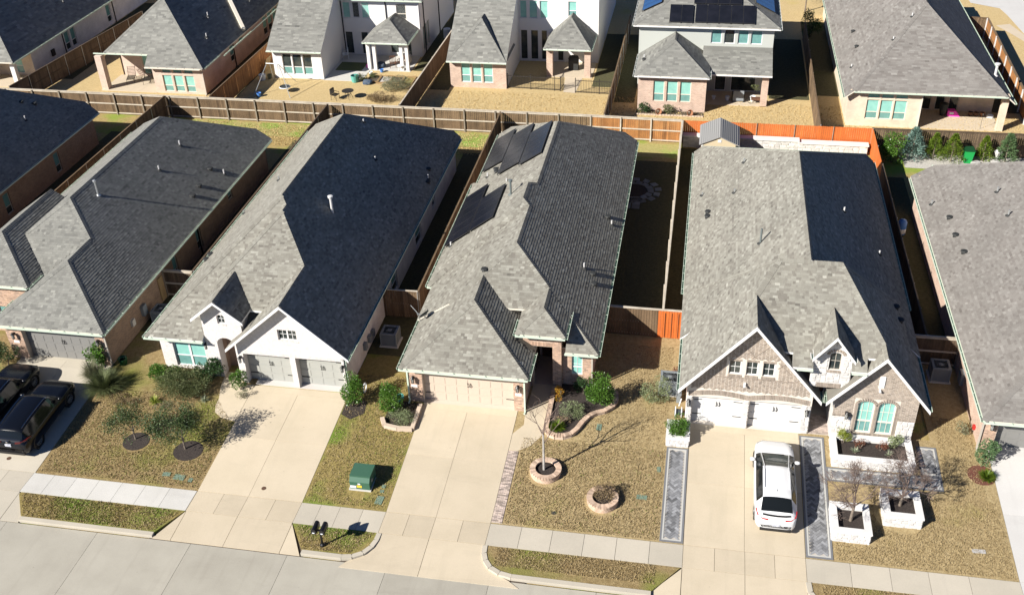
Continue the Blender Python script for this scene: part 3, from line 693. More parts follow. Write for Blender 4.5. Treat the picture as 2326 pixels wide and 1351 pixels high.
def slab(parent, poly, mat, zf=gz, dz=.02, inset=.008, depth=.12):
    """one poured slab with an open joint round it"""
    cx = sum(p[0] for p in poly)/len(poly); cy = sum(p[1] for p in poly)/len(poly); q = []
    for x, y in poly: d = math.hypot(x - cx, y - cy); k = 1 - inset*1.4/max(d, .1); q.append((cx + (x - cx)*k, cy + (y - cy)*k))
    if len(poly) > 8: q = list(poly)
    m = MB(); t = rnd(.2, .8)
    for lo, hi in ((-300, 39.706), (39.706, 400)):
        h = clip(clip(q, 0, 1, -lo), 0, -1, hi)
        if len(h) > 2: m.prism(h, dz - depth, dz, t, 0, zf)
    return m.build('slab', mat, parent)
def za(y): return -.10*min(1, max(0, (31.06 - y)/1.8))
jb = MB()
for x0, x1, y0, y1 in ((-40, 60, 31.06, 32.36), (-36, -30.44, 32.36, 40.7), (-22, -16.8, 32.36, 39.7), (-12.75, -7.87, 32.36, 39.55), (.72, 5.9, 32.36, 39.8), (14.54, 22, 32.36, 40.6)):
    for lo, hi in ((-300, 32.37), (32.37, 39.706), (39.706, 400)):
        a, b = max(lo, y0), min(hi, y1)
        if b > a + .01: jb.face([(x0, a, gz(a) - .035), (x1, a, gz(a) - .035), (x1, b, gz(b) - .035), (x0, b, gz(b) - .035)])
jb.face([(-60, 18, -.16), (60, 18, -.16), (60, 29.3, -.16), (-60, 29.3, -.16)])
for x0, x1 in ((-36.5, -29.5), (-23, -15.8), (-14, -5.8), (-.6, 7.4), (13, 22)): jb.face([(x0, 29.0, -.15), (x1, 29.0, -.15), (x1, 31.06, -.05), (x0, 31.06, -.05)])
jb.build('joint_bed', 'joint', kind='structure')
# road slabs, sidewalk slabs
road = surface('road')
xs = [-25.5 + 4.55*k for k in range(-4, 14)]
for a, b in zip(xs[:-1], xs[1:]):
    for y0, y1 in ((19.2, 24.6), (24.6, 29.27)): slab(road, rect(a, b, y0, y1), 'concrete_road', lambda y: -.10, .0)
walk = surface('sidewalk')
def run(js, mat):
    for a, b in zip(js[:-1], js[1:]): slab(walk, rect(a, b, 31.06, 32.35), mat)
run([-30.5, -29.4, -28.22, -27.03, -25.83, -24.63, -23.38, -22.02], 'concrete_new')
run([-16.8, -15.85, -14.93, -13.83, -12.75], 'concrete_walk'); run([-7.87, -6.43, -5.03, -3.6, -2.17, -.72, .72], 'concrete_walk')
run([5.9, 7.73, 9.34, 10.9, 12.52, 14.54], 'concrete_walk')
# driveways
def driveway(x0, xm, x1, yt, yc, mat, xj, extra=()):
    d = surface('driveway')
    for a, b in ((x0, xm), (xm, x1)):
        for y0, y1 in ((32.37, yc), (yc, yt - .45)): slab(d, rect(a, b, y0, y1), mat)
    slab(d, rect(x0, x1, yt - .45, yt), mat)
    for a, b in zip(xj[:-1], xj[1:]): slab(d, rect(a, b, 31.06, 32.35), mat)
    for p in extra: slab(d, p, mat, za, .02)
    return d
driveway(-35.9, -33.2, -30.46, 40.75, 36.2, 'concrete_walk', [-35.9, -34.5, -33.2, -31.83, -30.5], [rect(-35.9, -33.2, 29.3, 31.05), [(-33.2, 29.3), (-30.46, 29.3), (-30.46, 31.05), (-33.2, 31.05)], [(-30.45, 29.3), (-29.5, 29.3), (-29.5, 29.63), (-30.45, 31.0)]])
d2 = driveway(-22.0, -19.45, -16.8, 39.72, 36.0, 'concrete', [-22.0, -20.65, -19.45, -18.09, -16.8], [rect(-21.96, -19.45, 29.32, 31.05), rect(-19.45, -16.8, 29.32, 31.05), [(-22.84, 29.32), (-21.97, 29.32), (-21.97, 31.05)], [(-16.79, 29.32), (-15.85, 29.32), (-16.79, 31.0)]])
slab(d2, [(-22.01, 37.0), (-22.01, 39.72), (-22.7, 39.72), (-22.9, 40.6), (-23.95, 40.6), (-23.75, 39.3), (-23.5, 38.5), (-23.48, 38.0), (-23.3, 37.5), (-22.8, 37.15)], 'concrete')
d3 = driveway(-12.75, -10.4, -7.87, 39.6, 36.0, 'concrete', [-12.75, -11.63, -10.4, -9.12, -7.87],
  [[(-12.62, 31.05), (-10.4, 31.05), (-10.4, 28.95), (-13.95, 28.95), (-13.7, 29.3), (-13.05, 29.75), (-12.72, 30.3)], [(-10.4, 31.05), (-7.9, 31.05), (-7.82, 30.3), (-7.35, 29.68), (-6.5, 29.3), (-6.0, 28.95), (-10.4, 28.95)]])
slab(d3, [(-7.86, 36.9), (-7.44, 36.89), (-6.9, 37.25), (-6.51, 37.87), (-6.25, 38.5), (-6.28, 41.9), (-7.42, 41.9), (-7.47, 39.3), (-7.41, 38.67), (-7.86, 37.99)], 'concrete')
driveway(.72, 3.33, 5.9, 39.85, 36.0, 'concrete', [.72, 2.07, 3.35, 4.6, 5.9], [rect(.72, 3.35, 29.3, 31.05), rect(3.35, 5.9, 29.3, 31.05), [(.71, 31.0), (-.5, 29.62), (-.5, 29.3), (.71, 29.3)], [(5.91, 31.0), (5.91, 29.3), (7.2, 29.3), (7.1, 29.62), (6.2, 30.2)]])
driveway(14.54, 17.2, 19.8, 40.55, 36.0, 'concrete_d5', [14.54, 15.9, 17.2, 18.6, 19.8], [rect(14.54, 19.8, 29.3, 31.05)])
# kerbs: a raised lip along the parkways
def kerb(path, w=.15):
    m = MB()
    for (xa, ya), (xb, yb) in zip(path[:-1], path[1:]): m.beam((xa, ya, -.055), (xb, yb, -.055), .22, .19, rnd(.3, .7))
    return m.build('kerb', 'concrete_walk', kind='structure')
kerb([(-29.5, 29.46), (-25.7, 29.46), (-22.85, 29.46)]); kerb([(-15.8, 29.46), (-13.95, 29.46), (-13.5, 29.54), (-13.08, 29.8), (-12.82, 30.2), (-12.71, 30.6), (-12.69, 31.02)])
kerb([(-7.85, 31.02), (-7.82, 30.6), (-7.68, 30.2), (-7.4, 29.83), (-6.95, 29.58), (-6.4, 29.48), (-3, 29.46), (-.5, 29.46)]); kerb([(5.95, 31.02), (6.0, 30.5), (6.3, 30.0), (6.8, 29.62), (7.4, 29.47), (13, 29.46)])
# lawns
sheet('lawn', rect(-30.45, -22.0, 32.36, 47.2), 'lawn'); sheet('lawn', rect(-16.8, -12.76, 32.36, 47.0), 'lawn_green'); sheet('lawn', rect(-7.86, .7, 32.37, 46.9), 'lawn_right')
sheet('lawn', rect(5.91, 12.2, 32.37, 40.2), 'lawn_right'); sheet('lawn', rect(12.0, 14.53, 32.37, 46.4), 'lawn_right', .007); sheet('lawn', rect(-60, -35.9, 32.36, 47), 'lawn', .004)
sheet('parkway', [(-30.42, 30.9), (-30.4, 31.04), (-22.02, 31.05), (-22.86, 29.56), (-29.5, 29.57)], 'lawn_green', .012, lambda y: 0.0)
sheet('parkway', [(-16.78, 31.04), (-12.8, 31.04), (-12.82, 30.6), (-12.95, 30.2), (-13.2, 29.88), (-13.6, 29.66), (-15.82, 29.57)], 'lawn_green', .012, lambda y: 0.0)
sheet('parkway', [(-7.74, 31.04), (-7.7, 30.6), (-7.55, 30.22), (-7.3, 29.9), (-6.9, 29.68), (-6.4, 29.58), (-.5, 29.58), (.66, 31.04)], 'lawn', .012, lambda y: 0.0)
sheet('parkway', [(6.06, 31.04), (6.12, 30.5), (6.4, 30.06), (6.9, 29.72), (7.4, 29.58), (14.5, 29.58), (14.5, 31.04)], 'lawn', .012, lambda y: 0.0)
sheet('backyard_lawn', rect(-60, 34, 46.9, 72.2), 'lawn_back', .003); sheet('backyard_lawn', rect(-70, 40, 72.2, 112), 'lawn_gold', .004)
for x0, x1, y in ((-42.4, -28.8, 70.8), (-28.5, -14.9, 70.6), (-14.7, -1.2, 70.4)): sheet('green_strip', rect(x0, x1, y - 1.2, y + 1.1), 'lawn_spring', .013)
sheet('side_yard_shade', rect(-1.1, .5, 47, 71.0), 'painted_shade_lawn', .01); sheet('side_yard_shade', rect(-4.6, -1.1, 46.9, 68.6), 'painted_shade_lawn', .01); sheet('side_yard_shade', rect(-17, -14.8, 47, 68.4), 'painted_shade_lawn', .01); sheet('side_yard_shade', rect(-30.6, -28.6, 47.2, 69), 'painted_shade_lawn', .01); sheet('side_yard_shade', rect(-45.9, -42.4, 45, 69), 'painted_shade_lawn', .01); sheet('side_yard_shade', rect(11, 14.3, 46.3, 68), 'painted_shade_lawn', .012); sheet('side_yard_shade', rect(-17, -14.6, 43.2, 46.9), 'painted_shade_lawn', .012); sheet('side_yard_shade', rect(-30.5, -28.2, 43.5, 47.2), 'painted_shade_lawn', .012); sheet('side_yard_shade', rect(-28.4, -27.4, 47.2, 66), 'painted_shade_lawn', .01)  # dark sheets paint extra shade onto the gaps between near houses
for a in ((5.5, 8.7, 81, 95), (8.9, 11.2, 82, 100), (-9, -6.95, 82, 95), (-6.85, -5.2, 79, 95), (-25, -22.8, 84, 97), (-24.9, -22.7, 97, 110), (-41.3, -38.5, 77, 99), (-58.6, -55, 79, 100), (22.4, 24.4, 80, 97), (-22.6, -20.9, 80, 90)): sheet('side_yard_shade', rect(*a), 'painted_shade_lawn', .012)  # the same painted shade beside the far houses
sheet('far_road', [(25.5, 107), (27.9, 105.5), (28.2, 103.5), (28.6, 98.4), (33, 93), (70, 93), (70, 125), (25, 125)], 'concrete_d5', .02)
sheet('far_walk', [(26.6, 100.5), (27.6, 98), (29.0, 94), (30.2, 94), (28.5, 98.4), (27.9, 101)], 'concrete_slab', .016)
# turf blades near the camera
for poly, n, mt, hl in (([(-30.3, 32.5), (-22.1, 32.5), (-22.1, 36.8), (-23.6, 38.5), (-30.3, 38.5)], 17000, 'gr_tan', ((-26.45, 35, .75), (-23.55, 34.75, .75))), ([(-30, 32.6), (-22.2, 32.6), (-22.2, 36.8), (-29, 38.4)], 3200, 'gr_grn', ((-26.45, 35, .75), (-23.55, 34.75, .75))),
                  (rect(-16.7, -12.85, 32.45, 41.5), 9000, 'gr_tan', ((-14.35, 33.6, .7),)), (rect(-15.6, -13.0, 32.5, 41.0), 2600, 'gr_grn', ((-14.35, 33.6, .7),)),
                  (rect(-7.3, -.4, 32.45, 37.8), 18000, 'gr_tan', ((-5.85, 35.6, .85), (-3.05, 34.3, .85))), (rect(-4.4, -.4, 37.8, 46), 8000, 'gr_tan', ()), (rect(-7.2, -.5, 32.5, 38), 900, 'gr_grn', ((-5.85, 35.6, .85), (-3.05, 34.3, .85))),
                  (rect(7.2, 14.4, 32.45, 33.4), 3500, 'gr_tan', ()), (rect(8.9, 14.4, 33.4, 36.6), 7000, 'gr_tan', ((10.1, 35.4, 1.15),)), (rect(12.3, 14.0, 36.6, 42), 3500, 'gr_tan', ()),
                  ([(-30.3, 31.0), (-22.2, 31.0), (-22.95, 29.62), (-29.45, 29.62)], 6500, 'gr_tan', ()), ([(-28.6, 31.0), (-24.5, 31.0), (-24.5, 29.7), (-28.6, 29.7)], 1500, 'gr_grn', ()),
                  ([(-16.6, 31.0), (-12.9, 31.0), (-13.6, 29.7), (-15.85, 29.62)], 2500, 'gr_tan', ()), (rect(-7.3, -.4, 29.95, 31.0), 5500, 'gr_tan', ()), (rect(6.5, 14.4, 30.0, 31.0), 4500, 'gr_tan', ()),
                  (rect(-42, -29, 68, 71.8), 5000, 'gr_gold', ()), (rect(-28.4, -15, 68, 71.6), 5000, 'gr_gold', ()), (rect(-23, 24, 72.6, 80), 16000, 'gr_gold', ())):
    tufts('grass_blades', poly, n, mt, (.05, .11) if mt == 'gr_gold' else (.025, .075), hl)

# ================================================================ HOUSES OF THE FRONT ROW
ZE = 3.05
def house(label, x, y, group='houses of the near row'): return thing('house', label, 'house', (x, y, .57), 0, group)
def addr(parent, fr, u, v): m = MB(); fr.box(m, u - .16, u + .16, v - .07, v + .07, 0, .03); return m.build('address_plaque', 'num', parent)

# --- house with rooftop solar panels
h3 = house('tan brick house with black solar panels on its left roof slope', -9, 39.6)
S3 = .667
bl3 = [block(-13.88, -4.06, 41.5, 66.65, (ZE, S3), (ZE, S3), (ZE, S3), (3.62, .583), clip=(-14, -5.72, 43.3, 70)), block(-13.88, -4.06, 41.5, 66.65, (ZE, S3), (ZE, S3), (ZE, S3), (3.62, .583), clip=(-5.72, -4, 41, 70)),
       block(-13.74, -7.22, 39.1, 50.0, (ZE, S3), (ZE, S3), (ZE, S3), None),
       block(-14.15, -4.06, 46.6, 58.95, (ZE, .745), (ZE, S3), (ZE, .83), (ZE, .576)),
       block(-8.2, -5.68, 41.25, 47.0, (4.13, S3), (4.13, S3), (4.13, S3), None)]
roof(h3, bl3, MT['sh_warm'], 'trim_cream', .15, (.11, .30), butt=.012)
for a, b, z, o in (((-13.74, 39.1), (-7.22, 39.1), ZE, (0, -1)), ((-7.22, 39.1), (-7.22, 41.3), ZE, (1, 0)), ((-13.74, 39.1), (-13.74, 46.4), ZE, (-1, 0)), ((-14.15, 46.6), (-14.15, 58.9), ZE, (-1, 0)), ((-14.15, 46.6), (-13.3, 46.6), ZE, (0, -1)), ((-13.88, 59), (-13.88, 66.6), ZE, (-1, 0)),
                   ((-4.06, 41.5), (-4.06, 66.6), ZE, (1, 0)), ((-5.75, 41.5), (-4.06, 41.5), ZE, (0, -1)), ((-8.2, 41.25), (-5.68, 41.25), 4.13, (0, -1)), ((-5.68, 41.25), (-5.68, 43.6), 4.13, (1, 0)), ((-8.2, 41.25), (-8.2, 42.6), 4.13, (-1, 0))): gutter(h3, a, b, z, o)
hd = [(.7, 5.4, .57, 2.62, .3)]
fr = wall(h3, (-13.45, 39.62), (-7.55, 39.62), .3, 3.0, 'mortar_tan', hd)
bricks(h3, fr, [(0, .57), (fr.L, .57), (fr.L, 2.95), (0, 2.95)], 'tan_brick', hd)
garage_door(h3, fr, .7, 5.4, .57, 2.62, .3, 'door_cream', 8, True); lamp(h3, fr, .25, 2.1); lamp(h3, fr, 5.62, 2.1); addr(h3, fr, 5.63, 1.62); addr(h3, fr, .27, 1.6)
fr = wall(h3, (-7.55, 39.62), (-7.55, 44.2), .3, 3.0, 'brick_pink')
hd = [(.5, 1.5, .3, 3.15, .5)]
fr = wall(h3, (-7.9, 41.72), (-5.95, 41.72), .3, 4.05, 'mortar_tan', hd); bricks(h3, fr, [(0, .57), (1.95, .57), (1.95, 4.0), (0, 4.0)], 'tan_brick', [(.5, 1.5, .3, 3.45)]); soldier(h3, fr, .42, 1.58, 3.17, 3.42, 'tan_brick')
wall(h3, (-5.95, 41.72), (-5.95, 44), .3, 4.05, 'brick_pink'); wall(h3, (-7.5, 44.4), (-6, 44.4), .3, 3.3, 'brick_pink'); m = MB(); m.box(-7.35, 44.3, .6, -6.4, 44.38, 2.8); m.build('entry_door', 'wood_door', h3)
m = MB(); m.box(-7.5, 41.9, .4, -6.0, 44.4, .60); m.build('porch_floor', 'paver_brick', h3)
hw = [(.5, 1.05, 1.34, 2.62)]
fr = wall(h3, (-5.95, 41.98), (-4.45, 41.98), .3, 3.0, 'mortar_tan', hw); bricks(h3, fr, [(0, .57), (1.5, .57), (1.5, 2.95), (0, 2.95)], 'tan_brick', hw); window(h3, fr, .5, 1.05, 1.34, 2.62, .09, 1, True, 'trim', 'glass_blind', 'glass_blind', 2); soldier(h3, fr, .44, 1.1, 1.22, 1.34, 'tan_brick')
wall(h3, (-4.45, 41.98), (-4.45, 66.2), .3, 3.0, 'brick_pink'); wall(h3, (-4.45, 66.2), (-13.45, 66.2), .3, 3.2, 'brick_pink'); wall(h3, (-13.45, 66.2), (-13.45, 58.5), .3, 3.0, 'brick_pink')
wall(h3, (-13.45, 58.5), (-13.75, 58.5), .3, 3.0, 'brick_pink'); wall(h3, (-13.75, 58.5), (-13.75, 47.1), .3, 3.0, 'brick_pink'); wall(h3, (-13.45, 47.1), (-13.45, 39.62), .3, 3.0, 'brick_pink')
down_spout(h3, -7.5, 39.55, .57, 2.9); down_spout(h3, -4.4, 41.9, .57, 2.9, 'trim_dark'); down_spout(h3, -13.5, 39.6, .57, 2.9)
pA, pC = bl3[0]['p']['L'], bl3[3]['p']['L']
solar(h3, pA, -13.80, 60.25, 1, 5, 1.47, 1.0); solar(h3, pA, -12.30, 58.15, 1, 6, 1.47, 1.0); solar(h3, pA, -10.80, 57.65, 1, 5, 1.47, .96)
solar(h3, pC, -14.05, 50.5, 1, 6, 1.5, 1.02); solar(h3, pC, -12.52, 50.5, 1, 4, 1.5, 1.03)
for x, y, hh in ((-13.2, 59.07, .3), (-11.4, 56.36, .35), (-13.64, 50.34, .28)): pipe(h3, x, y, bz(bl3[3], x, y) if y < 58.9 else pz(pA, x, y), hh)
pipe(h3, -10.42, 52.6, 5.83, .95, .06, 'pipe_dark', True)
for x, y in ((-12.56, 58.99), (-12.7, 59.5)): hat(h3, x, y, pz(pA, x, y))
hat(h3, -10.47, 45.02, 5.33)
for x, y in ((-4.9, 54.5), (-5.05, 47.9), (-4.9, 47.05)): hat(h3, x, y, pz(bl3[0]['p']['R'], x, y))
for x, y, hh in ((-4.62, 54.0, .3), (-5.55, 47.98, .33)): pipe(h3, x, y, pz(bl3[0]['p']['R'], x, y), hh)
# satellite dish on its arm
ds = MB(); ds.tube((-13.62, 43.1, 3.1), (-13.75, 43.0, 3.75), .025, .025, 6); ds.tube((-13.75, 43.0, 3.75), (-14.15, 43.3, 3.95), .018, .018, 5); ds.tube((-13.75, 43, 3.7), (-13.4, 43.0, 3.55), .02, .02, 5)
dish = ds.build('satellite_dish', 'steel', h3)
dm = MB(); ax = Vector((-.55, .35, .45)).normalized(); e1 = ax.cross(Vector((0, 0, 1))).normalized(); e2 = ax.cross(e1); c0 = Vector((-13.32, 42.95, 3.66)); rings = []
for k in range(5):
    rr = .28*k/4; rings.append([c0 + ax*(rr*rr*.9) + e1*(rr*1.15*math.cos(i*math.pi/7)) + e2*(rr*math.sin(i*math.pi/7)) for i in range(14)])
for k in range(4):
    for i in range(14): j = (i + 1) % 14; dm.face([rings[k][i], rings[k][j], rings[k + 1][j], rings[k + 1][i]])
dm.build('dish_reflector', 'ac_dark', dish, smooth=True)

# --- white brick house
h2 = house('white painted brick house with two grey garage doors', -22, 39.85)
S2, SL2 = .92, .865
bl2 = [block(-27.8, -16.5, 39.9, 65.82, (ZE, SL2), (ZE, S2), (ZE, .72), (3.5, .57), clip=(-28, -24.55, 39, 70)), block(-27.8, -16.5, 39.9, 65.82, (ZE, SL2), (ZE, S2), (ZE, .72), (3.5, .57), clip=(-24.55, -16, 40.4, 70)),
       block(-23.03, -16.5, 39.45, 47.0, (ZE, .88), (ZE, S2), None, None),
       block(-26.7, -16.5, 38.9, 50.0, (ZE, S2), (ZE, S2), (ZE, .68), None, (-24.35, -16.5, 41.0, 48)),
       block(-24.79, -22.05, 39.8, 43.6, (4.55, .82), (4.55, .82), None, None)]
roof(h2, bl2, MT['sh_warm'], 'trim')
for a, b, z, o in (((-27.8, 39.9), (-24.5, 39.9), ZE, (0, -1)), ((-27.8, 39.9), (-27.8, 65.7), ZE, (-1, 0)), ((-16.5, 39.45), (-16.5, 65.7), ZE, (1, 0))): gutter(h2, a, b, z, o)
rake(h2, [(-23.08, 3.0), (-19.69, 5.97), (-16.45, 3.0)], 39.45); rake(h2, [(-24.84, 4.5), (-23.42, 5.66), (-22.0, 4.5)], 39.8)
hd = [(.28, 2.83, .57, 2.52, .42), (3.13, 5.62, .57, 2.52, .42), (2.42, 3.42, 3.6, 4.26, .16)]
fr = wall(h2, (-22.65, 39.85), (-16.9, 39.85), .3, 3, 'mortar_white', hd, outline=[(0, .3), (5.75, .3), (5.75, 3.3), (2.95, 5.86), (0, 3.3)])
bricks(h2, fr, [(0, .57), (5.75, .57), (5.75, 3.25), (2.95, 5.8), (0, 3.25)], 'white_brick', hd); soldier(h2, fr, .2, 5.7, 2.54, 2.74, 'white_brick', .02)
garage_door(h2, fr, .28, 2.83, .57, 2.52, .42, 'door_grey', 4); garage_door(h2, fr, 3.13, 5.62, .57, 2.52, .42, 'door_grey', 4); lamp(h2, fr, .13, 2.25); lamp(h2, fr, 5.68, 2.2)
window(h2, fr, 2.42, 3.42, 3.6, 4.26, .12, 2, False, 'trim', 'glass_dark', 'glass_dark', 2); soldier(h2, fr, 2.35, 3.5, 3.5, 3.6, 'white_brick', .03)
hd = [(.62, 1.56, .57, 3.15, .55), (.9, 1.32, 4.05, 4.62, .14)]
fr = wall(h2, (-24.5, 40.2), (-22.35, 40.2), .3, 3, 'mortar_white', hd, outline=[(0, .3), (2.15, .3), (2.15, 4.62), (1.08, 5.5), (0, 4.62)])
bricks(h2, fr, [(0, .57), (2.15, .57), (2.15, 4.6), (1.08, 5.45), (0, 4.6)], 'white_brick', hd)
for k in range(7):                                                   # arch over the entry
    a = math.pi*(k + .5)/7; m = MB()
for s in (-1, 1):
    m = MB(); pts = [(1.09 + s*.47, 3.15)] + [(1.09 + s*.47*math.cos(q*math.pi/12), 2.78 + .37*math.sin(q*math.pi/12)) for q in range(7)]
    for w in (0.0, -.5): m.face([fr.at(x, y, w) for x, y in pts])
    for p, q in zip(pts[1:-1], pts[2:]): m.face([fr.at(*p, 0), fr.at(*q, 0), fr.at(*q, -.5), fr.at(*p, -.5)])
    m.build('arch', 'white_brick', h2)
wo = window(h2, fr, .9, 1.32, 4.05, 4.62, .1, 1, False, 'trim', 'glass_dark', 'glass_dark', 2); soldier(h2, fr, .84, 1.38, 3.96, 4.05, 'white_brick', .03)
for s in (-1, 1):
    m = MB(); pts = [(1.11 + s*.215, 4.63)] + [(1.11 + s*.215*math.cos(q*math.pi/10), 4.45 + .175*math.sin(q*math.pi/10)) for q in range(6)]; m.face([fr.at(x, y, .002) for x, y in pts]); m.build('arch', 'white_brick', h2)
addr(h2, fr, .35, 1.75); wall(h2, (-24.5, 43), (-24.5, 40.2), 2.9, 4.6, 'brick_white'); wall(h2, (-22.35, 40.2), (-22.35, 43), 2.9, 4.6, 'brick_white'); wall(h2, (-24.2, 41.2), (-22.4, 41.2), .3, 3.3, 'entry_tan'); wall(h2, (-23.9, 40.76), (-23.9, 41.2), .3, 3.3, 'entry_tan'); wall(h2, (-22.92, 41.2), (-22.92, 40.76), .3, 3.3, 'entry_tan')
hd = [(.7, 2.5, .72, 2.58)]
fr = wall(h2, (-27.45, 40.62), (-24.5, 40.62), .3, 3.0, 'mortar_white', hd); bricks(h2, fr, [(0, .57), (2.95, .57), (2.95, 2.95), (0, 2.95)], 'white_brick', hd); window(h2, fr, .7, 2.5, .72, 2.58, .12, 2, True, 'trim', 'glass_blind', 'glass_low', 0); lamp(h2, fr, 2.72, 2.35)
hd = [(8.7, 9.9, .75, 2.4), (7.15, 7.75, .9, 2.35), (14.2, 15.6, .8, 2.4), (18.6, 19.4, 1.2, 2.4)]
fr = wall(h2, (-16.9, 39.85), (-16.9, 65.4), .3, 3.0, 'brick_white', hd)
for hh in hd: window(h2, fr, *hh[:4], .1, 1, True, 'trim', 'glass_low', 'glass_dark')
wall(h2, (-16.9, 65.4), (-27.45, 65.4), .3, 3.2, 'brick_white'); wall(h2, (-27.45, 65.4), (-27.45, 40.62), .3, 3.0, 'brick_white'); wall(h2, (-22.65, 41.3), (-22.65, 39.85), .3, 3.3, 'brick_white')
for y, z in ((43.7, 1.25), (42.92, 1.3), (44.3, 1.2)): m = MB(); m.box(-16.9, y - .14, z - .2, -16.72, y + .14, z + .22); m.build('meter_box', 'ac', h2)
pl2, pr2 = bl2[0]['p']['L'], bl2[0]['p']['R']
for x, y, hh in ((-21.02, 58.56, .22), (-19.62, 55.96, .22), (-17.0, 58.34, .34)): pipe(h2, x, y, pz(pr2, x, y), hh)
pipe(h2, -19.94, 48.65, 5.97, 1.25, .075, 'pvc', True)
for x, y, hh in ((-25.19, 53.69, .24), (-27.3, 52.5, .25)): pipe(h2, x, y, pz(pl2, x, y), hh, .045, 'steel')
for x, y in ((-17.22, 59.3), (-16.95, 58.0)): hat(h2, x, y, pz(pr2, x, y) - .05)
hat(h2, -27.4, 47.6, 3.4); hat(h2, -27.45, 47.1, 3.35); down_spout(h2, -16.84, 39.95, .57, 2.95); down_spout(h2, -24.42, 40.55, .57, 2.95, 'trim')

# --- brown brick house, left
h1 = house('brown brick house with a dark grazing-lit hip roof at the left', -34, 40.2)
S1 = .667
bl1 = [block(-40.85, -30.08, 42.25, 64.06, (ZE, S1), (ZE, S1), (ZE, S1), (3.72, .595), clip=(-42, -29, 43.0, 70)),
       block(-36.74, -30.08, 39.78, 52.0, (ZE, S1), (ZE, S1), (ZE, S1), None),
       block(-41.0, -35.6, 42.1, 50, (4.0, S1), (4.0, S1), (4.0, S1), None),
       block(-41.55, -34, 44.0, 49.5, (ZE, S1), None, (ZE, .9), None, clip=(-42, -40.5, 40, 60))]
roof(h1, bl1, MT['sh_grey'], 'trim_cream', .15, (.11, .30), butt=.012)
for a, b, z, o in (((-36.74, 39.78), (-30.08, 39.78), ZE, (0, -1)), ((-30.08, 39.78), (-30.08, 63.9), ZE, (1, 0)), ((-40.85, 49.5), (-40.85, 64), ZE, (-1, 0)), ((-41.55, 49.5), (-40.6, 49.5), ZE, (0, 1)), ((-41, 42.1), (-35.6, 42.1), 4.0, (0, -1)), ((-35.6, 42.1), (-35.6, 43.5), 4.0, (1, 0)), ((-36.74, 39.78), (-36.74, 42.2), ZE, (-1, 0))): gutter(h1, a, b, z, o)
hd = [(.95, 5.3, .57, 2.6, .32)]
fr = wall(h1, (-36.3, 40.22), (-30.5, 40.22), .3, 3.0, 'mortar_tan', hd); bricks(h1, fr, [(0, .57), (5.8, .57), (5.8, 2.95), (0, 2.95)], 'tan_brick', hd); garage_door(h1, fr, .95, 5.3, .57, 2.6, .32, 'door_slate', 8, False); lamp(h1, fr, .5, 2.2); lamp(h1, fr, 5.5, 2.2); addr(h1, fr, .5, 1.7)
hd = [(11.5, 12.2, 1.0, 2.5), (8.2, 8.8, .9, 2.5), (16.6, 17.3, 1.8, 2.5), (6.3, 6.5, .9, 2.3)]
fr = wall(h1, (-30.5, 40.22), (-30.5, 63.6), .3, 3.0, 'brick_brown', hd[:3])
for hh in hd[:3]: window(h1, fr, *hh, .1, 1, True, 'trim_dark', 'glass_low', 'glass_dark')
m = MB(); m.box(-30.5, 46.4, .75, -30.42, 46.9, 2.2); m.build('utility_door', 'wood', h1); m = MB(); m.box(-30.5, 44.1, 1.2, -30.3, 44.5, 1.85); m.build('meter_box', 'ac', h1); m = MB(); m.box(-30.5, 42.9, 1.3, -30.36, 43.2, 1.7); m.build('junction_box', 'trim_cream', h1)
wall(h1, (-30.5, 63.6), (-40.4, 63.6), .3, 3.2, 'brick_brown'); wall(h1, (-40.4, 63.6), (-40.4, 43.8), .3, 3.0, 'brick_brown')
hd = [(2.1, 2.85, 1.3, 2.3)]
fr = wall(h1, (-40.4, 42.5), (-36.0, 42.5), .3, 3.95, 'mortar_tan', hd); bricks(h1, fr, [(0, .57), (4.4, .57), (4.4, 3.9), (0, 3.9)], 'tan_brick', hd); window(h1, fr, 2.1, 2.85, 1.3, 2.3, .1, 1, False, 'trim', 'glass_low', 'glass_low')
wall(h1, (-36.0, 42.5), (-36.0, 44.5), 2.9, 3.95, 'brick_brown'); down_spout(h1, -30.44, 40.25, .57, 2.95, 'trim_dark'); down_spout(h1, -30.44, 52.0, .57, 2.95, 'black')
pr1 = bl1[0]['p']['R']
for x, y, hh in ((-33.57, 57.55, .38), (-33.41, 54.16, .34), (-30.75, 57.4, .38)): pipe(h1, x, y, pz(pr1, x, y), hh)
pipe(h1, -34.64, 49.12, 6.08, .98, .05, 'steel', True)
for x, y in ((-31.49, 57.04), (-31.31, 54.87), (-31.2, 53.66)): hat(h1, x, y, pz(pr1, x, y))
for x, y in ((-40.4, 50.5), (-40.7, 46.2)): pipe(h1, x, y, 3.3, .35)
hat(h1, -40.5, 52.2, 3.3)

# --- stone and taupe brick house
h4 = house('stone and taupe brick house with twin white garage doors and steep gables', 5.8, 39.8)
sA, sM = 1.2, .88
FB = dict(L=(ZE, sA), R=(ZE, sA), F=(4.88, .8), B=(ZE, sA))
bl4 = [block(-.1, 11.6, 43.5, 65.3, (ZE, sM), (ZE, sM), None, (3.5, .47)),
       block(.05, 11.45, 39.41, 47.75, **FB, clip=(-1, 5.1, 39.95, 60)), block(.05, 11.45, 39.41, 47.75, **FB, clip=(5.1, 6.02, 30, 60)), block(.05, 11.45, 39.41, 47.75, **FB, clip=(6.02, 7.72, 39.85, 60)), block(.05, 11.45, 39.41, 47.75, **FB, clip=(7.72, 8.41, 30, 60)), block(.05, 11.45, 39.41, 47.75, **FB, clip=(8.41, 13, 39.95, 60)),
       block(.05, 6.6, 39.4, 43.3, (ZE, sA), (ZE, sA)), block(6.9, 11.45, 39.4, 43.3, (ZE, sA), (ZE, sA)),
       block(5.97, 7.77, 39.35, 41.9, (5.55, 1.34), (5.55, 1.34))]
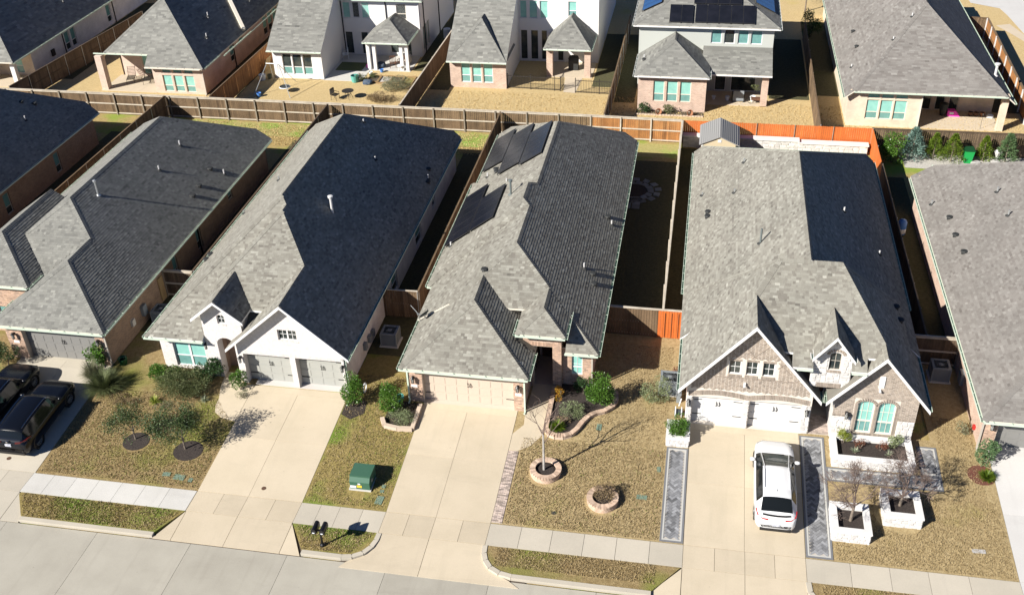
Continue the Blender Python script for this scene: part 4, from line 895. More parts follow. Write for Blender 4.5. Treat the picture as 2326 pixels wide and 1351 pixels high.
roof(h4, bl4, MT['sh_warm'], 'trim')
for a, b, z, o in (((.05, 39.4), (.05, 47.7), ZE, (-1, 0)), ((-.1, 47.75), (-.1, 65.2), ZE, (-1, 0)), ((11.6, 47.7), (11.6, 65.2), ZE, (1, 0)), ((11.45, 39.4), (11.45, 47.7), ZE, (1, 0)), ((5.3, 39.41), (6.02, 39.41), 4.88, (0, -1)), ((7.72, 39.41), (8.4, 39.41), 4.88, (0, -1)), ((6.6, 39.4), (6.6, 40.2), ZE, (1, 0)), ((6.9, 39.4), (6.9, 40.3), ZE, (-1, 0)), ((5.97, 39.35), (5.97, 39.75), 5.55, (-1, 0)), ((7.77, 39.35), (7.77, 39.75), 5.55, (1, 0)), ((.4, 65.3), (11.1, 65.3), 3.5, (0, 1))): gutter(h4, a, b, z, o, 'trim' if z > 5 else 'gutter')
rake(h4, [(.0, 2.99), (3.325, 6.97), (6.65, 2.99)], 39.4, w=.20); rake(h4, [(6.85, 2.99), (9.175, 5.77), (11.5, 2.99)], 39.4, w=.19); rake(h4, [(5.92, 5.48), (6.87, 6.75), (7.82, 5.48)], 39.35, w=.16)
GX = .42
dA = [(.30, 2.73, .57, 2.3, .3), (3.0, 5.46, .57, 2.3, .3)]; wn = [(1.86, 2.42, 3.83, 4.62), (2.66, 3.2, 3.83, 4.62), (3.42, 3.97, 3.83, 4.62)]
og = [(0, .3), (5.88, .3), (5.88, 3.35), (2.905, 6.85), (0, 3.35)]
fr = wall(h4, (GX, 39.87), (6.3, 39.87), .3, 3, 'mortar_cream', dA + [(*q, .16) for q in wn], outline=og)
garage_door(h4, fr, .30, 2.73, .57, 2.3, .3, 'door_white', 4); garage_door(h4, fr, 3.0, 5.46, .57, 2.3, .3, 'door_white', 4)
for q in wn: window(h4, fr, *q, .11, 1, False, 'trim', 'glass_dark', 'glass_dark', 2); soldier(h4, fr, q[0] - .02, q[1] + .02, q[3], q[3] + .12, 'taupe_brick', .02); soldier(h4, fr, q[0] - .04, q[1] + .04, q[2] - .14, q[2] - .01, 'taupe_brick', .035)
soldier(h4, fr, .72, 5.2, 3.58, 3.68, 'taupe_brick', .025)
soldier(h4, fr, .1, 2.9, 2.32, 2.6, 'taupe_brick', .02, .078, arch=lambda u: .17*math.sin(math.pi*min(1, max(0, (u - .1)/2.8)))); soldier(h4, fr, 2.92, 5.78, 2.32, 2.6, 'taupe_brick', .02, .078, arch=lambda u: .17*math.sin(math.pi*min(1, max(0, (u - 2.92)/2.86))))
def chevrons(parent, fr, test, u0, u1, v0, v1, mat, L=.19, W=.062, ang=32, pitch=.34, name='herringbone_bricks'):
    """zigzag columns of bricks"""
    m = MB(); col = 0; c, s = math.cos(math.radians(ang)), math.sin(math.radians(ang)); x = u0
    while x < u1:
        y = v0
        while y < v1:
            sg = 1 if col % 2 else -1; pts = [(x + i*L*c/2 - j*W*s*sg/2, y + i*L*s*sg/2 + j*W*c/2) for i, j in ((-1, -1), (1, -1), (1, 1), (-1, 1))]
            if test(x, y):
                t = min(1, max(0, random.gauss(.45, .2))); A = [fr.at(a, b, .007) for a, b in pts]; Bk = [fr.at(a, b) for a, b in pts]; m.face(A, t)
                for k in range(4): m.face([A[k], Bk[k], Bk[(k + 1) % 4], A[(k + 1) % 4]], t)
            y += .085
        x += L*c + .012; col += 1
    return m.build(name, mat, parent, kind='stuff')
def in_g(x, y): return 3.02 < y and y < 3.35 + (x if x < 2.905 else 5.81 - x)*1.176 - .22 and .12 < x < 5.76 and not any(q[0] - .12 < x < q[1] + .12 and q[2] - .2 < y < q[3] + .16 for q in wn) and not 3.55 < y < 3.71
def in_g2(x, y): return 2.62 + .17 < y < 3.05 and .1 < x < 5.76 and y > 2.66 + .17*abs(math.sin(math.pi*(x - .1)/2.8)) and y < 3.35 + (x if x < 2.905 else 5.81 - x)*1.176 - .22
chevrons(h4, fr, lambda x, y: in_g(x, y) or in_g2(x, y), .1, 5.8, 2.7, 6.8, 'taupe_brick')
for k in range(-3, 6):                                               # raised lattice over the herringbone
    for s in (1, -1):
        m = MB(); pts = []
        for i in range(60):
            x = .4 + k*.86 + s*(i*.05 - 1.2); y = 3.75 + i*.05
            if in_g(x, y) and y > 4.0: pts.append((x, y))
            elif pts: break
        if len(pts) > 5: a, b = pts[0], pts[-1]; m.beam(fr.at(*a, .012), fr.at(*b, .012), .03, .035); m.build('lattice_course', 'taupe_brick', h4)
lamp(h4, fr, .12, 2.0); lamp(h4, fr, 5.68, 2.0)
fl = MB(); fr.box(fl, 2.62, 2.72, 3.3, 3.4, 0, .1); fl.tube(fr.at(2.67, 3.33, .1), fr.at(2.67, 3.24, .22), .05, .06, 8); fl.build('flood_light', 'trim', h4)
def stones(parent, fr, u0, u1, v0, v1, mat='stone_w', w=.03, sx=(.2, .42), sy=(.13, .22)):
    """individual veneer stones with recessed joints, one object each"""
    v = v0
    while v < v1 - .03:
        h = min(rnd(*sy), v1 - v); h = v1 - v if v1 - v - h < .06 else h; x = u0
        while x < u1 - .02:
            L = min(rnd(*sx), u1 - x); L = u1 - x if u1 - x - L < .08 else L
            m = MB(); j = lambda a: rnd(-.012, .012); d = w + rnd(-.008, .014)
            q = [(x + .01 + j(0), v + .01 + j(0)), (x + L - .01 + j(0), v + .01 + j(0)), (x + L - .01 + j(0), v + h - .01 + j(0)), (x + .01 + j(0), v + h - .01 + j(0))]
            c = (x + L/2, v + h/2); inn = [(c[0] + (a - c[0])*.8, c[1] + (b - c[1])*.8) for a, b in q]; t = rnd(.1, .9)
            m.face([fr.at(a, b, d) for a, b in inn], t)
            for k in range(4): kk = (k + 1) % 4; m.face([fr.at(*q[k], d*.6), fr.at(*q[kk], d*.6), fr.at(*inn[kk], d), fr.at(*inn[k], d)], t); m.face([fr.at(*q[k], -.01), fr.at(*q[kk], -.01), fr.at(*q[kk], d*.6), fr.at(*q[k], d*.6)], t)
            m.build('stone', mat, parent); x += L
        v += h
stones(h4, fr, 0, .29, .57, 2.3); stones(h4, fr, 2.74, 2.99, .57, 2.28); stones(h4, fr, 5.47, 5.87, .57, 2.3)
wall(h4, (6.3, 39.87), (6.3, 43), .3, 3.5, 'stone_w'); wall(h4, (7.3, 43), (7.3, 39.87), .3, 3.5, 'stone_w')
dz = [(.75, 1.28, 4.62, 5.62, .14)]
fr = wall(h4, (5.98, 39.75), (7.78, 39.75), 3.62, 5, 'stone_m', dz, outline=[(0, 3.62), (1.8, 3.62), (1.8, 5.5), (.89, 6.66), (0, 5.5)])
window(h4, fr, .75, 1.28, 4.62, 5.62, .1, 1, False, 'trim_dark', 'glass_dark', 'glass_dark', 2, name='dormer_window'); soldier(h4, fr, .34, 1.42, 3.62, 3.86, 'taupe_brick', .03); soldier(h4, fr, .7, 1.34, 4.5, 4.62, 'taupe_brick', .04)
for k in range(9):
    a = math.pi*(k + .5)/9; m = MB(); c = (1.015, 5.5); e = .33; m.beam(fr.at(c[0] + math.cos(a)*.3, c[1] + math.sin(a)*.2, .02), fr.at(c[0] + math.cos(a)*.43, c[1] + math.sin(a)*.33, .02), .05, .07); m.build('brick', 'taupe_brick', h4)
for s in (-1, 1):
    m = MB(); pts = [(1.015 + s*.27, 5.64)] + [(1.015 + s*.27*math.cos(q*math.pi/10), 5.45 + .18*math.sin(q*math.pi/10)) for q in range(6)]; m.face([fr.at(x, y, .006) for x, y in pts]); m.build('arch', 'stone_w', h4)
stones(h4, fr, .02, .72, 3.9, 4.5); stones(h4, fr, .72, 1.32, 3.9, 4.48); stones(h4, fr, 1.32, 1.78, 3.9, 4.5); stones(h4, fr, .02, .7, 4.5, 5.45); stones(h4, fr, 1.32, 1.78, 4.5, 5.45); stones(h4, fr, .55, 1.2, 5.95, 6.25); stones(h4, fr, .02, .33, 3.64, 3.9); stones(h4, fr, 1.43, 1.78, 3.64, 3.9)
fl = MB(); fl.box(6.3, 39.9, .4, 7.3, 43, .6); fl.build('porch_floor', 'sand', h4)
pb = MB()
for i in range(5):
    for j in range(15): pb.box(6.32 + i*.2 + (j % 2)*.1, 39.92 + j*.1, .6, 6.32 + i*.2 + (j % 2)*.1 + .188, 39.92 + j*.1 + .088, .612, rnd(.2, .8))
pb.build('porch_brick', 'paver_brick', h4, kind='stuff')
m = MB(); m.box(6.3, 42.6, .4, 7.3, 43.0, .76); m.build('step', 'paver_brick', h4); m = MB(); m.box(6.3, 43.0, .4, 7.3, 43.08, 3.5); m.build('porch_wall', 'stone_w', h4); m = MB(); m.box(6.4, 42.95, .76, 7.2, 43.0, 3.0); m.build('entry_door', 'wood_door', h4)
wb = [(1.06, 1.82, 1.0, 2.9), (2.02, 2.78, 1.0, 2.9)]
fr = wall(h4, (7.3, 39.85), (11.05, 39.85), .3, 3, 'mortar_cream', [(*q, .16) for q in wb], outline=[(0, .3), (3.75, .3), (3.75, 3.25), (1.875, 5.62), (0, 3.25)])
hx = [(.92, 2.92, .57, 3.0)] + [(0, 4, .57, 1.95)]
bricks(h4, fr, [(0, 1.98), (3.75, 1.98), (3.75, 3.2), (1.875, 5.55), (0, 3.2)], 'taupe_brick', [(.9, 2.94, .5, 3.02), (1.8, 2.08, 3.75, 4.45)])
for q in wb:
    window(h4, fr, *q, .11, 1, True, 'trim_cream', 'glass_blind', 'glass_low', 3); cx = (q[0] + q[1])/2; hw_ = (q[1] - q[0])/2
    for s in (-1, 1):
        m = MB(); pts = [(cx + s*hw_, 2.91)] + [(cx + s*hw_*math.cos(k*math.pi/12), 2.66 + .24*math.sin(k*math.pi/12)) for k in range(7)]; m.face([fr.at(x, y, -.03) for x, y in pts]); m.build('arch', 'taupe_brick', h4)
    for k in range(13):
        a = math.pi*(k + .5)/13; m = MB(); m.beam(fr.at(cx + math.cos(a)*(hw_ + .01), 2.68 + math.sin(a)*.25, .02), fr.at(cx + math.cos(a)*(hw_ + .13), 2.68 + math.sin(a)*.41, .02), .06, .055); m.build('brick', 'taupe_brick', h4)
    soldier(h4, fr, q[0] - .08, q[1] + .08, .86, .99, 'taupe_brick', .035)
for x in (.93, 1.84, 2.8): soldier(h4, fr, x, x + .17, 1.0, 2.7, 'taupe_brick', .015, .085)
soldier(h4, fr, 0, .92, 1.9, 1.98, 'taupe_brick', .03); soldier(h4, fr, 2.96, 3.75, 1.9, 1.98, 'taupe_brick', .03)
stones(h4, fr, 0, .9, .57, 1.88); stones(h4, fr, 2.98, 3.75, .57, 1.88); stones(h4, fr, .92, 2.96, .57, .85); lamp(h4, fr, .62, 2.1); addr(h4, fr, .38, 1.76)
m = MB(); fr.box(m, 1.83, 2.05, 3.8, 4.42, 0, .05); m.build('gable_vent', 'trim', h4); m = MB(); m.tube(fr.at(1.9, 3.66, 0), fr.at(1.9, 3.6, .16), .05, .06, 8); m.build('flood_light', 'trim', h4)
wall(h4, (11.05, 39.85), (11.05, 64.9), .3, 3.0, 'brick_pink'); wall(h4, (11.05, 64.9), (.42, 64.9), .3, 3.3, 'brick_pink'); wall(h4, (.42, 64.9), (.42, 39.87), .3, 3.0, 'brick_pink')
p4l, p4r = bl4[0]['p']['L'], bl4[0]['p']['R']
for x, y, hh in ((2.95, 58.56, .25), (2.42, 55.44, .24), (.6, 57.9, .2)): pipe(h4, x, y, pz(p4l, x, y), hh, .05, 'steel')
pipe(h4, 3.66, 47.94, 6.32, .88, .055, 'pipe_dark')
for x, y in ((.98, 55.12), (.97, 54.6)): hat(h4, x, y, pz(p4l, x, y))
for x, y, hh in ((8.31, 52.63, .28), (10.3, 51.2, .25)): pipe(h4, x, y, pz(p4r, x, y), hh)
for x, y in ((10.6, 46.2), (10.7, 45.2)): hat(h4, x, y, pz(bl4[1]['p']['R'], x, y))

# --- house at the right edge
h5 = house('brick house with a broad plain shingle slope at the right edge', 19, 39.9)
bl5 = [block(13.72, 25.5, 39.0, 63.3, (ZE, .667), (ZE, .667), (ZE, .667), (3.88, .6))]
roof(h5, bl5, MT['sh_brown'], 'trim_cream', butt=.010)
gutter(h5, (13.72, 39.0), (13.72, 63.1), ZE, (-1, 0)); gutter(h5, (13.72, 39.0), (25, 39.0), ZE, (0, -1)); gutter(h5, (14.9, 63.3), (25, 63.3), 3.88, (0, 1))
hd = [(.62, 5.4, .57, 2.5, .35)]
fr = wall(h5, (14.12, 39.95), (25.0, 39.95), .3, 3.0, 'mortar_tan', hd); bricks(h5, fr, [(0, .57), (6.2, .57), (6.2, 2.95), (0, 2.95)], 'tan_brick', hd); garage_door(h5, fr, .62, 5.4, .57, 2.5, .35, 'door_slate', 8, False); lamp(h5, fr, .32, 2.1)
wall(h5, (14.12, 62.8), (14.12, 39.95), .3, 3.0, 'brick_pink'); wall(h5, (25, 39.95), (25, 62.8), .3, 3.0, 'brick_pink'); wall(h5, (25, 62.8), (14.12, 62.8), .3, 3.4, 'brick_pink')
for x, y, hh in ((14.29, 58.84, .3), (17.26, 57.04, .33), (17.29, 54.23, .34)): pipe(h5, x, y, pz(bl5[0]['p']['L'], x, y), hh, .05, 'steel')
for x, y in ((14.87, 56.5), (14.87, 54.46), (14.98, 52.49)): hat(h5, x, y, pz(bl5[0]['p']['L'], x, y))
down_spout(h5, 14.06, 39.9, .57, 2.95, 'trim_dark'); m = MB(); m.box(13.95, 44.3, .9, 14.12, 44.8, 1.6); m.build('meter_box', 'ac', h5); m = MB(); m.box(14.0, 40.9, .9, 14.12, 41.1, 1.1); m.build('hose_reel', 'red_light', h5)

# --- dark roofed house cut by the left edge
h0 = house('brown brick house with a shaded blue-black roof at the left edge', -51, 41)
bl0 = [block(-57.0, -45.28, 40.0, 67.1, (ZE, .9), (ZE, .9), (ZE, .9), (3.85, .6))]
roof(h0, bl0, MT['sh_grey'], 'trim_cream'); gutter(h0, (-45.28, 40), (-45.28, 67), ZE, (1, 0))
hd = [(14.2, 14.9, .9, 2.4), (20.5, 21.2, .9, 2.4)]
fr = wall(h0, (-45.7, 40.4), (-45.7, 66.7), .3, 3.0, 'brick_brown', hd)
for hh in hd: window(h0, fr, *hh, .1, 1, True, 'trim_dark', 'glass_low', 'glass_dark')
wall(h0, (-56.6, 40.4), (-45.7, 40.4), .3, 3.0, 'brick_brown'); wall(h0, (-45.7, 66.7), (-56.6, 66.7), .3, 3.2, 'brick_brown'); wall(h0, (-56.6, 66.7), (-56.6, 40.4), .3, 3.0, 'brick_brown')
pipe(h0, -47.3, 61.3, 4.85, .35); hat(h0, -48.2, 62.6, 5.6); hat(h0, -47.7, 63.3, 5.2)
# ================================================================ HOUSES OF THE BACK ROW
def bhouse(label, x, y): return house(label, x, y, 'houses of the far row')
# far left
b0 = bhouse('pale brick house with a dark roof in the far left corner', -64, 77)
bb = [block(-71, -58.3, 76.2, 104, (ZE, .85), (ZE, .85), (ZE, .85), (ZE, .85))]; roof(b0, bb, MT['sh_grey'], 'trim_cream', .2, (.3, .6)); gutter(b0, (-58.3, 76.2), (-58.3, 104), ZE, (1, 0))
hd = [(5.5, 6.3, .9, 2.6), (6.6, 7.4, .9, 2.6), (13.3, 14.1, .9, 2.6)]
fr = wall(b0, (-58.75, 79.4), (-58.75, 103), .3, 3.0, 'brick_white', hd)
for q in hd: window(b0, fr, *q, .1, 1, True, 'trim', 'glass_low', 'glass_dark')
fr = wall(b0, (-63, 79.4), (-58.75, 79.4), .3, 3.0, 'brick_cream', [(2.2, 3.2, .8, 2.7)]); window(b0, fr, 2.2, 3.2, .8, 2.7, .1, 1, True)
wall(b0, (-70.5, 76.8), (-63, 76.8), .3, 3.0, 'brick_white'); wall(b0, (-63, 76.8), (-63, 79.4), .3, 3.0, 'brick_white'); m = MB(); m.box(-59.15, 76.75, .3, -58.75, 77.15, 2.95); m.build('porch_post', 'siding_white', b0); m = MB(); m.box(-63, 76.7, .4, -58.6, 79.4, .62); m.build('patio', 'concrete_slab', b0)
for y in (84.6, 94.0): down_spout(b0, -58.7, y, .57, 2.95, 'black')
pipe(b0, -60.0, 88, 4.4, .4, .05, 'steel'); m = MB(); m.box(-58.72, 82.3, 1.3, -58.6, 82.8, 1.9); m.build('meter_box', 'black', b0)
# tan brick, lower left
b1 = bhouse('tan brick house with a broad grey hip roof and corner patio', -46, 76.9)
A1 = dict(L=(ZE, .85), R=(ZE, .85), F=(ZE, .85), B=(ZE, .85))
bb = [block(-51.15, -40.95, 76.45, 100, **A1, clip=(-60, -46.2, 77.35, 120)), block(-51.15, -40.95, 76.45, 100, **A1, clip=(-46.2, -30, 70, 120))]
roof(b1, bb, MT['sh_grey'], 'trim_cream', .18, (.28, .55)); gutter(b1, (-46.2, 76.45), (-41.2, 76.45), ZE, (0, -1), 'trim_cream'); gutter(b1, (-51.15, 77.35), (-46.2, 77.35), 3.81, (0, -1)); gutter(b1, (-40.95, 76.6), (-40.95, 79.8), ZE, (1, 0)); gutter(b1, (-40.55, 79.8), (-40.55, 100), ZE, (1, 0))
m = MB(); m.beam((-43.2, 88.2, 5.15), (-41.0, 85.5, 3.28), .3, .25); m.build('roof_step', 'trim_cream', b1)
hd = [(.82, 1.66, .75, 2.2), (1.83, 2.67, .75, 2.2), (2.84, 3.68, .75, 2.2), (.82, 1.66, 2.38, 2.82), (1.83, 2.67, 2.38, 2.82), (2.84, 3.68, 2.38, 2.82)]
fr = wall(b1, (-45.85, 76.9), (-41.35, 76.9), .3, 3.0, 'brick_rose', hd)
for k, q in enumerate(hd): window(b1, fr, *q, .1, 1, k < 3, 'trim_cream', 'glass_blind' if k < 3 else 'glass_low', 'glass_low')
hd = [(5.8, 6.7, 1.2, 2.7), (7.9, 8.9, 2.2, 2.6)] + [(13.6 + i*1.25, 14.6 + i*1.25, .9, 2.7) for i in range(4)]
fr = wall(b1, (-41.35, 76.9), (-41.35, 99), .3, 3.0, 'brick_rose', hd)
for q in hd: window(b1, fr, *q, .1, 1, q[2] < 2, 'trim_cream', 'glass_blind' if q[0] > 10 else 'glass_low', 'glass_dark')
wall(b1, (-45.85, 80.4), (-45.85, 76.9), .3, 3.2, 'brick_rose'); fr = wall(b1, (-50.6, 80.4), (-45.85, 80.4), .3, 3.4, 'brick_rose', [(1.9, 3.0, .75, 2.6), (3.3, 4.5, .65, 2.7)]); window(b1, fr, 1.9, 3.0, .75, 2.6, .1, 1, True, 'trim_cream', 'glass_blind'); window(b1, fr, 3.3, 4.5, .65, 2.7, .1, 1, False, 'trim_cream', 'glass_low')
wall(b1, (-50.75, 99), (-50.75, 80.4), .3, 3.2, 'brick_rose'); m = MB(); m.box(-51.0, 77.0, .3, -50.4, 77.6, 3.6); m.build('brick_pillar', 'brick_rose', b1); m = MB(); m.box(-51, 76.85, .35, -45.85, 80.4, .62); m.build('patio', 'concrete_slab', b1); down_spout(b1, -41.28, 76.85, .57, 3.0, 'trim_dark'); down_spout(b1, -41.28, 83.4, .57, 3.0, 'black')
for x, y in ((-43.2, 83.5), (-42.2, 80.6), (-42.3, 90.5)): pipe(b1, x, y, ZE + .85*(-40.75 - x), .35)
# white two storey with covered patio
b2 = bhouse('white two storey house with a small hipped patio cover on paired posts', -30, 87)
bb = [block(-37.05, -32.1, 80.8, 92, None, None, (3.2, .667), None), block(-29.3, -25.2, 83.55, 88.5, (3.2, .667), (3.2, .667), (3.2, .667), None), block(-38, -24.6, 87.1, 101, (5.8, .5), (5.8, .5), (5.8, .5), (5.8, .5))]
roof(b2, bb, MT['sh_grey'], 'trim', .18, (.28, .55))
for a, b, z, o in (((-37.05, 80.8), (-32.1, 80.8), 3.2, (0, -1)), ((-29.3, 83.55), (-25.2, 83.55), 3.2, (0, -1)), ((-32.3, 87.1), (-24.6, 87.1), 5.8, (0, -1)), ((-25.2, 83.55), (-25.2, 87), 3.2, (1, 0))): gutter(b2, a, b, z, o)
hd = [(.85, 1.68, .95, 2.78), (1.78, 2.62, .95, 2.78), (2.72, 3.55, .95, 2.78)]
fr = wall(b2, (-36.75, 81.25), (-32.3, 81.25), .3, 3.1, 'siding_white', hd)
for q in hd: window(b2, fr, *q, .1, 1, True, 'trim', 'glass_dark', 'glass_low')
wall(b2, (-32.3, 81.25), (-32.3, 87.5), .3, 3, 'siding_white', outline=[(0, .3), (6.25, .3), (6.25, 7.2), (0, 3.05)]); wall(b2, (-36.75, 92), (-36.75, 81.25), .3, 3.2, 'siding_white')
hd = [(.15, .85, 3.95, 5.4), (1.05, 1.7, 4.0, 5.42), (1.9, 2.65, 3.98, 5.4), (5.15, 6.05, 3.95, 5.33), (.1, .85, .6, 2.7), (1.6, 2.3, .6, 2.7), (4.3, 5.1, .8, 2.6), (5.7, 6.3, .6, 2.6)]
fr = wall(b2, (-32.3, 87.5), (-25.0, 87.5), .3, 5.75, 'siding_white', hd)
for k, q in enumerate(hd): window(b2, fr, *q, .1, 1, k == 3, 'trim_cream' if k == 3 else 'trim', 'glass_blind' if k in (0, 2) else 'glass_dark', 'glass_dark')
lapm = MB()
for i in range(26): fr.box(lapm, 0, 7.3, 3.0 + i*.105, 3.004 + i*.105, 0, .012)
lapm.build('lap_edge', 'siding_white', b2, kind='stuff')
hd = [(.6, 1.2, .9, 3.1), (1.4, 2.0, .9, 3.1), (2.2, 2.8, .9, 3.1)]; fr = wall(b2, (-25.0, 87.5), (-25.0, 100), .3, 5.75, 'siding_white', hd)
for q in hd: window(b2, fr, *q, .1, 1, False, 'trim_dark', 'glass_low', 'glass_low')
for x in (-28.95, -28.4, -25.95, -25.45): m = MB(); m.box(x - .14, 83.85, .3, x + .14, 84.13, 3.05); m.build('patio_post', 'trim', b2)
m = MB(); m.box(-32.3, 81.1, .35, -28.9, 87.5, .6); m.box(-28.9, 83.7, .35, -25.2, 87.5, .6); m.build('patio', 'concrete_new', b2)
for x in (-32.25, -28.1, -25.1): down_spout(b2, x, 87.45, 3.1 if x < -26 and x > -30 else .6, 5.7, 'black' if x < -26 else 'trim')
for y in (88.6, 94): down_spout(b2, -24.95, y, .6, 5.7, 'black')
# white and brick two storey with fenced patio
b3 = bhouse('two storey house of white siding over rose brick behind the iron fence', -14, 87)
bb = [block(-21.0, -15.9, 80.3, 90.0, None, None, (ZE, .667), None), block(-21.0, -15.9, 80.3, 87.0, (ZE, 1.07), (ZE, 1.07), (ZE, .95), None), block(-13.3, -9.25, 83.5, 88.5, (3.2, .9), (3.2, .9), (3.2, .667), None)]
bb[1] = block(-21.0, -15.9, 80.3, 84.6, (ZE, 1.07), (ZE, 1.07), (ZE, .95), None)
roof(b3, bb, MT['sh_grey'], 'trim', .18, (.28, .55))
for a, b, z, o in (((-21, 80.3), (-15.9, 80.3), ZE, (0, -1)), ((-13.3, 83.5), (-9.25, 83.5), 3.2, (0, -1)), ((-9.25, 83.5), (-9.25, 87.3), 3.2, (1, 0))): gutter(b3, a, b, z, o)
hd = [(.95, 1.75, 1.05, 2.72), (1.9, 2.7, 1.05, 2.72), (2.85, 3.68, 1.05, 2.72)]
fr = wall(b3, (-20.85, 80.8), (-16.05, 80.8), .3, 3.0, 'brick_pink', hd)
for q in hd: window(b3, fr, *q, .1, 1, True, 'trim', 'glass_blind', 'glass_low')
wall(b3, (-16.05, 80.8), (-16.05, 87.4), .3, 3, 'siding_white', outline=[(0, .3), (6.6, .3), (6.6, 7.6), (0, 3.1)]); wall(b3, (-20.85, 90), (-20.85, 80.8), .3, 3.2, 'brick_pink')
hd = [(.1, .72, 4.45, 6.0), (.92, 1.66, 4.45, 6.0), (1.86, 2.6, 4.45, 6.0), (4.36, 5.1, 4.72, 6.0), (.1, .75, .7, 3.4), (1.0, 1.7, .7, 3.4), (1.95, 2.5, .7, 3.4), (3.4, 3.95, .65, 2.6)]
fr = wall(b3, (-16.05, 87.4), (-9.05, 87.4), .3, 6.7, 'siding_white', hd)
for k, q in enumerate(hd): window(b3, fr, *q, .1, 1, k == 3, 'trim', 'glass_blind' if k < 4 else 'glass_dark', 'glass_low')
m = MB(); fr.box(m, 0, 7, .57, 3.6, .0, .012)
wall(b3, (-9.05, 87.4), (-9.05, 104), .3, 6.7, 'siding_white'); wall(b3, (-9.05, 104), (-16, 104), .3, 6.7, 'siding_white')
for x in (-12.85, -9.6): m = MB(); m.box(x - .26, 83.9, .3, x + .26, 84.42, 3.05); m.build('brick_pillar', 'brick_pink', b3)
m = MB(); m.box(-13.1, 83.8, .35, -9.2, 87.4, .61); m.build('patio', 'concrete_slab', b3); m = MB(); m.face([(-11.2, 80.6, .59), (-10.2, 80.5, .59), (-10.0, 83.8, .59), (-11.5, 83.8, .59)]); m.build('patio_path', 'concrete_slab', b3); pipe(b3, -18.5, 85.8, 6.6, .35)
# sage house with solar panels
b4 = bhouse('sage two storey house with solar panels and a brick rear wing', 0, 79)
U4 = dict(L=(6.1, .5), R=(6.1, .5), F=(6.1, .5), B=(6.1, .5))
bb = [block(-5.15, .65, 77.3, 84, (3.6, .667), (3.6, .667), (3.6, .667), None), block(.0, 5.45, 78.95, 84, None, None, (3.3, .36), None), block(-5.65, 5.9, 81.7, 94, **U4)]
roof(b4, bb, MT['sh_grey'], 'trim_cream', .18, (.28, .55))
for a, b, z, o in (((-5.15, 77.3), (.65, 77.3), 3.6, (0, -1)), ((.75, 78.95), (5.45, 78.95), 3.3, (0, -1)), ((-5.65, 81.7), (5.9, 81.7), 6.1, (0, -1)), ((-5.65, 81.7), (-5.65, 92), 6.1, (-1, 0)), ((5.9, 81.7), (5.9, 92), 6.1, (1, 0)), ((-5.15, 77.3), (-5.15, 82), 3.6, (-1, 0)), ((.65, 77.3), (.65, 79), 3.6, (1, 0))): gutter(b4, a, b, z, o, 'trim')
hd = [(1.2, 2.06, 1.38, 3.1), (2.24, 3.1, 1.38, 3.1), (3.28, 4.14, 1.38, 3.1)]
fr = wall(b4, (-4.85, 77.65), (.45, 77.65), .3, 3.5, 'brick_pink', hd)
for q in hd: window(b4, fr, *q, .1, 1, True, 'trim_cream', 'glass_blind', 'glass_low')
wall(b4, (.45, 77.65), (.45, 82.1), .3, 3.5, 'brick_pink'); wall(b4, (-4.85, 82.1), (-4.85, 77.65), .3, 3.5, 'brick_pink')
hd = [(5.75, 6.58, 4.65, 5.8), (6.78, 7.61, 4.65, 5.8), (7.86, 8.69, 4.65, 5.78), (8.88, 9.76, 4.65, 5.77), (6.3, 7.2, .65, 2.7), (7.6, 9.6, .65, 2.7)]
fr = wall(b4, (-5.2, 82.1), (5.45, 82.1), .3, 6.05, 'siding_grey', hd)
for k, q in enumerate(hd): window(b4, fr, *q, .1, 1, False, 'trim', 'glass_low' if k in (0, 2, 3) else 'glass_dark', 'glass_dark')
wall(b4, (5.45, 82.1), (5.45, 94), .3, 6.05, 'siding_grey'); wall(b4, (5.45, 94), (-5.2, 94), .3, 6.05, 'siding_grey'); wall(b4, (-5.2, 94), (-5.2, 82.1), .3, 6.05, 'siding_grey')
m = MB(); m.box(4.75, 79.3, .3, 5.25, 79.8, 3.2); m.build('brick_pillar', 'brick_pink', b4); m = MB(); m.box(.5, 79.3, .35, 5.3, 82.1, .61); m.build('patio', 'concrete_slab', b4)
pF = (0.0, .5, 6.1 - .5*81.7)
solar(b4, pF, -2.85, 81.98, 2, 1, .93, 1.72); solar(b4, pF, -.82, 82.02, 5, 1, .94, 1.75); solar(b4, pF, -1.0, 83.85, 4, 1, .95, 1.7)
solar(b4, (.5, 0, 6.1 + .5*5.65), -5.1, 84.0, 1, 3, 1.6, 1.0, 'cell_blue'); solar(b4, (-.5, 0, 6.1 + .5*5.9), 3.85, 84.6, 1, 4, 1.6, 1.0, 'cell_blue'); pipe(b4, -4.6, 80.1, 3.95, .3); hat(b4, -4.55, 79.6, 3.95)
# cream brick, right
b5 = bhouse('cream brick house with a large plain roof and patio at the far right', 16.7, 76.4)
bb = [block(10.7, 22.7, 76.0, 103, (ZE, .82), (ZE, .82), (3.55, .6), (ZE, .82))]; roof(b5, bb, MT['sh_brown'], 'trim_cream', .16, (.24, .5))
gutter(b5, (10.7, 76.1), (10.7, 102), ZE, (-1, 0)); gutter(b5, (11.3, 76.0), (22.1, 76.0), 3.55, (0, -1)); gutter(b5, (22.7, 76), (22.7, 102), ZE, (1, 0))
hd = [(1.3, 2.2, 1.18, 2.72), (2.3, 3.2, 1.18, 2.72), (3.3, 4.22, 1.18, 2.72), (1.3, 2.2, 2.82, 3.2), (2.3, 3.2, 2.82, 3.2), (3.3, 4.22, 2.82, 3.2)]
fr = wall(b5, (11.1, 76.45), (16.35, 76.45), .3, 3.5, 'brick_cream', hd)
for k, q in enumerate(hd): window(b5, fr, *q, .1, 1, k < 3, 'trim_cream', 'glass_blind', 'glass_low')
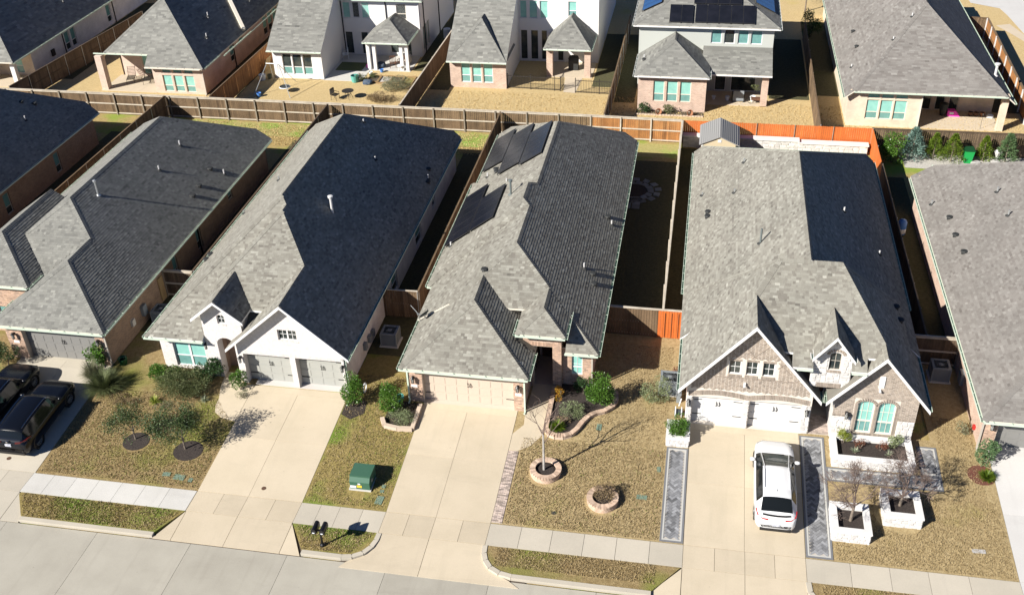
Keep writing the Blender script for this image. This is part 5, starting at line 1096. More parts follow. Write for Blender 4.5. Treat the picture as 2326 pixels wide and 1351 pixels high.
wall(b5, (16.35, 76.45), (16.35, 80), .3, 3.5, 'brick_cream'); fr = wall(b5, (16.35, 80), (22.3, 80), .3, 3.6, 'brick_cream', [(.7, 1.4, .62, 2.4), (1.7, 2.4, .62, 2.4), (2.7, 3.4, .62, 2.4)])
for u_ in (.7, 1.7, 2.7): window(b5, fr, u_, u_ + .7, .62, 2.4, .1, 1, False, 'trim_cream', 'glass_dark')
wall(b5, (22.3, 80), (22.3, 102), .3, 3.0, 'brick_cream'); wall(b5, (11.1, 102), (11.1, 76.45), .3, 3.0, 'brick_cream'); wall(b5, (22.3, 102), (11.1, 102), .3, 3.0, 'brick_cream')
m = MB(); m.box(21.95, 76.5, .3, 22.4, 76.95, 3.4); m.build('patio_post', 'brick_cream', b5); m = MB(); m.box(16.35, 76.5, .35, 22.3, 80, .61); m.build('patio', 'concrete_slab', b5)
for x, y, hh in ((15.65, 82.55, .3), (14.22, 80.55, .26), (11.46, 80.45, .26)): pipe(b5, x, y, pz(bb[0]['p']['L'], x, y) if x < 14 else min(pz(bb[0]['p']['L'], x, y), pz(bb[0]['p']['F'], x, y)), hh)
for x, y in ((12.09, 87.1), (12.06, 83.6)): hat(b5, x, y, pz(bb[0]['p']['L'], x, y))
pipe(b5, 21.84, 79.6, 3.75, .95, .1, 'pvc', True); down_spout(b5, 16.3, 76.4, .57, 3.4, 'trim_cream')

# ================================================================ FENCES
fence('board_fence', 'weathered brown board fence along the back line, its long left run', (-61.6, 72.25), (-7.95, 72.05), 'fence')
fence('board_fence', 'fresh orange brown board fence bays behind the solar panel house', (-7.95, 72.05), (-1.15, 71.9), 'fence_new', post_mat='rail')
fence('board_fence', 'smooth orange stained fence behind the garden shed', (-1.15, 71.9), (12.4, 71.95), 'fence_orange', bay=2.7, rails=(.12,), cap=False, metal=True, rail_mat='fence_orange')
fence('board_fence', 'dark brown board fence behind the row of garden conifers', (12.4, 71.95), (27, 72.1), 'fence_dark', side=-1, rail_mat='fence_dark', post_mat='fence_dark')
fence('board_fence', 'brown fence between the brown brick house and the dark roofed house', (-42.45, 47.3), (-42.45, 72.1), 'fence', metal=True, post_mat='steel', rail_mat='fence')
fence('board_fence', 'dark fence between the brown brick and white brick houses', (-28.6, 47.3), (-28.6, 71.9), 'fence_dark', metal=True, post_mat='steel', rail_mat='fence_dark')
fence('board_fence', 'brown fence between the white brick house and the solar panel house', (-14.82, 46.9), (-14.82, 71.9), 'fence', side=-1, metal=True, post_mat='steel', rail_mat='fence')
fence('board_fence', 'grey topped fence between the solar panel house and the stone house', (-1.1, 46.9), (-1.1, 71.85), 'fence', side=-1, post_mat='rail')
fence('board_fence', 'orange stained end of the fence beside the white garden wall', (12.4, 66.2), (12.4, 71.9), 'fence_orange', side=1, rails=(.12,), cap=False, rail_mat='fence_orange', metal=True, post_mat='steel')
fence('board_fence', 'dark fence between the stone house and the right edge house', (12.42, 46.4), (12.4, 66.2), 'fence_dark', metal=True, post_mat='steel', rail_mat='fence_dark')
fence('gate_fence', 'dark short fence with pale cap between the two left houses', (-30.5, 47.2), (-28.6, 47.2), 'fence_dark', group='side yard gate fences')
fence('gate_fence', 'brown short fence left of the tall brown side fence by the white house', (-16.9, 46.85), (-14.82, 46.9), 'fence', side=-1, group='side yard gate fences')
fence('gate_fence', 'brown gate fence with jagged cap beside the orange gate', (-4.45, 46.95), (-1.35, 46.85), 'fence', side=-1, group='side yard gate fences')
og_ = fence('gate_fence', 'bright orange wooden gate panel against the stone house', (-1.35, 46.85), (.42, 46.85), 'fence_orange', side=-1, bay=1.9, group='side yard gate fences', rail_mat='fence_orange', post_mat='fence_orange', cap=False)
bt = MB()
for i in range(4): bt.box(.36 + i*.36, -.05, .1, .375 + i*.36, -.012, 1.7)
put('batten', bt.mesh('batten', 'fence_dark'), og_); cb = MB(); cb.box(-3.2, -.07, 1.85, 1.77, .07, 1.89); put('cap_board', cb.mesh('cap_board', 'rail'), og_)
fence('gate_fence', 'dark fence with grey cap in the shade right of the stone house', (11.05, 46.3), (14.1, 46.3), 'fence_dark', group='side yard gate fences')
fence('board_fence', 'shaded side fence between the two far left back houses', (-56.6, 72.6), (-54.5, 92), 'fence_dark', metal=True, post_mat='steel', rail_mat='fence_dark', side=1)
fence('board_fence', 'warm brown side fence left of the white two storey house', (-38.7, 72.5), (-38.4, 95), 'fence_new', metal=True, post_mat='steel', rail_mat='fence', side=-1)
fence('board_fence', 'weathered side fence between the white house and the iron fenced yard', (-22.9, 72.5), (-22.6, 93), 'fence', side=-1, cap=True)
fence('board_fence', 'brown side fence left of the sage house', (-6.97, 72.3), (-6.88, 95), 'fence', metal=True, post_mat='steel', rail_mat='fence', side=1)
fence('board_fence', 'tan side fence between the sage house and the cream house', (8.75, 72.2), (8.85, 95), 'fence', metal=True, post_mat='steel', rail_mat='fence', side=1)
fence('board_fence', 'light brown fence with white posts at the upper right', (24.3, 78), (24.9, 97), 'fence_new', side=-1, post_mat='pvc', rail_mat='fence', group='cedar board fences')
fence('board_fence', 'short end run of the upper right fence', (22.4, 97.2), (24.9, 97), 'fence', side=-1, post_mat='rail', rail_mat='fence')
# wrought iron fence
def iron_run(label, p0, p1, h=1.2):
    fr = Fr(p0, p1); root = thing('iron_fence', label, 'iron fence', (*p0, .57), 0, 'wrought iron fence runs'); m = MB(); ang = math.atan2(fr.d.y, fr.d.x)
    for v in (.12, h - .12): q = MB(); q.beam((0, 0, v), tuple(fr.d*fr.L + Vector((0, 0, v))), .03, .04); put('rail', q.mesh('rail', 'iron'), root)
    pk = MB(); pk.box(-.009, -.009, .03, .009, .009, h); pme = pk.mesh('picket', 'iron'); n = int(fr.L/.13)
    for i in range(n + 1): put('picket', pme, root, tuple(fr.d*(fr.L*i/max(n, 1))))
    po = MB(); po.box(-.03, -.03, 0, .03, .03, h + .1); me = po.mesh('post', 'iron')
    for i in range(int(fr.L/2) + 1): put('post', me, root, tuple(fr.d*min(fr.L, i*2.0)))
iron_run('black iron fence left of the open garden gate', (-16, 81.05), (-11.5, 80.85)); iron_run('black iron fence right of the open garden gate', (-10.2, 80.6), (-7.1, 80.5)); iron_run('open iron gate leaf swung into the patio', (-11.5, 80.85), (-11.35, 82.1))

# ================================================================ PAVING, PLANTERS AND BEDS OF THE FRONT YARDS
def paver_run(name, polyrects, zdz=.03):
    root = thing(name, None, None, kind='structure'); m = MB()
    for x0, x1, y0, y1 in polyrects:
        for p in (rect(x0, x1, y0, y1),): sub = MB(); sub.prism(clip(clip(p, 0, 1, -32.37), 0, -1, 39.7), -.1, .012, .5, 0, gz); sub.build('sand_bed', 'sand', root)
        for e, wd, off, mt in ((0, .09, 0.0, 'paver_dk'), (1, .07, .09, 'paver_b')):
            b = MB(); a0, a1, b0, b1 = x0 + off, x1 - off, y0 + off, min(y1, 39.69) - off
            for q in (rect(a0, a1, b0, b0 + wd), rect(a0, a1, b1 - wd, b1), rect(a0, a0 + wd, b0 + wd, b1 - wd), rect(a1 - wd, a1, b0 + wd, b1 - wd)): b.prism(q, -.02, zdz, rnd(.3, .7), 0, gz)
            b.build('border', mt, root)
        W = .125; i0 = x0 + .17; i1 = x1 - .17; j0 = y0 + .17; j1 = min(y1, 39.69) - .17; c = math.sqrt(.5); nn = int((i1 - i0 + j1 - j0)/W) + 4
        for i in range(-nn, nn):                                        # 45 degree herringbone
            for j in range(-nn, nn):
                k = (i - j) % 4
                if k not in (0, 2): continue
                bx, by, h, w = ((i + 1)*W, (j + .5)*W, W - .005, W/2 - .005) if k == 0 else ((i + .5)*W, j*W, W/2 - .005, W - .005)
                cx = (i0 + i1)/2 + (bx - by)*c; cy = (j0 + j1)/2 + (bx + by)*c
                if i0 < cx < i1 and j0 < cy < j1:
                    pts = [(min(i1, max(i0, cx + (a - b2)*c)), min(j1, max(j0, cy + (a + b2)*c))) for a, b2 in ((-h, -w), (h, -w), (h, w), (-h, w))]
                    m.prism(pts, .0, zdz + rnd(-.003, .003), min(1, max(0, random.gauss(.5, .28))), 0, gz)
    m.build('paver', 'paver', root, kind='stuff'); return root
paver_run('paver_strip', [(-.33, .7, 32.42, 38.1)]); paver_run('paver_walk', [(5.92, 7.06, 32.42, 39.69), (7.06, 12.2, 36.95, 37.8), (11.3, 12.2, 37.8, 42)])
bs = thing('brick_strip', None, None, kind='structure'); m = MB(); m.prism([(-7.86, 32.43), (-7.36, 32.43), (-7.41, 36.88), (-7.86, 36.88)], -.1, .012, .5, 0, gz); m.build('sand_bed', 'sand', bs); m = MB(); y = 32.45; k = 0
while y < 36.85:
    for i in range(3): x = -7.85 + i*.2 - (.1 if k % 2 else 0); a, b = max(x, -7.86), min(x + .19, -7.37); (m.prism(rect(a, b, y, y + .058), 0, .03, rnd(0, 1), 0, gz) if b - a > .03 else None)
    y += .068; k += 1
m.build('paver', 'paver_brick', bs, kind='stuff')
# round brick planters
def ring_planter(label, cx, cy, R, zt, n=34):
    zb = gz(cy); root = thing('brick_planter', label, 'planter', (cx, cy, zb), 0, 'round brick planters on the lawn'); H = zt - zb; m = MB(); m.lathe([(R - .2, -.2), (R, -.2), (R, H - .1), (R - .2, H - .1)], 40); put('wall', m.mesh('wall', 'ring_m'), root)
    q = MB(); q.box(-.235, -.058, 0, .03, .058, .085); vs = []
    for t in (.15, .4, .6, .85): q.t = [t]*len(q.f); vs.append(q.mesh('brick', 'ring'))
    for i in range(n): a = 2*math.pi*i/n; put('brick', random.choice(vs), root, (R*math.cos(a), R*math.sin(a), H - .1 + rnd(-.006, .006)), a)
    q2 = MB(); q2.box(-.02, -.085, 0, .012, .085, .07); vs2 = []
    for t in (.5, .7, .95): q2.t = [t]*len(q2.f); vs2.append(q2.mesh('brick', 'ring'))
    for j in range(3):
        for i in range(n): a = 2*math.pi*(i + .5*(j % 2))/n; put('brick', random.choice(vs2), root, (R*math.cos(a), R*math.sin(a), H - .19 - j*.085), a)
    s = MB(); s.lathe([(0, H - .13), (R*.5, H - .12), (R - .19, H - .16)], 24); put('mulch', s.mesh('mulch', 'mulch'), root, kind='stuff'); return root
ring_planter('round brick planter ring holding the bare young tree', -5.87, 35.72, .72, .56); ring_planter('round brick planter ring holding the dry brown shrub', -3.03, 34.33, .70, .46)
# curved brick bed beside the entry
bed = thing('brick_bed', 'curved brick edged flower bed beside the entry walk', 'flower bed', (-4.8, 39.5, .5))
path = [(-6.28, 41.6), (-6.28, 40.5), (-6.28, 39.4), (-6.27, 38.45), (-6.1, 38.12), (-5.75, 37.98), (-5.35, 38.0), (-5.0, 38.2), (-4.75, 38.6), (-4.55, 39.1), (-4.3, 39.55), (-3.95, 39.85), (-3.55, 40.05), (-3.2, 40.45), (-3.05, 40.95), (-3.1, 41.5), (-3.35, 41.9)]
m = MB(); m.face([(x, y, max(gz(y), .48) + .10) for x, y in path + [(-4.4, 42.0), (-5.95, 42.0)]]); m.build('mulch', 'mulch', bed, kind='stuff')
sw = MB(); acc = 0
vs = []
for t in (.1, .35, .55, .8): q = MB(); q.box(-.052, -.12, 0, .052, .12, .085, t); vs.append(q.mesh('brick', 'ring'))
for (xa, ya), (xb, yb) in zip(path[:-1], path[1:]):
    L = math.dist((xa, ya), (xb, yb)); n = max(1, round(L/.115)); ang = math.atan2(yb - ya, xb - xa); zt = max(gz((ya + yb)/2), .48) + .12
    sw.beam((xa, ya, zt - .12), (xb, yb, zt - .12), .2, .24, .6)
    for i in range(n): k = (i + .5)/n; x, y = xa + (xb - xa)*k, ya + (yb - ya)*k; put('brick', random.choice(vs), bed, (x + 4.8, y - 39.5, max(gz(y), .48) + .12 - .5), ang)
sw.build('wall', 'ring_m', bed)
shrub('shrub', 'orange and yellow leaved shrub by the entry pillar', 'shrub', -5.92, 40.75, .36, .36, .95, 'lf_org', 900, .06, 8, .6)
shrub('shrub', 'rounded variegated shrub in the middle of the curved brick bed', 'shrub', -5.15, 39.55, .62, .55, .75, 'lf_var', 2200, .055, 12, .58)
spray('grass_clump', 'bright green grassy clump at the front tip of the curved bed', 'plant', -5.72, 38.5, .55, .55, 'lf_arb', 420, .022, .55)
shrub('shrub', 'low dry tan plant between the variegated shrub and the grassy clump', 'shrub', -5.5, 39.05, .38, .34, .4, 'lf_dry', 600, .06, 6, .58)
shrub('shrub', 'dark green shrub against the wall beside the teal window', 'shrub', -4.75, 41.35, .5, .42, 1.0, 'lf_dark', 1300, .07, 9, .6)
shrub('shrub', 'tall glossy green magnolia column in the curved brick bed', 'shrub', -3.82, 40.6, .72, .68, 2.1, 'lf_mag', 4200, .095, 18, .58, cone=.25)
# shrubs by the driveways
shrub('shrub', 'tall glossy shrub at the right corner of the white house driveway', 'shrub', -16.35, 39.0, .62, .62, 1.85, 'lf_mag', 3200, .095, 16, cone=.35)
shrub('shrub', 'tall glossy shrub behind the low hedge left of the cream garage', 'shrub', -14.2, 38.75, .66, .62, 1.75, 'lf_mag', 3200, .095, 15, cone=.2)
shrub('hedge', 'low clipped hedge in the small stone edged bed left of the cream garage', 'hedge', -13.6, 38.1, .78, .52, .62, 'lf_var', 2600, .05, 16, cone=0.0)
m = MB(); m.beam((-14.3, 37.62, gz(37.6) + .06), (-13.6, 37.5, gz(37.5) + .06), .2, .3, .6); m.beam((-13.6, 37.5, gz(37.5) + .06), (-12.85, 37.55, gz(37.5) + .06), .2, .3, .5); m.beam((-14.3, 37.62, gz(37.6) + .06), (-14.55, 38.1, gz(38) + .06), .2, .3, .7); m.beam((-12.85, 37.55, .46), (-12.85, 39.3, .6), .2, .3, .5); tag(m.build('stone_edging', 'ring_m'), 'pale stone edging round the small hedge bed', 'edging')
sheet('mulch_bed', [(-14.5, 38.0), (-14.2, 37.6), (-12.9, 37.5), (-12.9, 39.5), (-14.3, 39.5)], 'mulch', .03); sheet('mulch_bed', [(-16.75, 38.2), (-16.2, 37.9), (-15.6, 38.4), (-15.7, 39.3), (-16.75, 39.4)], 'mulch', .025)
shrub('shrub', 'round variegated holly beside the air conditioner', 'shrub', -1.1, 41.35, .78, .72, 1.45, 'lf_var', 3600, .06, 16)
# white house front bed
shrub('shrub', 'glossy green shrub at the left under the teal window', 'shrub', -26.9, 39.55, .9, .65, 1.05, 'lf_mag', 3000, .10, 13); shrub('shrub', 'dark glossy shrub at the right under the teal window', 'shrub', -24.4, 39.7, .75, .65, 1.3, 'lf_dark', 3200, .10, 13)
shrub('shrub', 'large feathery olive bush before the teal window', 'shrub', -25.6, 38.75, 1.5, 1.0, 1.2, 'lf_olive', 9500, .10, 26, aspect=.28, up=.9)
spray('yucca', 'bright yellow green yucca in the white house front bed', 'plant', -26.75, 37.75, .5, .45, 'lf_yuc', 90, .032); spray('yucca', 'small pale striped yucca near the front walk', 'plant', -24.2, 38.2, .36, .35, 'lf_agave', 70, .03)
spray('shrub', 'silvery leaning bush between the black car and the side lawn', 'shrub', -29.9, 38.4, 1.45, 1.1, 'lf_olive', 1500, .022, droop=.5); spray('shrub', 'pale dry plume grass beside the grey garage', 'grass', -30.9, 39.1, .95, 1.25, 'lf_grey', 900, .016, droop=.6)
shrub('shrub', 'young glossy magnolia against the brown brick corner', 'shrub', -31.05, 39.9, .6, .5, 1.55, 'lf_mag', 1100, .15, 10, cone=.1); shrub('shrub', 'glossy green shrub beside the arched entry', 'shrub', -22.6, 39.3, .45, .42, 1.15, 'lf_mag', 1500, .09, 8, .52); shrub('shrub', 'small grey green shrub at the edge of the driveway by the arch', 'shrub', -22.3, 38.75, .3, .3, .5, 'lf_grey', 500, .05, 6, .5)
shrub('shrub', 'dark evergreen left of the grey garage door', 'shrub', -36.3, 39.5, .9, .7, 1.5, 'lf_dark', 2600, .09, 14); shrub('shrub', 'bright green tuft by the left black car', 'shrub', -35.9, 38.7, .35, .35, .5, 'lf_arb', 600, .05, 6); shrub('shrub', 'grey bare groundcover patch by the plume grass', 'shrub', -28.4, 37.7, .85, .6, .35, 'lf_dry', 1800, .05, 8); shrub('shrub', 'second grey groundcover patch near the yellow yucca', 'shrub', -26.0, 37.5, .7, .45, .25, 'lf_grey', 700, .05, 7)
sheet('mulch_bed', [(-26.45 + .68*math.cos(i*.4), 35.0 + .62*math.sin(i*.4)) for i in range(16)], 'mulch', .022); sheet('mulch_bed', [(-23.55 + .75*math.cos(i*.4), 34.75 + .68*math.sin(i*.4)) for i in range(16)], 'mulch', .022)
tree('young_tree', 'slim young evergreen oak left of the other on the white house lawn', -26.55, 35.15, gz(35.15), .7, .045, 3, .50, 'bark', 'lf_oak', 3400, .10, .5, 'young oaks on the lawn'); tree('young_tree', 'larger young evergreen oak nearest the white house driveway', -23.75, 34.85, gz(34.85), .8, .05, 3, .60, 'bark', 'lf_oak', 4600, .11, .5, 'young oaks on the lawn')
tree('bare_tree', 'tall thin bare tree in the round brick planter', -5.95, 35.72, .42, 2.3, .06, 3, .62, 'bark_w', None, 0, 0, .42, None, (.0, 0), 1)
shrub('shrub', 'dry brown rounded shrub in the right brick planter', 'shrub', -2.95, 34.45, .6, .55, .62, 'lf_dry', 2600, .05, 14, .3)
# stone planters of the stone house
def stone_planter(label, x0, x1, y0, y1, zt, w=.27, cap=.09, group=None):
    zb = gz(y0); cx, cy = (x0 + x1)/2, (y0 + y1)/2; root = thing('stone_planter', label, 'planter', (cx, cy, zb), 0, group); m = MB()
    for a, b, c, d in ((x0 + .04, x1 - .04, y0 + .04, y0 + w), (x0 + .04, x1 - .04, y1 - w, y1 - .04), (x0 + .04, x0 + w, y0 + w, y1 - w), (x1 - w, x1 - .04, y0 + w, y1 - w)): m.box(a, c, -.1, b, d, zt - cap)
    m.build('wall', 'stone_m', root)
    for a, b, c, d in ((x0, x1, y0, y0 + w + .02), (x0, x1, y1 - w - .02, y1), (x0, x0 + w + .02, y0 + w + .024, y1 - w - .024), (x1 - w - .02, x1, y0 + w + .024, y1 - w - .024)): q = MB(); q.box(a, c, zt - cap, b, d, zt); q.build('cap_stone', 'stone_cap', root)
    for p0, p1 in (((x0 + .04, y0 + .04), (x1 - .04, y0 + .04)), ((x1 - .04, y0 + .04), (x1 - .04, y1 - .04)), ((x0 + .04, y1 - .04), (x0 + .04, y0 + .04))):
        fr = Fr(p0, p1); stones(root, fr, 0, fr.L, zb - .05, zt - cap - .01, 'stone_w', .02, (.16, .36), (.08, .14))
    s = MB(); s.box(x0 + w, y0 + w, zb, x1 - w, y1 - w, zt - .22); s.build('mulch', 'mulch', root, kind='stuff'); return root
stone_planter('square white stone planter nearest the street with a bare tree', 7.0, 8.68, 33.45, 35.3, .72, group='white stone planters'); stone_planter('square white stone planter set back beside the paved walk with a bushy bare tree', 9.28, 10.95, 34.6, 36.35, .82, group='white stone planters')
stone_planter('narrow white stone planter at the left of the white garage', -.42, .72, 38.15, 39.55, .98, .24, group='white stone planters'); stone_planter('long white stone planter under the arched windows', 7.28, 11.0, 37.85, 39.65, 1.0, .26, group='white stone planters')
shrub('shrub', 'round dark green topiary in the narrow white planter', 'shrub', .12, 38.75, .58, .58, 1.05, 'lf_mag', 3000, .075, 16, .8)
shrub('shrub', 'yellow green shrub at the left end of the long white planter', 'shrub', 7.85, 39.2, .42, .36, .75, 'lf_lime', 1300, .06, 9, .78); shrub('shrub', 'light green shrub at the right end of the long white planter', 'shrub', 10.25, 39.3, .4, .36, .7, 'lf_var', 1100, .07, 9, .78)
shrub('shrub', 'rust coloured plant left in the long white planter', 'shrub', 8.65, 39.0, .28, .25, .42, 'lf_rust', 500, .05, 6, .78); shrub('shrub', 'rust coloured plant right in the long white planter', 'shrub', 9.55, 38.95, .3, .26, .45, 'lf_rust', 550, .05, 6, .78)
spray('agave', 'pale agave left of centre in the long white planter', 'plant', 8.4, 38.6, .3, .32, 'lf_agave', 36, .035, .78, .3); spray('agave', 'pale agave right of centre in the long white planter', 'plant', 9.9, 38.6, .3, .32, 'lf_agave', 36, .035, .78, .3)
tree('bare_tree', 'multi branched bare tree in the front square planter', 7.86, 34.4, .5, .95, .075, 5, .58, 'bark', None, 0, 0, .45, 'bare planter trees', (.05, .05), 2); tree('bare_tree', 'dense bare bushy tree in the rear square planter', 10.05, 35.55, .6, .6, .075, 5, .58, 'bark', None, 0, 0, .6, 'bare planter trees', (.08, .05), 3)
# right edge bed
sheet('mulch_bed', [(14.0 + .62*math.cos(i*.42), 38.2 + .62*math.sin(i*.42)) for i in range(15)], 'mulch_red', .03)
shrub('shrub', 'leafy green shrub at the corner of the right edge garage', 'shrub', 14.3, 39.0, .5, .48, 1.35, 'lf_jun', 1900, .09, 12); spray('grass_clump', 'yellow green grassy clump in the red mulch bed', 'plant', 14.2, 38.05, .55, .45, 'lf_arb', 420, .025)
shrub('shrub', 'pale grey plant against the right edge house wall', 'shrub', 13.6, 41.0, .3, .3, .7, 'lf_grey', 500, .07, 6)

# ================================================================ STREET AND YARD THINGS
tb = thing('transformer_box', 'green steel transformer cabinet with yellow sticker on the lawn', 'transformer', (-14.3, 33.95, gz(33.9)))
m = MB(); m.box(-14.85, 33.4, gz(33.4) - .1, -13.78, 34.5, gz(33.9) + .04); m.build('concrete_pad', 'concrete_new', tb)
bx0, bx1, by0, by1, bz0 = -14.8, -13.83, 33.45, 34.45, gz(33.9) + .04; m = MB()
pr = [(by0, bz0), (by0, bz0 + .42), (by0 + .14, bz0 + .62), (by1, bz0 + .66), (by1, bz0)]
for s in (bx0, bx1): m.face([(s, y, z) for y, z in (pr if s == bx1 else pr[::-1])])
for (ya, za_), (yb, zb_) in zip(pr, pr[1:] + pr[:1]): m.face([(bx0, ya, za_), (bx1, ya, za_), (bx1, yb, zb_), (bx0, yb, zb_)])
m.build('cabinet', 'green_box', tb); m = MB(); m.box(bx0 - .015, by0 + .15, bz0 + .63, bx1 + .015, by1 + .015, bz0 + .68); m.build('lid', 'green_box', tb)
for x0, x1, z0, z1, mt in ((bx0 + .02, bx0 + .3, .05, .2, 'sticker_w'), (bx0 + .34, bx0 + .58, .1, .24, 'sticker_y'), (bx0 + .4, bx0 + .52, .28, .36, 'sticker_w')): m = MB(); m.face([(x0, by0 - .004, bz0 + z0), (x1, by0 - .004, bz0 + z0), (x1, by0 - .004, bz0 + z1), (x0, by0 - .004, bz0 + z1)]); m.build('sticker', mt, tb)
m = MB(); m.box(bx1, by0 + .3, bz0 + .25, bx1 + .04, by0 + .42, bz0 + .4); m.build('latch', 'steel', tb)
# twin mailboxes on one post
mb = thing('mailbox_stand', 'pair of black mailboxes on one post in the grass strip', 'mailbox', (-14.98, 29.95, 0))
m = MB(); m.tube((-14.98, 29.95, -.1), (-14.98, 29.95, .95), .05, .05, 8); m.lathe([(.12, 0), (.12, .1), (.06, .16), (.05, .3)], 10, (-14.98, 29.95, 0)); m.beam((-15.2, 29.95, .95), (-14.76, 29.95, .95), .08, .06); m.build('post', 'mail', mb)
for x in (-15.17, -14.79):
    m = MB(); n = 9; p = [(x + .11*math.cos(math.pi*i/(n - 1)), 1.14 + .11*math.sin(math.pi*i/(n - 1))) for i in range(n)] + [(x - .11, .98), (x + .11, .98)]
    for a, b in zip(p, p[1:] + p[:1]): m.face([(a[0], 29.68, a[1]), (b[0], 29.68, b[1]), (b[0], 30.24, b[1]), (a[0], 30.24, a[1])])
    m.face([(a, 29.68, b) for a, b in p]); m.face([(a, 30.24, b) for a, b in p][::-1]); bo = m.build('mailbox', 'mail', mb); d = MB(); d.box(x - .05, 29.66, 1.03, x + .05, 29.679, 1.07); d.build('number_label', 'sticker_w', bo)
def lid(label, x, y, sx, sy, mt='green_lid', cat='valve box'):
    m = MB(); z = gz(y); m.box(-sx, -sy, -.05, sx, sy, .032); m.box(-sx*.3, -.02, .032, sx*.3, .02, .038); tag(m.build('valve_box', mt, origin=None), label, cat, 'valve box lids in the grass'); o = COL.objects[-1]; o.location = (x, y, z); o.rotation_euler = (math.atan(.0777) if 32.4 < y < 39.7 else 0, 0, rnd(-.1, .1)); WL[o.name] = Vector((x, y, z))
for a in (('large green lid on the transformer lawn', -13.25, 32.98, .17, .24), ('small green lid right of the transformer', -13.28, 33.82, .09, .1), ('smaller green lid just below another beside the transformer', -13.28, 33.52, .09, .09), ('pale green lid by the white sidewalk', -23.25, 33.05, .28, .16), ('little green lid nearest the white house driveway', -22.63, 32.95, .1, .12), ('faded green lid left of the pale one', -23.95, 33.15, .2, .12), ('green rectangular lid right of the brown shrub planter', -1.28, 34.8, .24, .13), ('green lid below the curved brick bed', -3.7, 39.0, .12, .22), ('narrow green lid beside the left paver strip', -.62, 36.6, .08, .16)): lid(*a)
lid('dark round drain lid in the middle lawn', -5.14, 33.34, .1, .08, 'vent', 'drain'); lid('pale flat stone on the right lawn', 13.15, 33.75, .28, .1, 'rock', 'stone')
for lb, x, y in (('rusty round cleanout cap in the white house driveway', -18.91, 32.93), ('rusty round cleanout cap behind the black car', -32.3, 33.06)):
    m = MB(); m.tube((0, 0, 0), (0, 0, .035), .11, .11, 16); o = m.build('cleanout_cap', 'rust'); o.location = (x, y, gz(y)); tag(o, lb, 'drain cap', 'cleanout caps')
# air conditioners
def ac(label, x, y, z=.57, s=.43, h=.85):
    root = thing('air_conditioner', label, 'air conditioner', (x, y, z), 0, 'air conditioners beside the houses'); m = MB(); m.box(-s - .1, -s - .1, -.1, s + .1, s + .1, .06); put('pad', m.mesh('pad', 'concrete_new'), root)
    m = MB()
    for i in range(14): m.box(-s, -s, .08 + i*.054, s, s, .108 + i*.054)
    m.box(-s + .02, -s + .02, .08, s - .02, s - .02, h - .04)
    for a in (-s, s):
        for b in (-s, s): m.box(a - .03, b - .03, .06, a + .03, b + .03, h)
    for a, b, c, d in ((-s - .02, s + .02, -s - .02, -s + .1), (-s - .02, s + .02, s - .1, s + .02), (-s - .02, -s + .1, -s + .1, s - .1), (s - .1, s + .02, -s + .1, s - .1)): m.box(a, c, h - .05, b, d, h + .02)
    put('cabinet', m.mesh('cabinet', 'ac'), root); m = MB(); m.lathe([(0, h - .1), (s - .06, h - .1), (s - .06, h - .05)], 20)
    put('fan_well', m.mesh('fan_well', 'ac_dark'), root); m = MB()
    for i in range(5): a = i*1.257; m.face([(math.cos(a)*.06, math.sin(a)*.06, h - .07), (math.cos(a - .25)*s*.85, math.sin(a - .25)*s*.85, h - .08), (math.cos(a + .3)*s*.85, math.sin(a + .3)*s*.85, h - .05)])
    put('fan', m.mesh('fan', 'ac'), root); m = MB()
    for i in range(20): a = i*math.pi/10; m.beam((0, 0, h), (math.cos(a)*s*.95, math.sin(a)*s*.95, h), .012, .012)
    m.lathe([(.0, h + .02), (.11, h + .02), (.12, h)], 12); put('grille', m.mesh('grille', 'ac'), root)
ac('grey air conditioner beside the stone house and the variegated holly', -.45, 42.35, s=.46); ac('shaded air conditioner between the white house and the solar panel house', -15.85, 44.4); ac('shaded air conditioner between the brown and the white house', -29.6, 44.7); ac('shaded air conditioner at the far side of the stone house', 13.15, 45.3)
m = MB(); m.box(-.1, -.2, 0, .1, .2, .5); m.box(-.14, -.24, .5, .14, .24, .54); o = m.build('electric_box', 'ac'); o.location = (.05, 41.55, .57); tag(o, 'small grey service box between the holly and the stone house', 'utility box')
hr = thing('hose_reel', 'white hose reel behind the narrow white planter', 'hose reel', (.1, 40.3, .57)); m = MB()
for i in range(16): a0 = i*math.pi/8; a1 = a0 + math.pi/8; [m.tube((x, .26*math.cos(a0), .3 + .26*math.sin(a0)), (x, .26*math.cos(a1), .3 + .26*math.sin(a1)), .025, .025, 5) for x in (-.15, .15)]
put('wheel', m.mesh('wheel', 'resin'), hr); m = MB(); m.tube((-.2, 0, .3), (.2, 0, .3), .16, .16, 10); put('hose', m.mesh('hose', 'ac_dark'), hr); m = MB(); m.tube((.0, .2, .5), (.1, .5, .75), .03, .03, 6); put('handle', m.mesh('handle', 'resin'), hr)
hr = thing('hose_reel', 'white hose reel behind the glossy shrub of the white house', 'hose reel', (-16.0, 40.0, .57)); m = MB()
for i in range(16): a0 = i*math.pi/8; a1 = a0 + math.pi/8; m.tube((0, .24*math.cos(a0), .28 + .24*math.sin(a0)), (0, .24*math.cos(a1), .28 + .24*math.sin(a1)), .035, .035, 5)
put('wheel', m.mesh('wheel', 'resin'), hr)
m = MB(); m.lathe([(.15, 0), (.22, .3), (.2, .34), (.12, .3)], 12); o = m.build('flower_pot', 'teal'); o.location = (-14.0, 39.55, .57); tag(o, 'teal pot beside the left pier of the cream garage', 'pot'); m = MB(); m.lathe([(.18, 0), (.26, .35), (.24, .4), (.15, .3)], 12); o = m.build('flower_pot', 'bin_lid'); o.location = (-29.9, 40.5, .57); tag(o, 'dark green pot by the brown brick corner', 'pot')
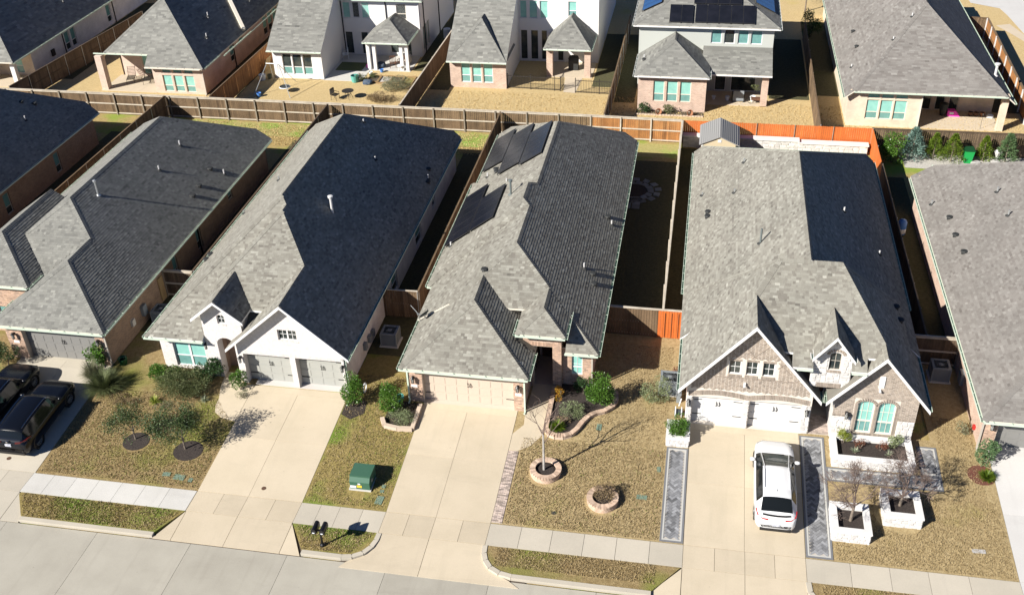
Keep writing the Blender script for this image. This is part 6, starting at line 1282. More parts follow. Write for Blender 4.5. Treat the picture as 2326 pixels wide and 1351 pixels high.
fp = thing('red_flower_pot', 'dark pot with a small red leaved plant behind the air conditioner', 'pot', (-.1, 43.35, .57)); m = MB(); m.lathe([(.16, 0), (.24, .32), (.2, .34)], 12); put('pot', m.mesh('pot', 'vent'), fp); P, d = blob_points(160, .22, .22, .35, 5, .3); put('foliage', leaf_cloud(P, np.full(160, .08), .4, .5, None, 'lf_rust', out=d), fp)

# ================================================================ CARS
def car(name, label, cx, cy, L, Wd, Hh, paint, kind, pitch, group=None, wind='car_glass_l'):
    """closed lofted body; the glass, lamps and wheels are its own pieces. Nose towards +y"""
    root = thing(name, label, 'car', (cx, cy, gz(cy) + .02), 0, group); root.rotation_euler = (pitch, 0, 0)
    if kind == 'sedan':   # s, half width, bottom, shoulder, top, roof half width
        st = [(0, .62, .42, .70, .78, .52), (.015, .78, .30, .86, .95, .62), (.04, .88, .23, .95, 1.06, .68), (.075, .93, .20, .97, 1.10, .70), (.19, .96, .18, .97, 1.385, .62), (.28, .97, .18, .96, 1.435, .61), (.38, .97, .18, .95, 1.45, .61), (.48, .965, .18, .935, 1.435, .605), (.55, .96, .18, .92, 1.38, .60), (.765, .95, .18, .90, .985, .70), (.80, .945, .19, .88, .955, .71), (.88, .92, .19, .80, .90, .68), (.94, .86, .20, .70, .80, .58), (.98, .74, .26, .60, .68, .46), (1, .56, .36, .50, .55, .34)]
        gl = dict(rear=(3, 4), wind=(8, 9), side=(4, 9))
    else:
        st = [(0, .70, .45, .85, .95, .56), (.015, .84, .34, 1.0, 1.12, .66), (.04, .90, .26, 1.06, 1.30, .70), (.085, .94, .24, 1.08, 1.62, .66), (.12, .96, .24, 1.08, 1.70, .65), (.25, .97, .24, 1.07, 1.75, .66), (.40, .97, .24, 1.05, 1.76, .665), (.52, .97, .24, 1.04, 1.73, .66), (.58, .97, .24, 1.03, 1.66, .655), (.685, .965, .24, 1.0, 1.16, .74), (.72, .96, .24, .99, 1.10, .76), (.85, .94, .25, .95, 1.05, .74), (.93, .90, .26, .85, .97, .66), (.975, .80, .30, .72, .84, .54), (1, .64, .40, .58, .66, .40)]
        gl = dict(rear=(2, 3), wind=(8, 9), side=(3, 8))
    def ring(q):
        s, w, zb, zs, zt, wt = q; w *= Wd/1.94; wt *= Wd/1.94; k = Hh/(1.45 if kind == 'sedan' else 1.76); zs *= k; zt *= k
        half = [(w*.80, zb), (w*.95, zb + .05), (w, zb + .22), (w*1.0, zs - .22), (w*.985, zs - .05), (w*.945, zs), (wt + (w*.93 - wt)*.10, zt - (zt - zs)*.16), (wt*.86, zt - .035*min(1, (zt - zs)*3)), (wt*.45, zt - .006), (0, zt)]
        return [(-x, z) for x, z in half] + [(x, z) for x, z in half[-2::-1]], s*L - L/2
    sub = 4; keys = list(range(len(st))); rows = []; lab = []
    for i in range(len(st) - 1):
        for k in range(sub):
            t = k/sub; p0, p1, p2, p3 = st[max(i - 1, 0)], st[i], st[i + 1], st[min(i + 2, len(st) - 1)]
            cr = lambda a, b, c, d: b + .5*t*(c - a + t*(2*a - 5*b + 4*c - d + t*(3*(b - c) + d - a)))
            v = [cr(*z) for z in zip(p0, p1, p2, p3)]; v[0] = p1[0] + (p2[0] - p1[0])*t; rows.append(ring(v)); lab.append(i)
    rows.append(ring(st[-1])); nr = len(rows[0][0]); parts = {k: MB() for k in ('body', 'wind', 'rear', 'side', 'side2')}
    V = [[(x, y, z) for x, z in rg] for rg, y in rows]
    for a in range(len(rows) - 1):
        i = lab[a]
        for c in range(nr - 1):
            k = 'body'; up = 6 <= c <= nr - 8; sd = c in (5, nr - 7)
            if up and gl['wind'][0] <= i < gl['wind'][1]: k = 'wind'
            elif up and gl['rear'][0] <= i < gl['rear'][1]: k = 'rear'
            elif sd and gl['side'][0] <= i < gl['side'][1]: k = 'side' if c == 5 else 'side2'
            parts[k].face([V[a][c], V[a + 1][c], V[a + 1][c + 1], V[a][c + 1]][::-1])
    parts['body'].face(V[0]); parts['body'].face(V[-1][::-1])
    for a in range(len(rows) - 1): parts['body'].face([V[a][0], V[a][-1], V[a + 1][-1], V[a + 1][0]])
    def weld(mbx, nm, mt):
        me = mbx.mesh(nm, mt, smooth=True); import bmesh; bm = bmesh.new(); bm.from_mesh(me); bmesh.ops.remove_doubles(bm, verts=bm.verts, dist=.0004); bmesh.ops.recalc_face_normals(bm, faces=bm.faces) if nm == 'body' else None; bm.to_mesh(me); bm.free(); return me
    body = put('body', weld(parts['body'], 'body', paint), root); put('windshield', weld(parts['wind'], 'windshield', wind), root); put('rear_window', weld(parts['rear'], 'rear_window', 'car_glass'), root); put('side_window', weld(parts['side'], 'side_window', 'car_glass'), root); put('side_window', weld(parts['side2'], 'side_window', 'car_glass'), root)
    hw = Wd/2; wb = (.185, .80) if kind == 'sedan' else (.19, .80); R = .335 if kind == 'sedan' else .38
    t = MB(); t.lathe([(R*.62, -.1), (R*.96, -.1), (R, -.06), (R, .06), (R*.96, .1), (R*.62, .1)], 24); tm = t.mesh('tyre', 'tyre', smooth=False); rm = MB()
    rm.lathe([(R*.62, .06), (R*.66, .1), (R*.6, .1)], 20); rm.lathe([(0, .06), (.06, .07), (.06, .05)], 10)
    for i in range(10): a = i*.6283; rm.beam((0, 0, .065), (math.cos(a)*R*.62, math.sin(a)*R*.62, .085), .045, .025)
    rm.lathe([(0, .0), (R*.62, .0)], 16); rme = rm.mesh('rim', 'alloy'); am = MB(); am.lathe([(R*1.02, .07), (R*1.17, .055), (R*1.17, -.2), (0, -.2)], 24); ame = am.mesh('wheel_arch', 'black')
    for s in (-1, 1):
        for q in wb:
            y = q*L - L/2; w_ = put('tyre', tm, root, (s*(hw - .115), y, R), rot=(0, s*math.pi/2, 0)); put('rim', rme, w_, (0, 0, 0)); put('wheel_arch', ame, root, (s*(hw - .07), y, R), rot=(0, s*math.pi/2, 0))
        mr = MB(); y = (.68 if kind == 'sedan' else .645)*L - L/2; zz = (.98 if kind == 'sedan' else 1.12); mr.lathe([(0, -.13), (.07, -.11), (.09, 0), (.07, .1), (0, .12)], 8, (0, 0, 0)); put('mirror', mr.mesh('mirror', paint, smooth=True), root, (s*(hw + .08), y, zz), rot=(0, math.pi/2, 0)); ar = MB(); ar.beam((s*(hw - .1), y, zz - .03), (s*(hw + .05), y, zz - .02), .06, .04); put('mirror_arm', ar.mesh('mirror_arm', 'black'), root)
        tl = MB(); zt = .90 if kind == 'sedan' else 1.0; yb = -L/2
        P = [(s*hw*.40, yb + .05, zt + .02), (s*hw*.68, yb + .10, zt + .03), (s*hw*.88, yb + .27, zt + .06), (s*hw*.945, yb + .62, zt + .05)]
        for a, b in zip(P[:-1], P[1:]): tl.beam(a, b, .05, .08 if kind != 'sedan' else .05)
        put('tail_light', tl.mesh('tail_light', 'red_light' if kind == 'sedan' else 'red_dark'), root)
        hl = MB(); hl.beam((s*hw*.5, L/2 - .14, .62), (s*hw*.86, L/2 - .42, .70), .1, .13); put('headlight', hl.mesh('headlight', 'lamp_glass'), root)
        rl = MB(); ridx = gl['side']; 
        rp = [(s*(q[5]*.94*Wd/1.94), q[0]*L - L/2, (q[4]*Hh/(1.45 if kind == 'sedan' else 1.76)) + .004) for q in st[ridx[0] + 1:ridx[1] + 1]]
        for a, b in zip(rp[:-1], rp[1:]): rl.beam(a, b, .03, .03)
        put('roof_rail', rl.mesh('roof_rail', 'chrome' if kind != 'sedan' else paint), root)
    pl = MB(); pl.box(-.16, -L/2 - .03, .60 if kind == 'sedan' else .82, .16, -L/2 + .03, .73 if kind == 'sedan' else .95); put('licence_plate', pl.mesh('licence_plate', 'plate'), root)
    bp = MB(); bp.box(-hw*.72, -L/2 - .015, .26, hw*.72, -L/2 + .22, .40); put('rear_bumper', bp.mesh('rear_bumper', 'black'), root)
    if kind == 'sedan':
        sp = MB(); pts = [(-.60, -L/2 + .24, 1.045), (-.35, -L/2 + .17, 1.075), (0, -L/2 + .14, 1.085), (.35, -L/2 + .17, 1.075), (.60, -L/2 + .24, 1.045)]
        for a, b in zip(pts[:-1], pts[1:]): sp.beam(a, b, .085, .028)
        put('spoiler', sp.mesh('spoiler', 'black'), root); fin = MB(); fin.face([(0, -1.1, 1.42), (0, -1.3, 1.40), (0, -1.28, 1.47)]); fin.box(-.015, -1.3, 1.38, .015, -1.1, 1.43); put('antenna', fin.mesh('antenna', 'car_glass'), root)
        wp = MB(); wp.beam((-.55, .262*L, .985), (.4, .262*L, 1.0), .03, .02); put('wiper', wp.mesh('wiper', 'black'), root)
    else:
        em = MB(); em.tube((0, -L/2 - .02, 1.1), (0, -L/2 + .06, 1.1), .05, .05, 12); put('emblem', em.mesh('emblem', 'chrome'), root)
    return root
PT = math.atan(.0777)
car('parked_car', 'white sedan with black rear window parked on the stone house driveway', 4.62, 36.0, 5.15, 1.84, 1.45, 'car_white', 'sedan', PT, 'cars parked on driveways')
car('parked_car', 'black estate car with a bright rear glare nearest the lawn', -32.05, 35.6, 4.95, 1.94, 1.60, 'car_black', 'suv', PT, 'cars parked on driveways'); car('parked_car', 'black car beside it, cut by the left edge', -34.65, 36.6, 4.9, 1.94, 1.60, 'car_black', 'suv', PT, 'cars parked on driveways')
# ================================================================ BACK YARD THINGS
sh = thing('garden_shed', 'small beige garden shed with grey ridged roof by the orange fence', 'shed', (1.6, 69.5, .57))
sx0, sx1, sy0, sy1 = .35, 2.85, 67.9, 71.0; m = MB(); m.box(sx0, sy0, .5, sx1, sy1, 2.45)
for y in (sy0, sy1): m.face([(sx0, y, 2.45), (sx1, y, 2.45), (1.6, y, 3.02)] if y == sy0 else [(sx1, y, 2.45), (sx0, y, 2.45), (1.6, y, 3.02)])
m.build('wall', 'shed_wall', sh)
for s, xe in ((-1, .2), (1, 3.0)):
    m = MB(); m.face([(1.6, sy0 - .1, 3.1), (xe, sy0 - .1, 2.46), (xe, sy1 + .1, 2.46), (1.6, sy1 + .1, 3.1)]); m.face([(1.6, sy0 - .1, 3.04), (xe, sy0 - .1, 2.40), (xe, sy1 + .1, 2.40), (1.6, sy1 + .1, 3.04)])
    m.face([(1.6, sy0 - .1, 3.1), (xe, sy0 - .1, 2.46), (xe, sy0 - .1, 2.40), (1.6, sy0 - .1, 3.04)]); m.face([(xe, sy0 - .1, 2.46), (xe, sy1 + .1, 2.46), (xe, sy1 + .1, 2.4), (xe, sy0 - .1, 2.4)])
    for k in range(1, 10):
        q = k/10; x = 1.6 + (xe - 1.6)*q; z = 3.1 - .64*q; m.beam((x, sy0 - .1, z + .01), (x, sy1 + .1, z + .01), .03, .03)
    m.build('roof', 'shed_roof', sh)
m = MB(); m.box(1.48, sy0 - .03, 2.62, 1.72, sy0, 2.84); m.build('vent', 'trim', sh); m = MB(); m.box(2.72, sy0 - .05, 2.3, 2.86, sy0, 2.44); m.build('lock_box', 'black', sh)
for x in (sx0, sx1 - .12): m = MB(); m.box(x, sy0 - .02, .5, x + .12, sy0 - .002, 2.44); m.build('corner_trim', 'trim', sh)
gw = thing('garden_wall', 'low white stone garden wall under the orange fence', 'garden wall', (5.5, 71.4, .57))
for x0, x1, zt in ((-1.0, .3, 1.55), (2.95, 7.3, 1.55), (7.3, 12.15, 1.42)):
    m = MB(); m.box(x0, 71.2, .4, x1, 71.6, zt - .1); m.build('wall', 'stone_m', gw); m = MB(); m.box(x0 - .05, 71.1, zt - .1, x1 + .05, 71.68, zt); m.build('cap_stone', 'stone_cap', gw)
    fr = Fr((x0, 71.2), (x1, 71.2)); stones(gw, fr, 0, fr.L, .57, zt - .12, 'stone_w', .03, (.3, .7), (.14, .24))
# conifers
def conifer(label, x, y, h, R, mat, n, leaf, asp=.35, up=1.4, tipw=1.0):
    root = thing('conifer', label, 'conifer', (x, y, .57), 0, 'conifers along the back fence'); t = rng.uniform(0, 1, n)**.8; a = rng.uniform(0, 6.283, n); rr = R*(1 - t**1.4*.9)*rng.uniform(.55, 1.08, n)*(1 + .18*np.sin(a*5 + t*21)); P = np.stack([np.cos(a)*rr, np.sin(a)*rr, .08 + t*h*.95], 1); out = np.stack([np.cos(a), np.sin(a), np.full(n, .4)], 1)
    put('foliage', leaf_cloud(P, np.full(n, leaf), up, asp, None, mat, out=out), root); m = MB(); m.tube((0, 0, -.05), (0, 0, h*.8), .06, .02, 6); put('trunk', m.mesh('trunk', 'bark'), root)
shrub('shrub', 'tall broadleaf shrub with bronze tips left of the blue conifer', 'shrub', 13.75, 70.4, .9, .8, 2.2, 'lf_mag', 2600, .13, 14); conifer('blue grey feathery conifer', 15.2, 71.1, 2.35, .85, 'lf_blue', 2300, .22, .22, .7)
conifer('short yellow green conifer right of the blue one', 16.7, 71.3, 1.95, .68, 'lf_arb', 2300, .12); conifer('larger yellow green conifer left of the green bin', 17.85, 70.9, 2.15, .82, 'lf_arb', 2800, .12); conifer('small yellow green conifer right of the green bin', 20.05, 71.3, 1.9, .62, 'lf_arb', 2000, .12); conifer('leaning spiky green juniper near the right edge', 21.5, 71.1, 2.2, .75, 'lf_jun', 1900, .2, .22, .9)
wb_ = thing('wheelie_bin', 'green wheeled bin with dark lid between two conifers', 'bin', (18.95, 71.0, .57)); m = MB(); n0 = len(m.v); b = [(-.24, -.28, .04), (.24, -.28, .04), (.24, .26, .04), (-.24, .26, .04), (-.33, -.40, 1.0), (.33, -.40, 1.0), (.33, .36, 1.0), (-.33, .36, 1.0)]; m.v += b
for q in ((0, 3, 2, 1), (4, 5, 6, 7), (0, 1, 5, 4), (1, 2, 6, 5), (2, 3, 7, 6), (3, 0, 4, 7)): m.f.append(q); m.t.append(.5); m.m.append(0)
put('body', m.mesh('body', 'bin_green'), wb_); m = MB(); m.box(-.36, -.43, 1.0, .36, .4, 1.06); m.box(-.3, -.36, 1.06, .3, .3, 1.1); put('lid', m.mesh('lid', 'bin_lid'), wb_)
for s in (-.27, .27): m = MB(); m.tube((s - .04, .3, .12), (s + .04, .3, .12), .12, .12, 12); put('wheel', m.mesh('wheel', 'tyre'), wb_)
sheet('gravel_bed', [(14.6, 69.6), (24, 69.4), (24, 72), (14.6, 72)], 'gravel', .02)
def rock(label, x, y, s, z=.57, mat='rock', group='rocks by the conifers'):
    import bmesh; bm = bmesh.new(); bmesh.ops.create_icosphere(bm, subdivisions=2, radius=1)
    for v in bm.verts: v.co *= rnd(.82, 1.1); v.co.x *= s; v.co.y *= s*.8; v.co.z *= s*.6
    me = D.meshes.new('rock'); bm.to_mesh(me); bm.free(); me.materials.append(MT[mat]); o = D.objects.new('rock', me); COL.objects.link(o); o.location = (x, y, z + s*.2); tag(o, label, 'rock', group)
rock('flat grey rock right of the green bin', 19.5, 70.6, .4); rock('grey rock in front of the small conifer', 20.3, 70.5, .35); rock('tall pale rock between the small conifer and the juniper', 20.85, 70.9, .42); m = MB(); m.lathe([(0, .9), (.3, .75), (.12, .4), (.05, 0)], 7); o = m.build('garden_ornament', 'stone_cap'); o.location = (21.0, 71.4, .57); tag(o, 'white garden ornament beside the juniper', 'ornament')
bh_ = thing('covered_barrel', 'blue and white covered barrel in the narrow shaded side yard', 'barrel', (13.1, 60, .57)); m = MB(); m.lathe([(.0, 1.1), (.2, 1.05), (.28, .9), (.28, .1), (.2, 0)], 12); put('barrel', m.mesh('barrel', 'blue', smooth=True), bh_); m = MB(); m.lathe([(.285, .5), (.29, .2), (.285, .2)], 12); put('band', m.mesh('band', 'resin'), bh_)
# fire pit ring of flagstones in the shaded yard
fp_ = thing('flagstone_ring', 'ring of flat stones around a dark fire pit in the shaded yard', 'fire pit', (-4.0, 63.9, .57)); m = MB(); m.lathe([(0, .03), (.9, .03), (.9, -.05)], 20); put('pit', m.mesh('pit', 'mulch'), fp_)
for k in range(2):
    for i in range(14): a = i*.449 + k*.2; R = 1.15 + k*.5; q = MB(); w = .22; p = [(R*math.cos(a) + rnd(-.05, .05) + c*math.cos(a) - s*math.sin(a), R*math.sin(a) + rnd(-.05, .05) + c*math.sin(a) + s*math.cos(a)) for c, s in ((-.2, -w), (.2, -w), (.2, w), (-.2, w))]; q.prism(p, -.05, .05, rnd(0, 1)); put('stone', q.mesh('stone', 'flag'), fp_)
for i in range(6): q = MB(); q.prism(rect(-.3 + (i % 2)*.6 - .26, -.3 + (i % 2)*.6 + .26, -2.6 + (i//2)*.5, -2.15 + (i//2)*.5), -.05, .05, rnd(0, 1)); put('stone', q.mesh('stone', 'flag'), fp_)
# furniture
def chair(name, label, x, y, rz, mat='iron', z=.61, cat='chair', s=1.0, group=None):
    root = thing(name, label, cat, (x, y, z), rz, group); m = MB(); w = .25*s
    for i in range(6): m.box(-w + i*w*.4, -w, .40*s, -w + i*w*.4 + w*.32, w, .43*s)
    put('seat', m.mesh('seat', mat), root); m = MB()
    for i in range(5): m.box(-w + i*w*.5 - .015, w - .03, .45*s, -w + i*w*.5 + .02, w + .05, .92*s)
    m.box(-w, w - .03, .86*s, w, w + .05, .95*s); put('backrest', m.mesh('backrest', mat), root)
    for a in (-w, w):
        for b in (-w, w): m = MB(); m.tube((a, b, 0), (a*.95, b*.95, .42*s), .022, .022, 5); put('leg', m.mesh('leg', mat), root)
        m = MB(); m.beam((a, -w, .62*s), (a, w, .66*s), .04, .03); m.beam((a, -w, .42*s), (a, -w, .63*s), .03, .03); put('armrest', m.mesh('armrest', mat), root)
    return root
def rtable(name, label, x, y, R=.5, h=.7, mat='iron', z=.59):
    root = thing(name, label, 'table', (x, y, z)); m = MB(); m.lathe([(0, h), (R, h), (R, h - .03), (0, h - .03)], 20); put('tabletop', m.mesh('tabletop', mat), root)
    for i in range(4): a = i*1.571 + .4; m = MB(); m.tube((math.cos(a)*R*.75, math.sin(a)*R*.75, 0), (math.cos(a)*R*.3, math.sin(a)*R*.3, h - .02), .02, .02, 5); put('leg', m.mesh('leg', mat), root)
rtable('garden_table', 'round dark metal table on the white house lawn', -28.85, 77.4, .5); chair('garden_chair', 'dark metal chair left of the round lawn table', -29.9, 77.1, 1.3, 'iron', .58); chair('patio_chair', 'white plastic chair against the inner white wall', -31.95, 86.3, -1.2, 'resin')
for lb, x, y in (('left sling lounger on the tan brick house patio', -49.4, 79.3), ('right sling lounger on the tan brick house patio', -47.8, 79.2)):
    root = thing('patio_lounger', lb, 'lounger', (x, y, .62), .35, 'loungers on the corner patio'); m = MB()
    for i in range(9): m.beam((-.3, -.75 + i*.13, .32), (.3, -.75 + i*.13, .32), .05, .02)
    put('seat', m.mesh('seat', 'iron'), root); m = MB()
    for i in range(6): m.beam((-.3, .42 + i*.06, .38 + i*.11), (.3, .42 + i*.06, .38 + i*.11), .05, .02)
    put('backrest', m.mesh('backrest', 'iron'), root)
    for s in (-.32, .32): m = MB(); m.beam((s, -.8, .32), (s, .4, .32), .03, .03); m.beam((s, .4, .32), (s, .78, 1.02), .03, .03); m.beam((s, -.8, .0), (s, -.7, .32), .03, .03); m.beam((s, .5, 0), (s, .3, .32), .03, .03); put('frame', m.mesh('frame', 'iron'), root)
# swing and trampoline frame, pallets
sw_ = thing('swing_frame', 'thin metal swing frame with a round saucer seat', 'swing', (-35.2, 78.6, .57))
for a, b in (((-1.5, 1.9), (1.0, .1)),): pass
for x, y in ((-1.5, 2.1), (-1.9, -1.6), (.6, 1.9), (1.4, -1.7)): m = MB(); m.tube((x, y, 0), (x*.35 - .3, .1*y, 2.3), .03, .03, 5); put('leg', m.mesh('leg', 'steel'), sw_)
m = MB(); m.tube((-1.1, .1, 2.3), (.4, .1, 2.3), .03, .03, 5); put('crossbar', m.mesh('crossbar', 'steel'), sw_); m = MB(); m.lathe([(0, .40), (.42, .42), (.46, .46), (.44, .5), (.38, .46), (0, .44)], 18, (.5, -.4, 0)); put('saucer_seat', m.mesh('saucer_seat', 'ac_dark'), sw_); m = MB(); m.lathe([(.43, .43), (.49, .47), (.45, .52)], 18, (.5, -.4, 0)); put('seat_rim', m.mesh('seat_rim', 'resin'), sw_)
for i in range(3): a = i*2.1; m = MB(); m.tube((.5 + .44*math.cos(a), -.4 + .44*math.sin(a), .47), (-.1, .1, 2.28), .008, .008, 4, cap=False); put('rope', m.mesh('rope', 'iron'), sw_)
pa = thing('pallet', 'wooden pallet leaning on the warm brown fence', 'pallet', (-38.2, 82.8, .57), 0); m = MB()
for i in range(6): m.beam((.08 + .05*i, -.6, .15 + i*.2), (.08 + .05*i, .6, .15 + i*.2), .02, .14)
put('slat', m.mesh('slat', 'wood'), pa)
for y in (-.55, 0, .55): m = MB(); m.beam((.0, y, .02), (.3, y, 1.2), .05, .09); put('stringer', m.mesh('stringer', 'wood'), pa)
for lb, x, y, mt, s in (('white plastic tub near the leaning pallet', -37.7, 80.6, 'resin', .3), ('pale green bucket near the leaning pallet', -37.2, 81.0, 'lf_grey', .22), ('green storage tub on the lawn edge', -29.4, 81.0, 'teal', .36), ('blue bucket near the swing frame', -36.6, 77.0, 'blue', .2), ('small white bucket in front of the patio posts', -28.5, 82.7, 'resin', .17), ('blue bottle crate on the cluttered patio', -27.7, 83.4, 'blue', .17)):
    m = MB(); m.lathe([(.0, .03), (s*.8, .0), (s, s*1.6), (s*.92, s*1.6), (s*.75, .06)], 12); o = m.build('tub', mt); o.location = (x, y, .6); tag(o, lb, 'tub', 'tubs and buckets in the white house yard')
chair('patio_chair', 'brown wicker armchair on the cluttered patio', -27.0, 84.6, .3, 'wicker'); chair('patio_chair', 'second brown wicker chair near the right posts', -26.3, 84.9, -.5, 'wicker'); rtable('patio_table', 'small pale round table under the patio cover', -26.1, 83.9, .32, .5, 'resin')
m = MB(); m.lathe([(0, .9), (.5, .8), (.62, .45), (.5, .1), (.3, 0)], 12); o = m.build('cushion_pile', 'umbrella', smooth=True); o.location = (-26.1, 85.6, .61); tag(o, 'pale heap of cushions under the patio cover', 'cushions'); rock('dark blue wrapped bundle on the cluttered patio', -28.1, 84.5, .5, .75, 'cloth', 'bundles in the white house yard'); rock('dark wrapped bundle on the lawn edge', -28.2, 80.7, .5, .6, 'cloth', 'bundles in the white house yard')
rb = thing('raised_bed', 'timber edged planting bed of stones and weeds before the patio', 'planting bed', (-27, 81.8, .57))
for i in range(4):
    m = MB(); x = -28.4 + i*1.05; [m.beam((x, 80.8 + a, .64), (x + .95, 80.8 + a + .2, .64), .06, .16) for a in (0, 1.5)]; [m.beam((x + a, 80.8, .64), (x + a, 82.4, .64), .06, .16) for a in (0, .95)]; m.build('board', 'wood', rb)
    q = MB(); q.prism(rect(x + .03, x + .92, 80.85, 82.3), 0, .63); q.build('soil', ('dirt', 'gravel', 'dirt', 'lawn_green')[i], rb)
shrub('shrub', 'leafy weed clump in the planting bed', 'shrub', -28.0, 82.1, .4, .35, .45, 'lf_olive', 500, .08, 6, .62); shrub('shrub', 'big dry brush heap by the side fence', 'shrub', -25.3, 79.6, 1.3, 1.1, 1.1, 'lf_grey', 3600, .09, 18, .57); shrub('shrub', 'low dry brush heap against the back fence', 'shrub', -25.9, 77.2, 1.2, .8, .7, 'lf_dry', 2600, .09, 14, .57); shrub('shrub', 'dark weed clump behind the green tub', 'shrub', -28.9, 81.3, .5, .4, .6, 'lf_olive', 700, .09, 7, .57)
m = MB(); m.prism(rect(-32.0, -29.6, 83.4, 85.4), 0, .015); o = m.build('outdoor_rug', 'lf_olive'); o.location = (0, 0, .602); tag(o, 'green outdoor rug on the shaded patio', 'rug'); m = MB(); m.lathe([(0, .3), (.22, .26), (.25, 0)], 10); o = m.build('plant_pot', 'pink'); o.location = (-29.2, 84.4, .6); tag(o, 'magenta pot beside the left patio posts', 'pot')
# back patio of the iron fence house
gr = thing('covered_grill', 'black covered barbecue under the patio roof', 'barbecue', (-11.0, 85.7, .61)); m = MB(); m.box(-.42, -.3, 0, .42, .3, .95); m.lathe([(.5, .95), (.42, 1.15), (0, 1.22)], 10); put('cover', m.mesh('cover', 'vent'), gr)
for x in (-.3, .3): m = MB(); m.tube((x, -.25, 0), (x, -.25, .1), .05, .05, 8); put('wheel', m.mesh('wheel', 'tyre'), gr)
# patio of the sage house
ch = thing('patio_armchair', 'grey cushioned armchair at the edge of the shaded patio', 'armchair', (3.05, 80.35, .61)); m = MB(); m.box(-.42, -.3, .12, .42, .38, .42); put('seat', m.mesh('seat', 'grey_fab'), ch); m = MB(); m.box(-.42, -.42, .12, .42, -.26, .92); put('backrest', m.mesh('backrest', 'grey_fab'), ch)
for s in (-.46, .46): m = MB(); m.box(s - .06, -.4, 0, s + .06, .38, .62); put('armrest', m.mesh('armrest', 'black'), ch)
for lb, x, y, mt, s in (('white pot left of the grey armchair', 2.2, 80.25, 'resin', .2), ('white pot deeper in the patio shade', 1.1, 80.35, 'resin', .17), ('white cube planter right of the grey armchair', 4.2, 80.3, 'resin', .24)): m = MB(); m.lathe([(s*.6, 0), (s, s*1.7), (s*.85, s*1.7), (s*.6, .1)], 12); o = m.build('plant_pot', mt); o.location = (x, y, .61); tag(o, lb, 'pot', 'pots on the sage house patio')
bk = thing('garden_cart', 'small metal cart with a wheel and foliage on the patio edge', 'cart', (4.35, 79.8, .61)); m = MB()
for i in range(14): a = i*math.pi/7; m.tube((.25*math.cos(a) - .3, 0, .25 + .25*math.sin(a)), (.25*math.cos(a + .449) - .3, 0, .25 + .25*math.sin(a + .449)), .02, .02, 5)
put('wheel', m.mesh('wheel', 'iron'), bk); m = MB(); m.box(-.3, -.2, .35, .45, .2, .5); put('tray', m.mesh('tray', 'wicker'), bk); P, d = blob_points(220, .35, .22, .35, 6, 1.2); put('foliage', leaf_cloud(P, np.full(220, .09), .4, .5, None, 'lf_olive', out=d), bk)
shrub('shrub', 'dark green shrub at the left of the brick wing bed', 'shrub', -4.3, 77.3, .55, .4, .75, 'lf_dark', 1100, .09, 9, .57); shrub('shrub', 'loose yellow green shrub between two terracotta pots', 'shrub', -2.25, 77.3, .6, .35, .7, 'lf_olive', 800, .09, 8, .57)
for lb, x in (('tipped terracotta pot left of the loose shrub', -3.2), ('tipped terracotta pot right of the loose shrub', -.75)): m = MB(); m.lathe([(.14, 0), (.26, .34), (.22, .34), (.12, .05)], 12); o = m.build('plant_pot', 'terracotta'); o.location = (x, 77.1, .75); o.rotation_euler = (1.2, 0, .3); tag(o, lb, 'pot')
m = MB(); [m.beam((a, 76.75, .6), (a + .2, 76.75 + rnd(-.03, .03), .6), .12, .12, rnd(0, 1)) for a in [(-4.9 + .23*i) for i in range(23)]]; tag(m.build('bed_edging', 'ring_m'), 'low edging in front of the brick wing bed', 'edging'); sheet('mulch_bed', rect(-4.9, .4, 76.8, 77.64), 'dirt', .02)
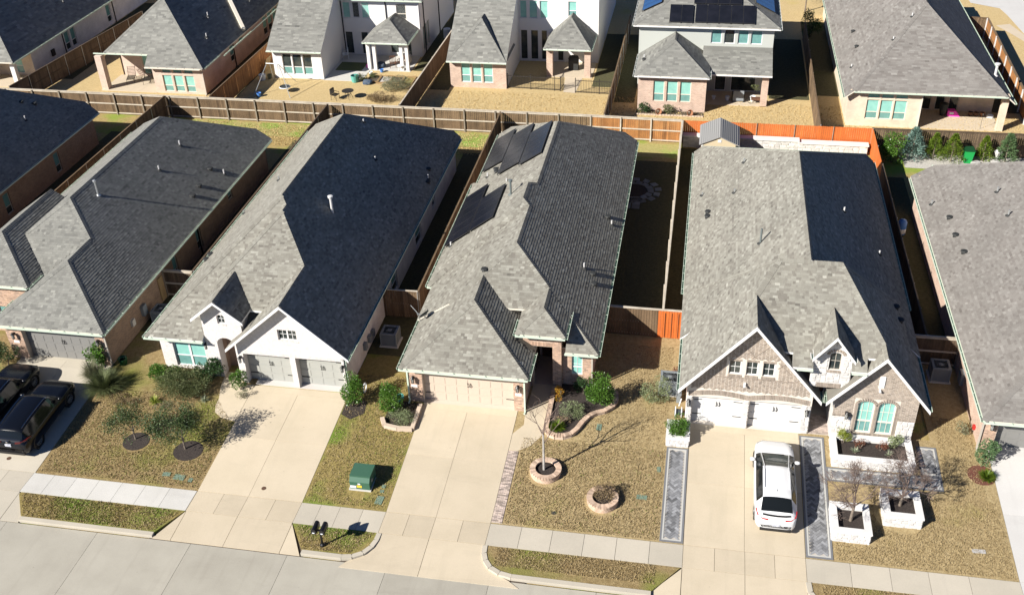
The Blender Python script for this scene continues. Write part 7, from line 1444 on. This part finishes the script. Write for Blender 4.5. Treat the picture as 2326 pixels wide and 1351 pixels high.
# patio of the cream house
ty = thing('toy_box', 'bright pink plastic toy on the cream house patio', 'toy', (19.2, 79.1, .61)); m = MB(); m.box(-.35, -.25, 0, .25, .25, .45); m.face([(.25, -.25, .45), (.6, -.25, 0), (.6, .25, 0), (.25, .25, .45)]); m.face([(.25, -.25, 0), (.6, -.25, 0), (.25, -.25, .45)]); put('shell', m.mesh('shell', 'pink'), ty); m = MB(); m.box(-.2, -.27, .2, .1, -.25, .35); put('sticker', m.mesh('sticker', 'sticker_w'), ty)
m = MB(); m.lathe([(.2, 0), (.3, .5), (.32, .95), (.0, 1.05)], 10); o = m.build('covered_stool', 'vent'); o.location = (18.55, 79.1, .61); tag(o, 'dark covered object left of the pink toy', 'stool')
for i, (lb, x, mt) in enumerate((('dark brown pot left in the row on the patio', 20.6, 'wicker'), ('dark brown pot second in the row on the patio', 21.0, 'wicker'), ('rose coloured pot in the row on the patio', 21.45, 'terracotta'))): m = MB(); m.lathe([(.13, 0), (.19, .3), (.16, .3), (.1, .05)], 12); o = m.build('plant_pot', mt); o.location = (x, 79.2, .61); tag(o, lb, 'pot')
rock('white bag at the right end of the pots on the patio', 22.0, 79.0, .3, .65, 'resin', 'bags on the patio'); pn = thing('garden_spinner', 'thin metal rod standing on the patio edge', 'garden stake', (20.9, 76.8, .6)); m = MB(); m.tube((0, 0, 0), (0, 0, 1.1), .012, .012, 5); put('rod', m.mesh('rod', 'iron'), pn); m = MB(); m.lathe([(0, 1.25), (.07, 1.15), (0, 1.05)], 8); put('finial', m.mesh('finial', 'iron'), pn)
# trees and hedge between the far houses
shrub('shrub', 'dark evergreen against the cream house side wall', 'shrub', 9.6, 96, .9, .9, 2.4, 'lf_dark', 2400, .14, 14, .57)
tree('bare_tree', 'small bare tree behind the sage house', 9.5, 103, .57, 1.6, .08, 4, .8, 'bark', None, 0, 0, .5, None, (0, 0), 1); shrub('shrub', 'small shrub by the upper right street', 'shrub', 23.5, 103, .7, .7, 1.0, 'lf_olive', 900, .1, 8, .57)
m = MB(); m.lathe([(.0, .95), (.33, .9), (.36, .7), (.36, .05), (.0, 0)], 12); o = m.build('storage_bin', 'resin'); o.location = (-23.9, 92.5, .57); tag(o, 'pale storage bin in the shade right of the white house', 'bin')
